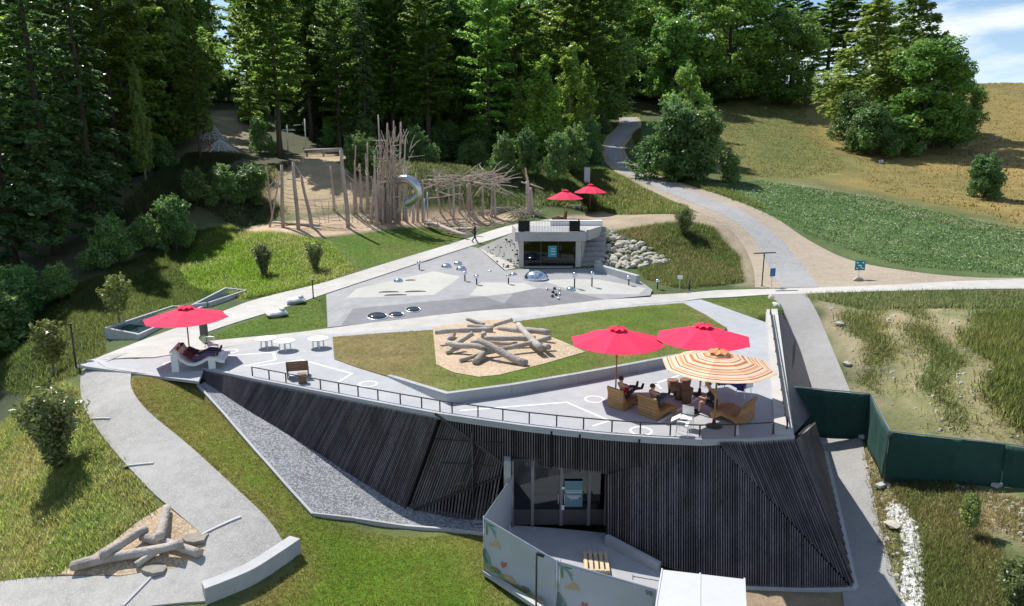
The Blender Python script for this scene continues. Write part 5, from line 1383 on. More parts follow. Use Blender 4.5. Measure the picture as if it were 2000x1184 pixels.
# ------------------------------------------------------------------ steel domes, portholes, slits and posts on the play yard
def dome(px, py, r, label, sq=.75):
    p = S(px, py+1); b = MB(); prof = [(r*cos(a), r*sq*sin(a)) for a in [i*pi/2/8 for i in range(8)]]+[(.01, r*sq)]
    b.lathe(prof, p-Vector((0, 0, .02)), 20); o = b.build('steel_dome', MT['chrome'], None, True); tag(o, label, 'steel dome', 'polished steel domes')
for px, py, r, lab in ((1047,544,.95,'largest polished steel dome, in front of the hut'),(872,521,.45,'steel dome at the left of the group of three on the upper yard'),(895,515,.38,'rearmost steel dome of the group of three on the upper yard'),(901,526,.45,'steel dome nearest the viewer in the group of three'),(778,549,.36,'single steel dome on the left white field of the yard'),(1003,536,.28,'low steel dome between the hut and the white fields'),(1115,565,.34,'steel dome at the ridge behind the ball cluster'),(957,529,.16,'tiny steel dome at the foot of the climbing wall'),(986,523,.14,'tiny steel dome beside the hut door')):
    dome(px, py, r, lab)
dg = mat('dark_glass', (.03, .045, .06), .08, .2, 3, spec=.8)
for px, py, r, lab in ((737,618,.58,'largest round porthole on the dark slope of the yard'),(774,615,.45,'middle round porthole on the dark slope'),(807,605,.44,'rightmost round porthole, highest on the dark slope')):
    p = S(px, py); hit = BVH.ray_cast(Vector((0, 0, CAMZ)), Vector(ray(px, py)).normalized(), 400); n_ = hit[1] if hit[1].z > 0 else -hit[1]
    t = thing('porthole', lab, 'porthole', p, 0, 'round portholes in the play yard')
    q = n_.to_track_quat('Z', 'Y')
    b = MB(); prof = [(r*cos(a), r*.30*sin(a)+.01) for a in [i*pi/2/6 for i in range(6)]]+[(.01, r*.31)]; b.lathe(prof, n=22); o = b.build('lens', dg, t, True, False); o.rotation_euler = q.to_euler()
    b = MB(); b.lathe([(r*1.14, -.05), (r*1.14, .03), (r*1.0, .035), (r*1.0, -.05)], n=22); o = b.build('ring', MT['steel'], t, True, False); o.rotation_euler = q.to_euler()
for px, py, w, lab in ((760,571,1.1,'left dark slot in the left white field'),(812,570,1.15,'right dark slot in the left white field'),(773,577,1.2,'front dark slot in the left white field'),(802,548,.6,'short dark slot at the back of the left white field')):
    p = S(px, py); t = thing('ground_slot', lab, 'slot', p, .06, 'dark slots in the white field')
    b = MB(); k = 10; o_ = [(cos(pi*i/k)*w*.62, .30*sin(pi*i/k)) for i in range(k+1)]
    b.prism([(a, c-.05) for a, c in o_], -.1, .035); b.build('opening', MT['slat_back'], t, False, False)
    b = MB(); b.prism([(a*1.06, c*1.15-.10) for a, c in o_], -.1, .018); b.build('frame', MT['steel'], t, False, False)
pm = MB(); pm.tube([(0, 0, 0), (0, 0, .48)], .05, 8); pm = pm.mesh('post', MT['black_metal'])
hm = MB(); hm.lathe([(.05, .44), (.16, .50), (.18, .60), (.15, .70), (.05, .74)], n=12); hm = hm.mesh('cap', MT['chrome'], True)
for px, py, lab in ((819,527,'steel capped post nearest the diagonal path on the yard'),(908,549,'steel capped post left of the middle white field'),(931,556,'steel capped post at the left tip of the middle white field'),(993,555,'steel capped post on the middle white field'),(1122,562,'tall steel capped post on the right white field'),(1156,560,'steel capped post on the right white field, right of the tall one'),(1228,557,'steel capped post near the right tip of the yard'),(1284,565,'last steel capped post at the grass edge right of the yard')):
    p = S(px, py); t = thing('play_post', lab, 'post', p, 0, 'steel capped play posts'); add_mesh('post', pm, t); add_mesh('cap', hm, t)
    if 'tall' in lab: t.scale = (1, 1, 1.5)
BC = thing('ball_cluster', 'cluster of small steel balls on the dark slope', 'play balls', S(1081, 575))
for i, (x, y) in enumerate(((1069,566),(1083,565),(1093,568),(1080,572),(1093,576),(1079,580),(1091,585),(1086,577))):
    b = MB(); b.ball(S(x, y)+Vector((0, 0, .07)), .11 if i % 2 else .09, 10, 6); b.build('ball', MT['chrome'] if i % 2 == 0 else MT['black_metal'], BC, True)

# ------------------------------------------------------------------ concrete hut with steps and climbing wall
Hb = S(1066, 523); hx0, hx1 = Zp(1014, 523, Hb.z).x, Zp(1124, 523, Hb.z).x; hy = Hb.y; hz = Hb.z; hh = top_h(Hb, 470); hr = top_h(Hb, 452)
HUT = thing('concrete_hut', 'small pale concrete hut with a dark glass front and a railed viewing roof', 'hut', (Hb.x, hy, hz))
cm = MT['path']
def hb(name, c, d, m=cm, bev=.02, par=HUT): 
    b = MB(); b.box(c, d); return b.build(name, m, par, bevel=bev)
hb('side_wall', (hx0+.18, hy+2, hz+hh/2), (.36, 4, hh)); hb('side_wall', (hx1+.22, hy+2, hz+hh/2), (.44, 4, hh))
b = MB(); b.prism([(hx0-.35, hy-.55), (hx1+.75, hy-.55), (hx1+1.5, hy+4.6), (hx0-.1, hy+4.6)], hz+hh, hz+hr); b.build('roof_slab', MT['concrete_dark'], HUT, bevel=.02)
b = MB(); b.prism([(hx1+.46, hy), (hx1+1.45, hy+4.5), (hx1+.6, hy+4.5)], hz-.3, hz+hh-.003); b.build('wing_wall', cm, HUT)
hb('back_wall', ((hx0+hx1)/2, hy+4.2, hz+hh/2), (hx1-hx0, .3, hh), MT['concrete_dark'])
hb('floor_sill', ((hx0+hx1)/2, hy+.3, hz+.04), (hx1-hx0-.4, .8, .1), MT['concrete_dark'])
gw = (hx1-hx0-.36)/3
for k in range(3):
    xa = hx0+.36+gw*k; g = hb('glass_pane', (xa+gw/2, hy+.3, hz+hh/2+.05), (gw-.06, .025, hh-.2), MT['tinted_glass'], 0)
    hb('glazing_bar', (xa+.0, hy+.3, hz+hh/2+.03), (.06, .07, hh-.14), MT['black_metal'], 0)
for a in (.12, hh-.05): hb('frame_rail', ((hx0+hx1)/2+.05, hy+.3, hz+a), (hx1-hx0-.36, .08, .08), MT['black_metal'], 0)
hb('curtain', ((hx0+hx1)/2, hy+1.4, hz+hh/2), (hx1-hx0-.5, .05, hh-.1), mat('brown_board', (.16, .11, .085), .8, .2, 3, stretch=(4, 1, .6)), 0)
t = thing('hut_poster', 'turquoise poster on the glass front of the hut', 'poster', (Zp(1079, 500, 0).x, hy+.27, hz+1.0))
tp = mat('turquoise_print', (.03, .30, .40), .5, .3, 3)
xs_ = Yp(1071, 490, hy).x, Yp(1088, 490, hy).x; zs_ = Yp(1079, 503, hy).z, Yp(1079, 481, hy).z
hb('sheet', (sum(xs_)/2, hy+.265, sum(zs_)/2), (xs_[1]-xs_[0], .012, zs_[1]-zs_[0]), tp, 0, t)
for f in (.25, .5, .72): hb('text_line', (sum(xs_)/2+.05, hy+.255, zs_[0]+(zs_[1]-zs_[0])*f), ((xs_[1]-xs_[0])*.5, .008, .06), MT['white'], 0, t)
# roof of the hut: railing with two solid ends
zr = hz+hr+.0
RL = thing('hut_railing', 'railing on the hut roof with black panels at both ends', 'railing', (Hb.x, hy-.3, zr))
for xa, xb in ((hx0-.05, hx0+.85), (hx1-.6, hx1+.25)):
    hb('end_panel', ((xa+xb)/2, hy-.35, zr+.45), (xb-xa, .06, .86), MT['slat_back'], 0, RL)
    hb('end_panel', (xa if xa < hx0+.2 else xb, hy+.4, zr+.45), (.06, 1.3, .86), MT['slat_back'], 0, RL)
hb('rail', ((hx0+hx1)/2, hy-.35, zr+.88), (hx1-hx0, .05, .04), MT['black_metal'], 0, RL)
for k in range(26): hb('bar', (hx0+.9+(hx1-hx0-1.55)*k/25, hy-.35, zr+.44), (.018, .018, .86), MT['black_metal'], 0, RL)
# roof furniture
t = thing('roof_bench', 'long pale bench block on the hut terrace', 'bench', Zp(1120, 438, zr)); b = MB(); c = Zp(1105, 440, zr); b.box((c.x+.9, c.y, zr+.22), (4.6, .9, .44)); b.build('seat', MT['white'], t, bevel=.02)
t = thing('wooden_lounger', 'brown wooden lounger under the far left parasol behind the hut', 'lounger', S(1098, 431), 1.3, 'wooden loungers on the terrace'); profile_seat(t, CH, .9, MT['wood_dark'], .2)
for x in (-.42, .42): side_plate(t, [(-.40, .02), (-.45, .95), (-.38, .95), (-.15, .33), (.55, .39), (1.05, .27), (1.0, .02)], x, MT['wood_dark'])
b = MB(); b.prism([(p.x, p.y) for p in zp([(1050,441),(1160,441),(1175,452),(1150,460),(1010,460),(1000,450)], 3.3)], 2.9, zr-.003+.0); tag(b.build('hut_terrace', MT['path']), kind='structure')
# steps right of the hut
ST = thing('outdoor_steps', 'wide flight of grey concrete steps beside the hut', 'steps', (hx1+2, hy+.5, hz))
STEPM = mat('step_concrete', (.27, .27, .275), .85, .15, 3, .004, 40); ns = 8; sy0, sy1 = hy+.2, hy+5.2; ztop = hz+hr-.15
for k in range(ns):
    y0 = sy0+(sy1-sy0)*k/ns; z1 = hz+(ztop-hz)*(k+1)/ns; xo = .35+1.0*k/ns
    b = MB(); b.box((hx1+xo+1.05, (y0+sy1+1)/2, (z1+hz-.5)/2+(ztop-hz)/ns*0), (1.9-.04*k, sy1+1-y0, z1-hz+.5)); b.build('step', STEPM, ST, bevel=.015)
# climbing wall on the left
CW_ = thing('climbing_wall', 'sloping pale concrete triangle with dark climbing holds left of the hut', 'climbing wall', S(975, 515))
tri = [Zp(935,484,1.6), Zp(1009,457,hz+hr-.1), Vector((hx0-.02, hy+.2, hz+.0)), Zp(987,528,.74)]
tri[1] = Vector((hx0-.05, hy+1.8, hz+hr-.12))
b = MB(); bk = [p+Vector((0, .5, -.6)) for p in tri]; b.add(tri+bk, [(0, 3, 2, 1), (4, 5, 6, 7), (0, 1, 5, 4), (1, 2, 6, 5), (2, 3, 7, 6), (3, 0, 4, 7)]); b.build('panel', MT['path'], CW_)
nw = (tri[2]-tri[3]).cross(tri[1]-tri[3]).normalized(); nw = nw if nw.y < 0 else -nw
rs = random.Random(5)
for k in range(34):
    u, v = rs.uniform(.06, .94), rs.uniform(.06, .94); p = tri[0].lerp(tri[1], u).lerp(tri[3].lerp(tri[2], u), v)
    b = MB(); b.ball(p+nw*.03, rs.uniform(.06, .115), 7, 4, (1.2, .8, .8)); b.build('hold', MT['black_metal'] if rs.random() < .75 else MT['stone'], CW_)
# low angled wall right of the steps
lwp = [Zp(1168, 521, .95), Zp(1250, 545, .7)]
b = MB(); q0, q1 = lwp; n_ = Vector((q1.y-q0.y, q0.x-q1.x, 0)).normalized()*-.4
b.prism([(q0.x, q0.y), (q1.x, q1.y), (q1.x-n_.x, q1.y-n_.y), (q0.x-n_.x, q0.y-n_.y)], .0, [1.22, .98, .98, 1.22]); tag(b.build('low_wall', MT['concrete'], bevel=.02), 'low concrete seat wall at the foot of the boulders', 'wall')
b = MB(); a, c = S(1090, 412), S(1142, 410); b.beam(S(960, 414)+Vector((0, 0, .2)), S(1135, 409)+Vector((0, 0, .2)), .4, .6); tag(b.build('low_wall', MT['concrete_dark'], bevel=.02), 'long low grey wall behind the far parasols', 'wall')
# boulders
BS = thing('boulder_bank', 'bank of pale rough boulders between the steps and the grassy slope', 'boulders', S(1230, 490))
def rock_mesh(seed, s=1):
    rs = np.random.RandomState(seed); bm = bmesh.new(); bmesh.ops.create_icosphere(bm, subdivisions=1, radius=1)
    for v in bm.verts: v.co *= rs.uniform(.62, 1.22); v.co.z *= .72
    me = bpy.data.meshes.new('stone'); bm.to_mesh(me); bm.free(); me.materials.append(MT['stone']); return me
ROCKS = [rock_mesh(i) for i in range(7)]
bankp = zone([(1180,455),(1200,450),(1225,470),(1262,482),(1312,510),(1290,520),(1240,525),(1168,518),(1170,490)])
rs = random.Random(9); got = []
xs_ = [p[0] for p in bankp]; ys_ = [p[1] for p in bankp]; tries = 0
while len(got) < 95 and tries < 6000:
    tries += 1; x, y = rs.uniform(min(xs_), max(xs_)), rs.uniform(min(ys_), max(ys_)); r_ = rs.uniform(.2, .55)
    if not inside(bankp, np.array([x]), np.array([y]))[0] or any((x-a)**2+(y-c)**2 < (.62*(r_+d))**2 for a, c, d in got): continue
    got.append((x, y, r_))
    o = add_mesh('stone', rs.choice(ROCKS), BS, Vector((x, y, drop(x, y)+r_*.25))-base_of(BS)); o.rotation_euler = (rs.uniform(-.4, .4), rs.uniform(-.4, .4), rs.uniform(0, 6)); o.scale = (r_*rs.uniform(1, 1.5), r_*rs.uniform(.8, 1.1), r_*rs.uniform(.7, 1.1))
# white drainage stones at the lower right
DS = thing('stone_swale', 'narrow strip of white crushed stones beside the access lane', 'stones', S(1770, 1060)); dsp = zone([(1732,988),(1765,990),(1790,1030),(1800,1080),(1806,1184),(1806,1215),(1765,1215),(1762,1140),(1768,1090),(1760,1040),(1735,1010)])
xs_ = [p[0] for p in dsp]; ys_ = [p[1] for p in dsp]; k = 0; restb = MB(); wstone = mat('white_stone', (.62, .62, .60), .9, .2, 3); WR = []
for m_ in ROCKS:
    q = m_.copy(); q.materials.clear(); q.materials.append(wstone); WR.append(q)
while k < 900:
    x, y = rs.uniform(min(xs_), max(xs_)), rs.uniform(min(ys_), max(ys_))
    if not inside(dsp, np.array([x]), np.array([y]))[0]: continue
    r_ = rs.uniform(.05, .12); z = drop(x, y)+r_*.3
    if k < 240:
        o = add_mesh('stone', rs.choice(WR), DS, Vector((x, y, z))-base_of(DS)); o.rotation_euler = (rs.uniform(-.5, .5), rs.uniform(-.5, .5), rs.uniform(0, 6)); o.scale = (r_*1.3, r_, r_)
    else:
        me = rs.choice(ROCKS); q = Quaternion((rs.uniform(-1, 1), rs.uniform(-1, 1), rs.uniform(-1, 1), 1)).normalized()
        restb.add([Vector((x, y, z))+q@(v.co*r_) for v in me.vertices], [tuple(p_.vertices) for p_ in me.polygons])
    k += 1
tag(restb.build('small_stones', wstone, DS), kind='stuff')
for px, py, w, lab in ((1745,1028,.35,'flat ochre slab lying across the white stone strip'),(1722,318,.5,'grey boulder in the hay field before the big shadow'),(1676,548,.42,'round pale boulder at the foot of the teal sign'),(1640,636,.3,'pale stone on the bare verge of the access lane'),(1655,714,.26,'pale stone in the rubble beside the access lane'),(1505,582,.3,'first of the pale rocks at the corner of the small lawn'),(1516,598,.32,'pale rock next to the roof parapet corner')):
    p = S(px, py); o = add_mesh('boulder', R.choice(ROCKS), None, p+Vector((0, 0, w*.3))); o.scale = (w*1.3, w*.9, w*(.4 if 'flat' in lab else .9)); o.rotation_euler = (0, 0, R.uniform(0, 6)); tag(o, lab, 'rock', 'single rocks')

# ------------------------------------------------------------------ lamps and signs
def lamp(px, py, ty, label, head=None):
    p = S(px, py); h = top_h(p, ty); t = thing('lamp_post', label, 'lamp', p, 0)
    b = MB(); b.tube([(0, 0, 0), (0, 0, h)], .045, 8); b.build('pole', MT['black_metal'], t, True, False)
    b = MB(); b.lathe([(.09, 0), (.09, .03), (.05, .05)], n=10); b.build('foot', MT['black_metal'], t, False, False)
    if head == 'tee':
        b = MB(); b.beam((-.75, 0, h+.0), (.8, 0, h+.06), .22, .06); b.build('lamp_head', MT['black_metal'], t, False, False)
    elif head: b = MB(); b.box((.06, -.05, h), (.22, .16, .06)); b.build('lamp_head', MT['black_metal'], t, False, False)
    return t
lamp(150, 724, 632, 'slim dark lamp post at the left end of the terrace', 1)
lamp(1488, 559, 495, 'black street lamp with a flat T-shaped head at the road corner', 'tee')
lamp(612, 582, 548, 'short dark path light at the edge of the small lawn', 1)
lamp(1241, 352, 339, 'tiny dark path light on the verge where the road bends', 1)
def sign(px, py, ty, by, wpx, col, label, name='sign', rz=0, marks=None, thick=.03):
    p = S(px, py); h1, h0 = top_h(p, ty), top_h(p, by); w = wpx/FPX*(p.y*CP+(CAMZ-p.z)*SP)
    t = thing(name, label, 'sign', p, rz); b = MB(); b.tube([(0, .03, 0), (0, .03, h1-.05)], .03, 6); b.build('post', MT['steel'], t, False, False)
    b = MB(); b.box((0, -.01, (h0+h1)/2), (w, thick, h1-h0)); b.build('panel', col, t, False, False, .01)
    for (u, v, a, c) in marks or (): b = MB(); b.box((u*w, -.01-thick/2-.004, h0+(h1-h0)*v), (a*w, .006, c*(h1-h0))); b.build('mark', MT['white'], t, False, False)
    return t
teal = mat('teal_sign', (.012, .22, .26), .5, .1, 4)
sign(1677, 545, 509, 528, 20, teal, 'teal square sign with white symbols on a post above a boulder', marks=[(-.28, .78, .16, .14), (.28, .78, .16, .14), (-.06, .5, .3, .12), (.1, .38, .1, .3), (-.28, .2, .14, .12), (.28, .2, .14, .12)])
blue = mat('blue_sign', (.05, .16, .36), .45, .15, 4)
t = sign(1507, 560, 524, 540, 12, blue, 'small blue shield-shaped sign beside the T-shaped lamp', rz=.3)
sign(1327, 569, 538, 545, 10, MT['white'], 'small white information plate on a thin post by the path', rz=-.2)
t = lamp(1346, 567, 544, 'thin dark post right of the white information plate')
t = thing('waste_bin', 'tall dark grey waste bin on a post at the lawn corner', 'waste bin', Zp(400, 668, 0)); p = Zp(400, 668, 0)
b = MB(); b.box((p.x, p.y, .70), (.34, .26, .64)); b.build('container', mat('bin_grey', (.07, .075, .08), .5, .1, 4), t, bevel=.015)
b = MB(); b.box((p.x+.10, p.y+.08, .20), (.07, .05, .42)); b.build('stand', MT['black_metal'], t)
t = thing('wire_stool', 'thin wire ring stool behind the waste bin', 'stool', Zp(408, 675, .02)); p = Zp(408, 675, .02)
b = MB(); b.tube([(p.x+cos(a)*.3, p.y+sin(a)*.3, .42) for a in [i*pi/8 for i in range(17)]], .015, 5, False); b.build('ring', MT['steel'], t)
for k in range(3): b = MB(); b.tube([(p.x+cos(k*2.1)*.3, p.y+sin(k*2.1)*.3, .42), (p.x+cos(k*2.1)*.2, p.y+sin(k*2.1)*.2, .02)], .012, 5); b.build('leg', MT['steel'], t)
p = S(1146, 360); h = top_h(p, 327); t = thing('grey_pillar', 'pale grey pillar with a flat face at the wood edge', 'pillar', p)
b = MB(); b.box((0, 0, h/2), (.7, .45, h)); b.build('shaft', MT['concrete'], t, False, False, .02); b = MB(); b.box((-.1, -.235, h*.55), (.16, .02, h*.5)); b.build('face_plate', mat('pale_blue', (.35, .48, .58), .5, .1, 3), t, False, False)

# ------------------------------------------------------------------ green screened fence at the right
gt = [(1543,757),(1690,770),(1728,843),(1952,868),(2100,892)]; gb = [(1543,846),(1690,862),(1726,937),(1950,957),(2100,985)]
GF = thing('screen_fence', 'temporary wire fence covered with dark green netting beside the access lane', 'fence', Zp(1727, 935, -2.65))
gz = [-2.75, -2.62, -2.68, -2.42, -2.2]
gB = [Zp(a, c, z) for (a, c), z in zip(gb, gz)]; gT = [Vector((q.x, q.y, Yp(t_[0], t_[1], q.y).z)) for q, t_ in zip(gB, gt)]
gB[0] = Vector((gT[0].x, gB[0].y, gB[0].z))
for i in range(4):
    a0, a1, c0, c1 = gB[i], gB[i+1], gT[i], gT[i+1]; b = MB(); N, Mv = 26, 8; d = (a1-a0); n_ = Vector((d.y, -d.x, 0)).normalized()
    vs = []
    for u in range(N+1):
        for v in range(Mv+1):
            f, g = u/N, v/Mv; p = a0.lerp(a1, f).lerp(c0.lerp(c1, f), g+.0); p = p+n_*(.05+.035*sin(f*17+i*2)*sin(g*pi)+.02*sin(f*41+g*3)*sin(g*pi)+.03*sin(f*6+g*4+i)); p.z += .03*sin(f*9+i)*(1-g); vs.append(p)
    b.add(vs, [(u*(Mv+1)+v, (u+1)*(Mv+1)+v, (u+1)*(Mv+1)+v+1, u*(Mv+1)+v+1) for u in range(N) for v in range(Mv)]); o = b.build('screen_net', MT['green_net'], GF, True)
    sm = o.modifiers.new('cloth', 'SOLIDIFY'); sm.thickness = .01
    b = MB(); b.beam(c0+Vector((0, 0, .03)), c1+Vector((0, 0, .03)), .045, .045); b.build('top_rail', MT['steel'], GF)
for i in range(5):
    gz_ = drop(gB[i].x, gB[i].y); b = MB(); b.tube([(gB[i].x, gB[i].y, gz_), gT[i]+Vector((0, 0, .05))], .022, 6); b.build('post', MT['steel'], GF)
    b = MB(); b.box((gB[i].x, gB[i].y, gz_+.06), (.7, .24, .13), .5); b.build('foot_block', MT['concrete'], GF, bevel=.02)

# ------------------------------------------------------------------ printed banners on site fence in front of the entrance
SF = thing('banner_fence', 'site fence with white printed banners of leaves and flowers around the entrance', 'fence', Zp(1087, 1180, -4.0))
bz = -4.0
fA, fB, fC = Zp(1000, 1029, -3.93), Zp(946, 1118, -4.0), Zp(1066, 1196, -4.05)
hA = Yp(1000, 932, fA.y).z; hB = Yp(946, 1011, fB.y).z
fM = Yp(1088, 1096, 18.9); fM = Vector((fM.x, 18.9, fM.z)); fD = Yp(1283, 1152, 17.6)
ban = mat('banner_white', (.44, .465, .50), .55, .05, 1.6, .02, 2.4)
leafs = {k: mat('print_'+k, c, .6, .1, 5) for k, c in dict(green=(.12, .22, .12), teal=(.17, .29, .27), ochre=(.46, .36, .19), red=(.42, .14, .13), lime=(.27, .31, .12), dark=(.11, .17, .15)).items()}
def banner(a0, a1, z0a, z0b, z1a, z1b, amp=.05, prints=True, seed=0):
    N, Mv = 22, 14; d = Vector((a1.x-a0.x, a1.y-a0.y, 0)); ln = d.length; n_ = Vector((d.y, -d.x, 0)).normalized()
    def pt(f, g, o_=0.): 
        z = (z0a+(z0b-z0a)*f)*(1-g)+(z1a+(z1b-z1a)*f)*g
        w = amp*(sin(f*7+seed+g*2.5)*.6+sin(f*15-g*6+seed)*.3+sin(g*5+f*3)*.3)*sin(pi*min(1, max(0, g)))**.5
        return Vector((a0.x, a0.y, 0))+d*f+n_*(w+o_)+Vector((0, 0, z))
    b = MB(); b.add([pt(u/N, v/Mv) for u in range(N+1) for v in range(Mv+1)], [(u*(Mv+1)+v, (u+1)*(Mv+1)+v, (u+1)*(Mv+1)+v+1, u*(Mv+1)+v+1) for u in range(N) for v in range(Mv)])
    o = b.build('banner', ban, SF, True); sm = o.modifiers.new('cloth', 'SOLIDIFY'); sm.thickness = .006; sm.offset = -1
    def blob(f, g, rx, ry, ang, m, k=10):
        q = []
        for i in range(k):
            t_ = 2*pi*i/k; x, y = cos(t_)*rx, sin(t_)*ry*(1 if sin(t_) > 0 else .8); q.append((f+(x*cos(ang)-y*sin(ang))/ln, g+(x*sin(ang)+y*cos(ang))/(z1a-z0a)))
        bb = MB(); bb.add([pt(f, g, .012)]+[pt(u, v, .012) for u, v in q], [(0, i+1, (i+1) % k+1) for i in range(k)]); pp = bb.build('printed_leaf', leafs[m], o)
    if prints:
        blob(.09, .90, .28, .05, -.5, 'teal'); blob(.13, .84, .24, .045, -1.0, 'teal'); blob(.05, .82, .2, .045, -1.5, 'green'); blob(.10, .94, .2, .04, .1, 'green')
        for k in range(5): blob(.14+.02*k, .62+.03*(k % 2), .05, .12, -.6+.3*k, 'ochre')
        blob(.12, .58, .12, .06, .2, 'ochre'); blob(.03, .30, .12, .3, .1, 'dark'); blob(.08, .26, .09, .3, .35, 'teal'); blob(.28, .34, .05, .13, .1, 'red'); blob(.31, .36, .05, .12, -.4, 'red')
        for k in range(9): blob(.08+.10*k, .12-.012*k+.05*(k % 2), .24, .13, -.1+.25*(k % 3), ('lime', 'green', 'lime', 'ochre')[k % 4])
        for k in range(4): blob(.2+.2*k, .2-.02*k, .05, .06, 0, ('red', 'ochre')[k % 2])
    return pt
banner(fA, fB, fA.z+.25, fB.z+.1, hA, hB, .03, False, 2)
d_ = (fC-fB); fM2 = Vector((fM.x, fM.y, 0))
banner(fB, Vector((fM.x, fM.y, 0)), fB.z+.08, fM.z-1.9, hB, fM.z, .07, True, 0)
ptD = banner(Vector((fM.x, fM.y, 0)), Vector((fD.x, fD.y, 0)), fM.z-1.9, fD.z-1.9, fM.z-.03, fD.z, .05, True, 3)
for q, zt_ in ((fA, hA), (fB, hB), (fM, fM.z), (fD, fD.z)):
    b = MB(); b.tube([(q.x, q.y, zt_-2.15), (q.x, q.y, zt_+.05)], .03, 8); b.build('post', MT['steel'], SF, True)
b = MB(); b.tube([(fM.x+.09, fM.y+.02, fM.z-2.1), (fM.x+.09, fM.y+.02, fM.z+.03)], .028, 8); b.build('post', MT['steel'], SF, True)
for a, za, c, zc in ((fA, hA, fB, hB), (fB, hB, fM, fM.z), (fM, fM.z, fD, fD.z)):
    b = MB(); b.tube([(a.x, a.y, za), (c.x, c.y, zc)], .02, 6); b.build('top_rail', MT['steel'], SF)
b = MB(); b.beam(Zp(946, 1117, -4.0), Zp(1068, 1197, -4.0), .16, .14); tag(b.build('edging_strip', MT['concrete']), kind='structure')
# letters at the corner of the right banner
LT = {'S': [(1,1,0,1),(0,1,0,.5),(0,.5,1,.5),(1,.5,1,0),(1,0,0,0)], 'T': [(0,1,1,1),(.5,1,.5,0)], 'O': [(0,0,0,1),(0,1,1,1),(1,1,1,0),(1,0,0,0)]}
for i, ch in enumerate('STO'):
    bb = MB()
    for x1, y1, x2, y2 in LT[ch]: bb.beam(ptD(.90+(i+x1*.62)*.022, .875+y1*.07, .02), ptD(.90+(i+x2*.62)*.022, .875+y2*.07, .02), .022, .006)
    bb.build('letter', leafs['dark'], SF)
# black gate post with a hinge
p = Yp(1048, 1080, 18.7); t = thing('gate_post', 'thin black post with a hinge plate in front of the left banner', 'post', (p.x, p.y, p.z-2.2))
b = MB(); b.tube([(0, 0, 0), (0, 0, 2.2)], .03, 8); b.build('pole', MT['black_metal'], t, True, False); b = MB(); b.box((.12, .02, 2.12), (.24, .06, .09), rot=Matrix.Rotation(.35, 3, 'Y')); b.build('hinge_plate', MT['black_metal'], t, False, False)
# pallet
p = Zp(1164, 1102, -4.02); t = thing('wooden_pallet', 'pale wooden pallet lying on the entrance forecourt', 'pallet', p, -.06)
pw = mat('pallet_wood', (.55, .44, .29), .8, .2, 4, stretch=(1, 6, 6))
for k in range(5): b = MB(); b.box((-.36+.18*k, 0, .135), (.12, 1.15, .025)); b.build('board', pw, t, False, False)
for k in range(3): b = MB(); b.box((0, -.5+.5*k, .065), (.86, .1, .1)); b.build('bearer', pw, t, False, False)
# white covered trailer at the bottom edge
z_ = -2.2; q = [Zp(1292, 1111, z_), Zp(1455, 1130, z_), Zp(1462, 1260, z_), Zp(1268, 1260, z_)]
t = thing('covered_trailer', 'white canvas topped trailer cut by the bottom edge in front of the black slats', 'trailer', (q[0].x, q[0].y, -4.15))
b = MB(); b.prism([(p.x, p.y) for p in q], z_-.45, z_); b.build('canvas_top', MT['canvas'], t, bevel=.05)
c0 = [p.lerp(sum(q, Vector())/4, .03) for p in q]; b = MB(); b.prism([(p.x, p.y) for p in c0], -3.6, z_-.44); b.build('body', MT['black_metal'], t)
for a, c in ((.0, 0.), (.46, .5), (.985, .985)):
    b = MB(); b.beam(q[0].lerp(q[1], a+.008)+Vector((0, 0, .004)), q[3].lerp(q[2], c+.004)+Vector((0, 0, .004)), .045, .03); b.build('seam', MT['canvas'], t)
for s in (.2, .8):
    for e_ in (0, 1):
        w_ = (q[0].lerp(q[3], s) if e_ == 0 else q[1].lerp(q[2], s)); b = MB(); b.tube([(w_.x+(.1 if e_ == 0 else -.3), w_.y, -3.75), (w_.x+(.3 if e_ == 0 else -.1), w_.y, -3.75)], .38, 14); b.build('wheel', MT['black_metal'], t, False)
b = MB(); p = Yp(1236, 1133, 18.2); b.tube([p, p+Vector((0, 0, .18))], .012, 5); b.tube([p+Vector((0, 0, .12)), p+Vector((.75, -.1, .04))], .012, 5); tag(b.build('fence_clip', MT['black_metal'], SF), kind='') if False else b.build('fence_clip', MT['black_metal'], SF)
# ------------------------------------------------------------------ the branch playground
def stake(t, b0, t0, r0=.14, r1=.09, dy=0., bend=.05, mt='post', seed=0, name='post'):
    a = S(*b0); c = Yp(t0[0], t0[1], a.y+dy); a = a-Vector((0, 0, .15))
    return log_mesh(a, c, r0, r1, bend, seed, 7).build(name, MT[mt], t, True)
def twig(t, a, c, r=.03, bend=.25, seed=0, name='branch', mt='branch'):
    return log_mesh(a, c, r, r*.45, bend, seed, 6).build(name, MT[mt], t, True)
rs = random.Random(21)
RC = thing('rope_course', 'leaning trunk posts with sagging ropes at the left end of the playground', 'climbing frame', S(585, 446))
for i, q in enumerate([((553,444),(550,322),.19,.13),((583,448),(573,316),.2,.14),((609,444),(588,342),.17,.12),((526,444),(545,350),.10,.06),((534,432),(520,325),.10,.05),((653,412),(646,324),.15,.1),((680,445),(666,293),.22,.16)]):
    stake(RC, q[0], q[1], q[2], q[3], 0, .10, 'post', i)
for i, (a, c) in enumerate([((588,342),(572,316)),((545,350),(575,330)),((560,350),(612,358)),((520,372),(548,338)),((524,380),(545,355)),((590,345),(622,362))]):
    twig(RC, Yp(*a, S(585, 446).y), Yp(*c, S(585, 446).y+.3), .05, .2, i)
def rope(t, a, c, sag=.35, r=.022):
    pts = [a.lerp(c, k/6)-Vector((0, 0, sag*4*(k/6)*(1-k/6))) for k in range(7)]
    b = MB(); b.tube(pts, r, 4, False); b.build('rope', MT['rope'], t, True)
Y0 = S(640, 440).y
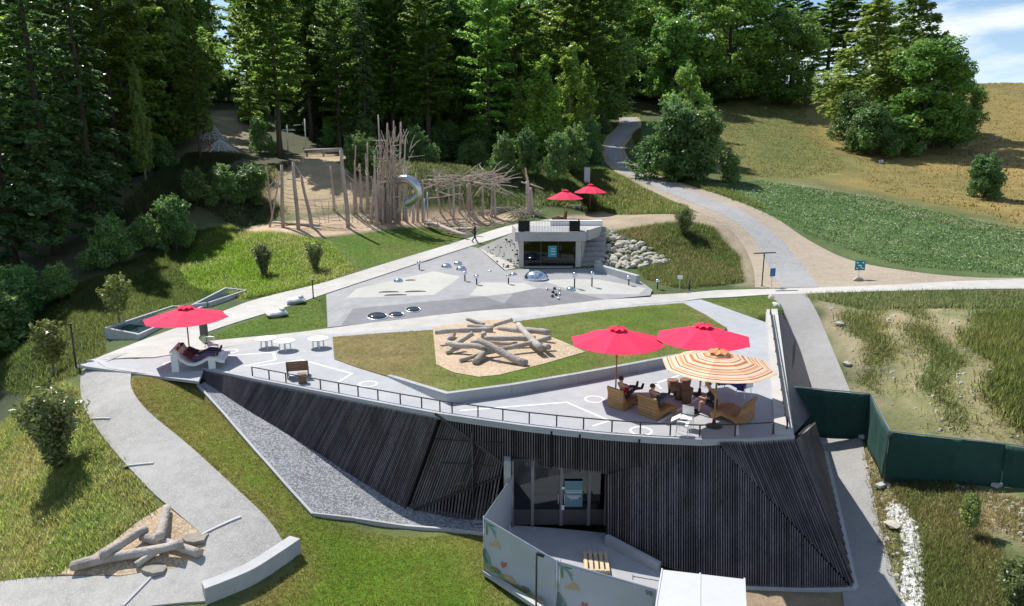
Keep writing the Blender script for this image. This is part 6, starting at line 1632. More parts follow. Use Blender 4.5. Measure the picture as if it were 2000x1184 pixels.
for i in range(16):
    y1 = 385+4.0*i; rope(RC, Yp(555+rs.uniform(0, 50), min(436, y1+rs.uniform(-8, 8)), Y0+rs.uniform(-1, 1)), Yp(655+rs.uniform(0, 65), min(436, y1+rs.uniform(-12, 12)), Y0+rs.uniform(-1, 2)), rs.uniform(.1, .5))
for i in range(9): rope(RC, Yp(600+14*i, 392+rs.uniform(0, 8), Y0), Yp(604+14*i+rs.uniform(-8, 8), 436, Y0), .03)
for i in range(8): rope(RC, Yp(553+rs.uniform(-3, 3), 360+8*i, Y0), Yp(583, 362+8*i, Y0-.3), .15)
b = MB(); a, c = S(534, 441), S(625, 447); b.tube([a+Vector((0, 0, .35)), c+Vector((0, 0, .3))], .12, 8); b.build('balance_log', MT['log'], RC, True)

TW = thing('branch_tower', 'tall playground tower bristling with upright trunks and grey branches, with a tube slide', 'climbing tower', S(760, 437))
Yt = S(760, 437).y
for i, q in enumerate([((695,418),(693,313)),((705,412),(702,320)),((716,416),(714,300)),((725,436),(733,303)),((737,441),(731,304)),((745,430),(744,270)),((752,432),(739,224)),((757,436),(757,240)),((763,436),(757,330)),((768,430),(769,236)),((776,432),(783,238)),((780,438),(779,352)),((788,430),(792,272)),((772,438),(766,290)),((747,438),(750,300)),((796,434),(789,330)),((816,433),(813,338)),((826,433),(826,350)),((806,436),(808,372)),((720,414),(718,278)),((690,420),(695,284))]):
    stake(TW, q[0], q[1], rs.uniform(.12, .19), rs.uniform(.05, .1), rs.uniform(-.2, .5), .05, 'post' if i % 3 else 'branch', 30+i)
for i in range(150):
    x = rs.gauss(762, 17); y = rs.uniform(275, 425); x = min(800, max(728, x)); L_ = rs.uniform(8, 30)*(1.2 if y < 330 else 1)
    ang = rs.choice([rs.uniform(-.5, .5)+pi/2, rs.uniform(0, pi)]); Yq = Yt+rs.uniform(-.9, 1.4)
    twig(TW, Yp(x, y, Yq), Yp(x+cos(ang)*L_, y-sin(ang)*L_, Yq+rs.uniform(-.6, .6)), rs.uniform(.03, .07), .3, 100+i)
for i in range(26):
    x = rs.uniform(690, 735); y = rs.uniform(330, 435); ang = rs.uniform(0, pi); L_ = rs.uniform(10, 26)
    twig(TW, Yp(x, y, Yt+rs.uniform(-.6, .8)), Yp(x+cos(ang)*L_, min(438, y-sin(ang)*L_), Yt+rs.uniform(-.6, .8)), rs.uniform(.025, .05), .3, 300+i)
for i in range(38):      # close-set upright poles of the core
    x = rs.uniform(732, 798); y1 = rs.uniform(275, 360)+abs(x-765)*.7; Yq = Yt+rs.uniform(-.5, 1.6)
    twig(TW, Yp(x+rs.uniform(-4, 4), 432, Yq), Yp(x, y1, Yq+rs.uniform(-.3, .3)), rs.uniform(.05, .11), .12, 1200+i)
for i in range(22):
    rope(TW, Yp(rs.uniform(690, 735), rs.uniform(375, 432), Yt-.3), Yp(rs.uniform(735, 800), rs.uniform(380, 434), Yt-.6), rs.uniform(.05, .4))
# tube slide
sp = [Yp(778,353,Yt-.3),Yp(790,350,Yt-1.1),Yp(803,353,Yt-1.5),Yp(814,364,Yt-1.7),Yp(817,378,Yt-1.6),Yp(808,390,Yt-1.4),Yp(794,397,Yt-1.1)]
def smooth3(P, n=5):
    o = []
    for i in range(len(P)-1):
        p0, p1, p2, p3 = P[max(i-1, 0)], P[i], P[i+1], P[min(i+2, len(P)-1)]
        for k in range(n):
            t = k/n; o.append(.5*((2*p1)+(p2-p0)*t+(2*p0-5*p1+4*p2-p3)*t*t+(3*p1-p0-3*p2+p3)*t**3))
    return o+[P[-1]]
b = MB(); b.tube(smooth3(sp), .44, 12); b.build('tube_slide', MT['steel'], TW, True)
for x, y0_, y1_ in ((829,440,388),(835,434,376),(809,432,392)):
    a = S(x, y0_); b = MB(); b.tube([a, Yp(x, y1_, a.y)], .07, 8); b.build('slide_support', MT['steel'], TW, True)
# play-yard canopy of branches
PG = thing('branch_pergola', 'open shelter of crooked trunks roofed with a tangle of silvery branches', 'shelter', S(915, 425))
Yg = S(930, 425).y
for i, q in enumerate([((861,416),(848,330),.13),((886,434),(886,360),.14),((897,414),(899,362),.12),((915,414),(914,360),.24),((921,414),(917,358),.2),((943,424),(943,358),.15),((960,424),(962,358),.15),((967,424),(966,358),.14),((880,420),(876,366),.1),((908,412),(902,380),.12)]):
    stake(PG, q[0], q[1], q[2], q[2]*.7, 0, .12, 'post' if i not in (1,) else 'branch', 60+i)
for i in range(100):
    x = rs.uniform(838, 985); cy = 348+6*abs((x-915)/75)**1.5; y = cy+rs.gauss(0, 7); ang = rs.gauss(0, .45); L_ = rs.uniform(14, 46); Yq = Yg+rs.uniform(-2.2, 2.2)
    twig(PG, Yp(x, y, Yq), Yp(x+cos(ang)*L_*(1 if rs.random() < .6 else -1), y-sin(ang)*L_-rs.uniform(-4, 5), Yq+rs.uniform(-1, 1)), rs.uniform(.03, .075), .3, 400+i)
for i, (a, c) in enumerate([((925,356),(1012,366)),((940,362),(996,382)),((955,352),(990,342)),((850,372),(905,390)),((838,388),(905,378)),((858,340),(866,372)),((945,360),(925,385)),((820,372),(860,356))]):
    twig(PG, Yp(*a, Yg-1), Yp(*c, Yg-1.6), .09, .2, 700+i)
NS = thing('branch_nest', 'low nest of dark tangled branches under the branch shelter', 'branch pile', S(930, 427))
for i in range(46):
    a_ = rs.uniform(0, 2*pi); c = S(930, 424); r_ = rs.uniform(.8, 1.6); p = c+Vector((cos(a_)*r_*1.3, sin(a_)*r_, rs.uniform(.1, .7))); q = c+Vector((cos(a_+rs.uniform(.5, 1.2))*r_*1.4, sin(a_+.8)*r_, rs.uniform(.1, .8)))
    twig(NS, p, q, .05, .3, 800+i)
DT = thing('dead_trunk', 'standing dead trunk with short side arms at the right end of the playground', 'tree trunk', S(1035, 418))
stake(DT, (1034,418), (1030,354), .3, .2, 0, .05, 'branch', 3, 'stem'); stake(DT, (1040,418), (1037,366), .22, .12, .2, .05, 'branch', 4, 'stem')
Yk = S(1035, 418).y; twig(DT, Yp(1031, 358, Yk), Yp(1026, 328, Yk), .14, .1, 5); twig(DT, Yp(1018, 356, Yk), Yp(1034, 360, Yk-.1), .1, .1, 6); twig(DT, Yp(1036, 360, Yk), Yp(1062, 369, Yk-.4), .09, .1, 7)
BP = thing('brush_pile', 'pile of bare grey branches heaped around the dead trunk', 'branch pile', S(1040, 422))
for i in range(40):
    x = rs.uniform(1000, 1056); a = S(x, rs.uniform(416, 427)); L_ = rs.uniform(.5, 2.2); an = rs.uniform(0, 6.28)
    twig(BP, a+Vector((0, 0, .1)), a+Vector((cos(an)*L_, sin(an)*L_*.6, rs.uniform(.1, 1.1))), .05, .3, 900+i)
FT = thing('fallen_tree', 'fallen grey tree with bare branches on the grass beside the diagonal path', 'fallen tree', S(875, 452))
a, c = S(835, 442), S(913, 468); twig(FT, a+Vector((0, 0, .4)), c+Vector((0, 0, .35)), .3, .15, 11, 'stem'); twig(FT, S(872, 455)+Vector((0, 0, .3)), S(935, 462)+Vector((0, 0, .9)), .2, .2, 12)
for i in range(34):
    f = rs.uniform(0, 1); p = a.lerp(c, f)+Vector((0, 0, .35)); an = rs.uniform(0, 6.28); L_ = rs.uniform(.5, 2.0); twig(FT, p, p+Vector((cos(an)*L_*1.2, sin(an)*L_*.6, rs.uniform(-.2, 1.2)*L_*.5)), .05, .3, 950+i)
# things up in the clearing
for px, py, ty, w, lab in ((414, 276, 236, 1.9, 'pale rope net cone in the upper sunlit clearing'), (432, 298, 272, 2.3, 'lower pale rope net cone in front of the clearing bank')):
    p = S(px, py); h = max(1.5, top_h(p, ty)); t = thing('net_cone', lab, 'climbing net', p, 0, 'rope net cones'); b = MB()
    for k in range(14): a_ = k*2*pi/14; b.tube([(0, 0, h), (cos(a_)*w, sin(a_)*w, .05)], .05, 4, False)
    for j in range(1, 7): f = j/7; b.tube([(cos(k*2*pi/14)*w*f, sin(k*2*pi/14)*w*f, h*(1-f)+.05) for k in range(15)], .05, 4, False)
    b.build('net', mat('net_rope', (.62, .64, .68), .8, .1, 5), t, False, False); b = MB(); b.tube([(0, 0, 0), (0, 0, h)], .09, 6); b.build('mast', MT['steel'], t, False, False)
p0, p1 = S(596, 306), S(668, 304); t = thing('log_rail', 'long pale log beam along the top of the sandy bank', 'beam', p0)
b = MB(); b.tube([p0+Vector((0, 0, .75)), p1+Vector((0, 0, .75))], .28, 8); b.build('beam', MT['log'], t, True)
for f in (.05, .5, .95): p = p0.lerp(p1, f); b = MB(); b.tube([(p.x, p.y, p.z-.5), (p.x, p.y, p.z+.6)], .14, 6); b.build('foot', MT['log'], t, True)
for px, py, ty, lab in ((598, 296, 232, 'pale upright pole at the wood edge, right of two'), (563, 296, 244, 'pale upright pole at the wood edge, left of two')):
    p = S(px, py); t = thing('pale_pole', lab, 'pole', p); h = top_h(p, ty); b = MB(); b.tube([(0, 0, 0), (.05, 0, h)], [.11, .08], 6); b.build('pole', MT['white'], t, True, False); b = MB(); b.beam((-.6, 0, h*.82), (1.2 if px < 580 else -1.6, 0, h*.8), .1, .1); b.build('cross_bar', MT['white'], t, False, False)

# ------------------------------------------------------------------ people
def skin_obj(name, edges, pos, rad, mt, parent, root=0, sub=1):
    bm = bmesh.new(); ly = bm.verts.layers.skin.verify(); keys = list(pos); vs = {}
    for k in keys:
        v = bm.verts.new(pos[k]); vs[k] = v; r_ = rad[k]; v[ly].radius = r_ if hasattr(r_, '__len__') else (r_, r_); v[ly].use_root = (k == keys[root])
    for a, c in edges: bm.edges.new((vs[a], vs[c]))
    me = bpy.data.meshes.new(name); bm.to_mesh(me); bm.free(); me.materials.append(mt)
    o = add_mesh(name, me, parent); m = o.modifiers.new('skin', 'SKIN'); m.use_smooth_shade = True
    s = o.modifiers.new('sub', 'SUBSURF'); s.levels = sub; s.render_levels = sub
    return o
CL = {}
def cloth(c):
    if c not in CL: CL[c] = mat('cloth', c, .85, .2, 6)
    return CL[c]
def person(label, root, rz, J, shirt, legs, hair, hat=None, bare_legs=False, bare_arms=True, s=1.0, group=None):
    t = thing('person', label, 'person', root, rz, group); t.scale = (s, s, s)
    P = {k: Vector(v) for k, v in J.items()}
    P['waist'] = P['hip'].lerp(P['chest'], .45); hd = (P['head']-P['neck']).normalized()
    fw = P.get('face', Vector((0, 1, 0))).normalized() if 'face' in P else Vector((0, 1, 0)); P.pop('face', None)
    P['crown'] = P['head']+hd*.10
    pos, rad, ed = {}, {}, []
    def add(k, v, r_): pos[k] = v; rad[k] = r_
    add('hip', P['hip'], (.135, .115)); add('waist', P['waist'], (.125, .10)); add('chest', P['chest'], (.15, .115)); add('neck', P['neck'], .052); add('head', P['head'], (.082, .098)); add('crown', P['crown'], (.072, .085))
    ed += [('hip', 'waist'), ('waist', 'chest'), ('chest', 'neck'), ('neck', 'head'), ('head', 'crown')]
    for q in 'lr':
        add('sh'+q, P['sh'+q], .058); add('el'+q, P['el'+q], .043); add('wr'+q, P['wr'+q], .03)
        d = (P['wr'+q]-P['el'+q]).normalized(); pm_ = P['wr'+q]+d*.06; add('pa'+q, pm_, (.038, .02)); ed += [('chest', 'sh'+q), ('sh'+q, 'el'+q), ('el'+q, 'wr'+q), ('wr'+q, 'pa'+q)]
        sd = d.cross(Vector((0, .3, 1))).normalized()
        for i, (o_, l_) in enumerate(((-.03, .075), (-.01, .09), (.01, .085), (.03, .065))):
            add('f%s%d' % (q, i), pm_+sd*o_+d*l_+Vector((0, 0, -.012)), .009); ed.append(('pa'+q, 'f%s%d' % (q, i)))
        add('th'+q, P['wr'+q]+d*.05+sd*(-.055), .011); ed.append(('pa'+q, 'th'+q))
        add('hj'+q, P['hj'+q], .088); add('kn'+q, P['kn'+q], .06); add('an'+q, P['an'+q], .042); add('to'+q, P['to'+q], (.045, .03))
        ed += [('hip', 'hj'+q), ('hj'+q, 'kn'+q), ('kn'+q, 'an'+q), ('an'+q, 'to'+q)]
    skin_obj('body', ed, pos, rad, MT['skin'], t)
    g = 1.14
    if shirt:
        pp = {k: pos[k] for k in ('hip', 'waist', 'chest')}; rr = {k: tuple(x*g for x in rad[k]) for k in pp}; ee = [('hip', 'waist'), ('waist', 'chest')]
        for q in 'lr':
            pp['sh'+q] = pos['sh'+q]; rr['sh'+q] = .073; ee.append(('chest', 'sh'+q)); e_ = pos['sh'+q].lerp(pos['el'+q], .75 if bare_arms else 1.); pp['e'+q] = e_; rr['e'+q] = .058; ee.append(('sh'+q, 'e'+q))
            if not bare_arms: pp['w'+q] = pos['el'+q].lerp(pos['wr'+q], .9); rr['w'+q] = .045; ee.append(('e'+q, 'w'+q))
        skin_obj('shirt', ee, pp, rr, cloth(shirt), t, 1)
    pp = {'hip': pos['hip']}; rr = {'hip': (.155, .132)}; ee = []
    for q in 'lr':
        pp['hj'+q] = pos['hj'+q]; rr['hj'+q] = .105; ee.append(('hip', 'hj'+q)); k_ = pos['hj'+q].lerp(pos['kn'+q], .7 if bare_legs else 1.); pp['k'+q] = k_; rr['k'+q] = .086 if bare_legs else .075; ee.append(('hj'+q, 'k'+q))
        if not bare_legs: pp['a'+q] = pos['kn'+q].lerp(pos['an'+q], .92); rr['a'+q] = .058; ee.append(('k'+q, 'a'+q))
    skin_obj('trousers' if not bare_legs else 'shorts', ee, pp, rr, cloth(legs), t)
    hc = P['head']+hd*.055; q_ = hd.to_track_quat('Z', 'Y').to_matrix()
    b = MB(); prof = [(.108*cos(a), .108*sin(a)) for a in [i*pi/2/6 for i in range(-1, 7)]]; b.lathe([(max(.01, r_), z) for r_, z in prof], n=12)
    b.v = [tuple(hc-fw*.018+q_@Vector(v)) for v in b.v]; b.build('hair', cloth(hair), t, True, False)
    b = MB(); f0 = P['head']+hd*.03+fw*.085; b.ball(f0, .018, 6, 4, (.8, 1.2, 1.3)); sdv = fw.cross(hd).normalized()
    for k in (-1, 1): b.ball(f0+hd*.03+sdv*k*.033-fw*.002, .011, 6, 4)
    for k in (-1, 1): b.ball(P['head']+hd*.02+sdv*k*.088, .022, 6, 4, (.5, 1, 1.3))
    b.build('face', MT['skin'], t, True, False)
    if hat:
        b = MB(); b.lathe([(.155, .035), (.15, .05), (.112, .055), (.108, .12), (.07, .16), (.01, .17)], n=14); b.v = [tuple(P['head']+q_@Vector(v)) for v in b.v]; b.build('hat', cloth(hat), t, True, False)
    b = MB()
    for q in 'lr': d = (P['to'+q]-P['an'+q]).normalized(); b.tube([P['an'+q]-d*.04, P['an'+q]+d*.08, P['to'+q]+d*.05], [.05, .055, .04], 8)
    b.build('shoes', cloth((.03, .03, .035)), t, True, False)
    return t
def RECL(dx=0, up=0.): return dict(hip=(dx,-.08,.47+up), chest=(dx,-.22,.80+up), neck=(dx,-.29,.98+up), head=(dx,-.29,1.10+up), face=(0,.9,.3), shl=(dx-.19,-.22,.90+up), shr=(dx+.19,-.22,.90+up), ell=(dx-.27,-.02,.72+up), elr=(dx+.27,-.02,.72+up), wrl=(dx-.12,.2,.66+up), wrr=(dx+.12,.2,.66+up), hjl=(dx-.1,-.02,.46+up), hjr=(dx+.1,-.02,.46+up), knl=(dx-.13,.42,.64+up), knr=(dx+.13,.42,.62+up), anl=(dx-.12,.84,.54+up), anr=(dx+.12,.86,.52+up), tol=(dx-.13,.90,.70+up), tor=(dx+.13,.93,.67+up))
SIT = dict(hip=(0,.0,.48), chest=(0,.14,.86), neck=(0,.2,1.03), head=(0,.25,1.14), face=(0,1,-.25), shl=(-.19,.16,.95), shr=(.19,.16,.95), ell=(-.25,.28,.70), elr=(.25,.30,.70), wrl=(-.1,.48,.68), wrr=(.10,.50,.68), hjl=(-.1,.05,.47), hjr=(.1,.05,.47), knl=(-.14,.50,.52), knr=(.14,.50,.52), anl=(-.13,.52,.10), anr=(.13,.58,.10), tol=(-.14,.68,.04), tor=(.14,.74,.04))
WALK = dict(hip=(0,0,.93), chest=(0,.03,1.33), neck=(0,.04,1.50), head=(0,.06,1.62), face=(0,1,0), shl=(-.19,.03,1.42), shr=(.19,.03,1.42), ell=(-.24,.12,1.16), elr=(.24,-.12,1.17), wrl=(-.2,.32,1.0), wrr=(.21,-.2,.95), hjl=(-.1,0,.9), hjr=(.1,0,.9), knl=(-.1,.2,.5), knr=(.1,.02,.48), anl=(-.1,.32,.11), anr=(.1,-.30,.16), tol=(-.1,.47,.04), tor=(.1,-.2,.04))
person('person in a red shirt and dark trousers lying back in a wooden lounger', C1.location+Vector((.75, .66, 0))*.28, -.85, RECL(0, .02), (.46, .012, .025), (.05, .05, .07), (.05, .03, .02))
person('person in dark clothes with raised feet in the lounger beside the tub stools', C2.location+Vector((.78, .62, 0))*.25, -.9, RECL(0, .02), (.06, .06, .08), (.13, .13, .17), (.06, .035, .02), bare_arms=False)
p3 = person('person with a pale cap, dark top and bare legs leaning forward under the striped parasol', Zp(1394, 812, .02), 1.05, SIT, (.02, .02, .025), (.03, .03, .035), (.06, .04, .03), hat=(.42, .34, .26), bare_legs=True)
person('person in blue and purple clothes leaning back behind the seated person with the cap', Zp(1444, 778, .02), 1.35, RECL(0, .03), (.16, .035, .12), (.035, .05, .20), (.05, .03, .02), bare_arms=False)
lw_ = bpy.data.objects['wave_lounger'].location
def WREC(dx): 
    d = RECL(dx); d.update(hip=(dx,-.02,.46), chest=(dx,-.42,.70), neck=(dx,-.58,.86), head=(dx,-.66,.96), face=(0,.6,.8), shl=(dx-.19,-.46,.80), shr=(dx+.19,-.46,.80), ell=(dx-.27,-.2,.62), elr=(dx+.27,-.2,.62), wrl=(dx-.1,.02,.62), wrr=(dx+.1,.02,.62), hjl=(dx-.1,.05,.46), hjr=(dx+.1,.05,.46), knl=(dx-.12,.5,.72), knr=(dx+.12,.5,.70), anl=(dx-.12,.92,.64), anr=(dx+.12,.95,.62), tol=(dx-.13,.98,.78), tor=(dx+.13,1.0,.77)); return d
person('red-haired person in a dark red top lying on the wavy lounger, nearer the railing', lw_, -1.35, WREC(.36), (.10, .015, .03), (.09, .08, .13), (.20, .05, .02), bare_arms=False)
person('person in black clothes lying on the far side of the wavy lounger', lw_, -1.35, WREC(-.36), (.02, .02, .03), (.04, .045, .07), (.05, .02, .015), bare_arms=False)
person('person in black walking up the diagonal path beside the fallen tree', S(926, 473), -.9, WALK, (.015, .015, .018), (.02, .02, .025), (.02, .015, .01), bare_arms=False, s=1.02)
person('small person with long brown hair standing in the upper sunlit clearing', S(412, 302), 2.5, WALK, (.28, .06, .05), (.40, .22, .16), (.10, .04, .02), bare_legs=True)

# ------------------------------------------------------------------ grass, wild flowers and weeds
PAVED = [P_GRAVEL, P_WEST, P_MID, P_ROAD, P_LANE, P_STRIP, P_FORE, P_BED, P_YARD, [(p.x, p.y) for p in T_POLY], FOOT]
PAVED2 = PAVED+[P_SHOULDER, Z_PLAY]
GM = {}
def gmat(k, col, trans=.3):
    if k not in GM:
        m = GM[k] = leaf_mat('blades_'+k, col, .45, .0); n = m.node_tree.nodes; n['Principled BSDF'].inputs['Specular IOR Level'].default_value = .08; n['Principled BSDF'].inputs['Roughness'].default_value = .7; c = n.new('ShaderNodeCombineXYZ'); c.inputs[2].default_value = 1; c.inputs[1].default_value = -.15
        for q in n:
            if q.type == 'BSDF_PRINCIPLED': m.node_tree.links.new(c.outputs[0], q.inputs['Normal'])
    return GM[k]
def scatter(name, polys, n, hh, wd, col, rs, zf=None, blades=5, avoid=PAVED, spread=.05, patch=0., jit=0.):
    """tufts of grass blades on a zone, joined into one mesh of loose blades"""
    XS, YS = [], []
    ar = [abs(sum(p[i][0]*p[(i+1) % len(p)][1]-p[(i+1) % len(p)][0]*p[i][1] for i in range(len(p))))/2 for p in polys]
    for p, a in zip(polys, ar):
        xs = [q[0] for q in p]; ys = [q[1] for q in p]; k = int(n*a/sum(ar)*1.0); bx = (max(xs)-min(xs))*(max(ys)-min(ys))
        m_ = int(k*bx/max(a, 1e-6)); x = rs.uniform(min(xs), max(xs), m_); y = rs.uniform(min(ys), max(ys), m_); ok = inside(p, x+jit*(wobble(x*1.1, y*1.1)+.7*wobble(x*2.7+3, y*2.7)), y+jit*1.3*(wobble(x*1.2+7, y*1.2)+.7*wobble(x*2.5, y*2.5+5)))
        XS.append(x[ok]); YS.append(y[ok])
    x = np.concatenate(XS); y = np.concatenate(YS); ok = np.ones(len(x), bool)
    for p in avoid: ok &= dist_in(p, x, y) < rs.uniform(-.10, .10, len(x))
    if patch: ok &= (wobble(x*.9, y*.9+3)+.6*wobble(x*2.1+2, y*2.1)) > rs.uniform(-1.2, 1.2, len(x))-patch
    x, y = x[ok], y[ok]; z = H(x, y) if zf is None else zf(x, y); k = len(x)
    g = rs.uniform(.75, 1.25, k); 
    X = np.repeat(x, blades)+rs.normal(size=k*blades)*spread; Y = np.repeat(y, blades)+rs.normal(size=k*blades)*spread; Z = np.repeat(z, blades)-.01
    h = rs.uniform(hh[0], hh[1], k*blades)*np.repeat(rs.uniform(.7, 1.2, k), blades); a = rs.uniform(0, 2*pi, k*blades); w = wd*rs.uniform(.7, 1.3, k*blades)
    lean = rs.uniform(.1, .75, k*blades)*h; b = rs.uniform(0, 2*pi, k*blades)
    V = np.stack([np.stack([X-np.cos(a)*w, Y-np.sin(a)*w, Z], 1), np.stack([X+np.cos(a)*w, Y+np.sin(a)*w, Z], 1), np.stack([X+np.cos(b)*lean, Y+np.sin(b)*lean, Z+h], 1)], 1).reshape(-1, 3)
    F = np.arange(len(V)).reshape(-1, 3); c = np.asarray(col)
    if c.ndim == 1: C = np.tile(c, (k, 1))
    else:
        f = np.clip(.5+.6*wobble(x*.5+2, y*.5)+.4*wobble(x*1.9, y*1.9+5)+rs.normal(size=k)*.2, 0, 1)[:, None]; C = c[0]*(1-f)+c[1]*f
    C = np.repeat(np.repeat(C*g[:, None]*1.75, blades, 0), 3, 0); C[2::3] *= 1.15
    me = np_mesh(name, V, F, C, [gmat('grass', (1, 1, 1))]); return tag(add_mesh(name, me), kind='stuff')
def flowers(name, polys, n, size, col, rs, hz=(.1, .3), avoid=PAVED, zf=None):
    XS, YS = [], []
    for p in polys:
        xs = [q[0] for q in p]; ys = [q[1] for q in p]; x = rs.uniform(min(xs), max(xs), n); y = rs.uniform(min(ys), max(ys), n); ok = inside(p, x, y); XS.append(x[ok]); YS.append(y[ok])
    x = np.concatenate(XS); y = np.concatenate(YS); ok = wobble(x*1.1+3, y*1.1) > rs.uniform(-1, 1, len(x))
    for p in avoid: ok &= dist_in(p, x, y) < -.05
    x, y = x[ok], y[ok]; z = H(x, y)+rs.uniform(hz[0], hz[1], len(x))
    V, F, C = leaf_quads(np.stack([x, y, z], 1), np.stack([rs.normal(size=len(x))*.4, rs.normal(size=len(x))*.4-.3, np.ones(len(x))], 1), size, rs, 1.0, (.8, 1.2))
    c = np.asarray(col); pick = c[rs.randint(0, len(c), len(x))]; me = np_mesh(name, V, F, np.repeat(pick, 4, 0)*rs.uniform(.85, 1.1, (len(V), 1)), [gmat('grass', (1, 1, 1))]); return tag(add_mesh(name, me), kind='stuff')
q = np.random.RandomState(77)
near2 = [p for p in Z_LAWN2]
scatter('lawn_grass', [Z_LAWN2], 42000, (.03, .075), .010, [(.070, .145, .004), (.185, .142, .045)], q, blades=3)
scatter('lawn_grass', [P_LAWN], 20000, (.03, .07), .010, [(.074, .124, .008), (.14, .112, .04)], q, zf=lambda x, y: np.maximum(lz(x, y), .035), blades=3, avoid=[P_PIT])
scatter('lawn_grass', [Z_LAWN1, Z_LAWN4, Z_LAWN3], 14000, (.03, .09), .014, [(.065, .125, .010), (.11, .11, .03)], q, blades=3)
scatter('meadow_grass', [Z_MEADOW], 15000, (.08, .28), .013, [(.135, .215, .03), (.27, .24, .085)], q, blades=5, spread=.09)
flowers('meadow_flowers', [Z_MEADOW], 5200, .055, [(.75, .74, .68), (.70, .55, .06), (.45, .18, .28), (.75, .74, .68), (.33, .16, .12), (.28, .17, .10)], q)
scatter('meadow_grass', [Z_MEADOW2], 14000, (.12, .4), .022, [(.125, .215, .022), (.26, .27, .09)], q, blades=5, spread=.15)
flowers('meadow_flowers', [Z_MEADOW2], 2600, .10, [(.6, .62, .5), (.4, .42, .2), (.7, .7, .6)], q, (.2, .5))
scatter('slope_weeds', [zone([(1640,585),(1760,585),(1800,640),(1790,760),(1740,760),(1690,660)]), Z_BUSHY, zone([(1770,600),(1790,600),(1850,720),(1900,830),(1870,840),(1800,720)])], 15000, (.10, .42), .022, [(.085, .13, .03), (.17, .17, .06)], q, blades=5, spread=.35, patch=-.9, jit=.8)
scatter('slope_weeds', [zone([(1740,945),(1860,940),(1960,1100),(2010,1250),(1800,1250),(1790,1040)])], 11000, (.07, .28), .012, [(.085, .13, .032), (.21, .18, .075)], q, blades=5, spread=.10, patch=.35)
scatter('slope_weeds', [Z_SOIL], 7500, (.05, .26), .018, [(.12, .14, .045), (.28, .24, .11)], q, blades=5, spread=.14, patch=-.75)
scatter('slope_weeds', [Z_SOIL3], 2600, (.06, .25), .014, [(.10, .13, .04), (.26, .21, .10)], q, blades=5, spread=.1)
scatter('verge_grass', [zone([(1560,578),(2000,569),(2300,565),(2300,610),(2000,604),(1700,606),(1620,590)])], 9000, (.10, .4), .022, [(.10, .15, .05), (.20, .20, .09)], q, spread=.12)
scatter('clover_leaves', [Z_CLOVER], 16000, (.06, .2), .05, [(.06, .125, .035), (.10, .165, .055)], q, blades=3, spread=.25, avoid=PAVED2)
flowers('clover_flowers', [Z_CLOVER], 9000, .12, [(.62, .68, .52), (.72, .74, .62)], q, (.1, .3), PAVED2)
scatter('hay_grass', [Z_HAYGREEN], 8000, (.06, .22), .06, [(.09, .12, .03), (.16, .15, .05)], q, blades=3, spread=.3, avoid=PAVED2)
scatter('hay_grass', [zone([(1640,190),(1905,168),(2300,168),(2300,440),(2000,445),(1900,415),(1700,370),(1660,300)])], 16000, (.10, .32), .06, [(.21, .15, .04), (.105, .105, .028)], q, blades=3, spread=.3, avoid=PAVED2)
scatter('bank_grass', [Z_BANK], 9000, (.12, .45), .022, [(.09, .125, .035), (.17, .15, .065)], q, spread=.15, avoid=PAVED2)
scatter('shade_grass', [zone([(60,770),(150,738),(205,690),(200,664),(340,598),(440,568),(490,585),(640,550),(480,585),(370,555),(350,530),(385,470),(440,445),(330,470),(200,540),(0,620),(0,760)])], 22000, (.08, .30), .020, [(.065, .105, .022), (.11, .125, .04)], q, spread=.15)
scatter('road_verge', [zone([(1210,215),(1250,215),(1250,330),(1300,352),(1400,378),(1500,410),(1420,372),(1290,340)]), zone([(1050,360),(1170,330),(1200,340),(1270,378),(1340,405),(1330,420),(1180,412),(1080,400)])], 12000, (.15, .5), .04, [(.09, .14, .035), (.17, .18, .06)], q, spread=.2, avoid=PAVED2)
scatter('slope_weeds', [zone([(1765,600),(1800,600),(1850,700),(1905,830),(1860,840),(1800,730)]), zone([(1640,590),(1700,590),(1725,680),(1740,770),(1700,760),(1665,680)])], 9000, (.08, .35), .02, [(.08, .13, .03), (.14, .15, .05)], q, blades=5, spread=.30, patch=-.3, jit=.6)
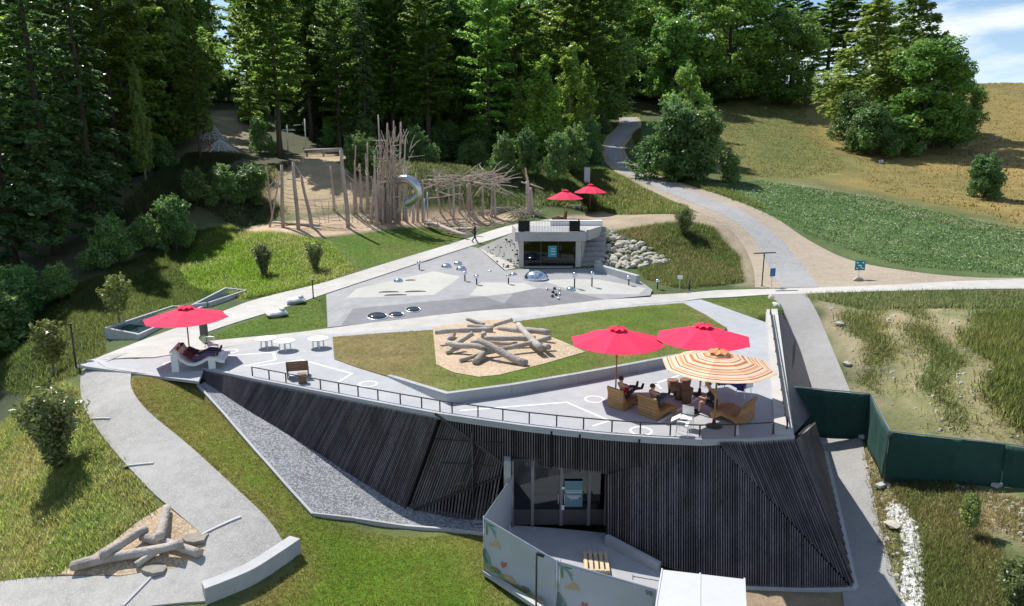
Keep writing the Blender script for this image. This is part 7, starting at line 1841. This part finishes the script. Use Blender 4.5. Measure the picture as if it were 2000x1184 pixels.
scatter('slope_weeds', [zone([(1880,640),(1960,612),(2300,600),(2300,880),(2000,850),(1950,760)])], 16000, (.15, .6), .024, [(.085, .13, .03), (.15, .16, .05)], q, blades=6, spread=.30, patch=.1, jit=.7)
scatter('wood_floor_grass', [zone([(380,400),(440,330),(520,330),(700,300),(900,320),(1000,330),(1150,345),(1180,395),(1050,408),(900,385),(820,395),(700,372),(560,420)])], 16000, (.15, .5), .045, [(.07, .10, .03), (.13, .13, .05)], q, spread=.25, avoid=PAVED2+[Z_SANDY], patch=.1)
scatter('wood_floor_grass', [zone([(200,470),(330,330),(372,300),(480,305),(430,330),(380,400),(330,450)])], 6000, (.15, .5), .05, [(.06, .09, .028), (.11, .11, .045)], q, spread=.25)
# rubble on the bare slope and loose stones beside the lane
def pebbles(name, polys, n, rr, mt, rs):
    b = MB()
    for p in polys:
        xs = [a[0] for a in p]; ys = [a[1] for a in p]; x = rs.uniform(min(xs), max(xs), n); y = rs.uniform(min(ys), max(ys), n); ok = inside(p, x, y)
        for pv in PAVED: ok &= ~inside(pv, x, y)
        x, y = x[ok], y[ok]; z = H(x, y)
        for a, c, e in zip(x, y, z):
            r_ = rs.uniform(rr[0], rr[1]); k = rs.uniform(0, 6); sx = rs.uniform(.8, 1.5); vs = [Vector((cos(k+i*2*pi/5)*r_*sx*rs.uniform(.7, 1.1), sin(k+i*2*pi/5)*r_*rs.uniform(.7, 1.1), -.02)) for i in range(5)]
            top = [v*.6+Vector((0, 0, r_*.7)) for v in vs]; o = Vector((a, c, e)); b.add([o+v for v in vs+top], [(5, 6, 7, 8, 9)]+[(i, (i+1) % 5, (i+1) % 5+5, i+5) for i in range(5)])
    return tag(b.build(name, mt), kind='stuff')
pebbles('rubble', [Z_SOIL, Z_SOIL3], 900, (.03, .13), MT['stone'], q); pebbles('rubble', [Z_SOIL2], 220, (.03, .11), MT['stone'], q)
pebbles('gravel_stones', [P_STRIP[:]], 10, (.03, .06), MT['strip'], q) if False else None
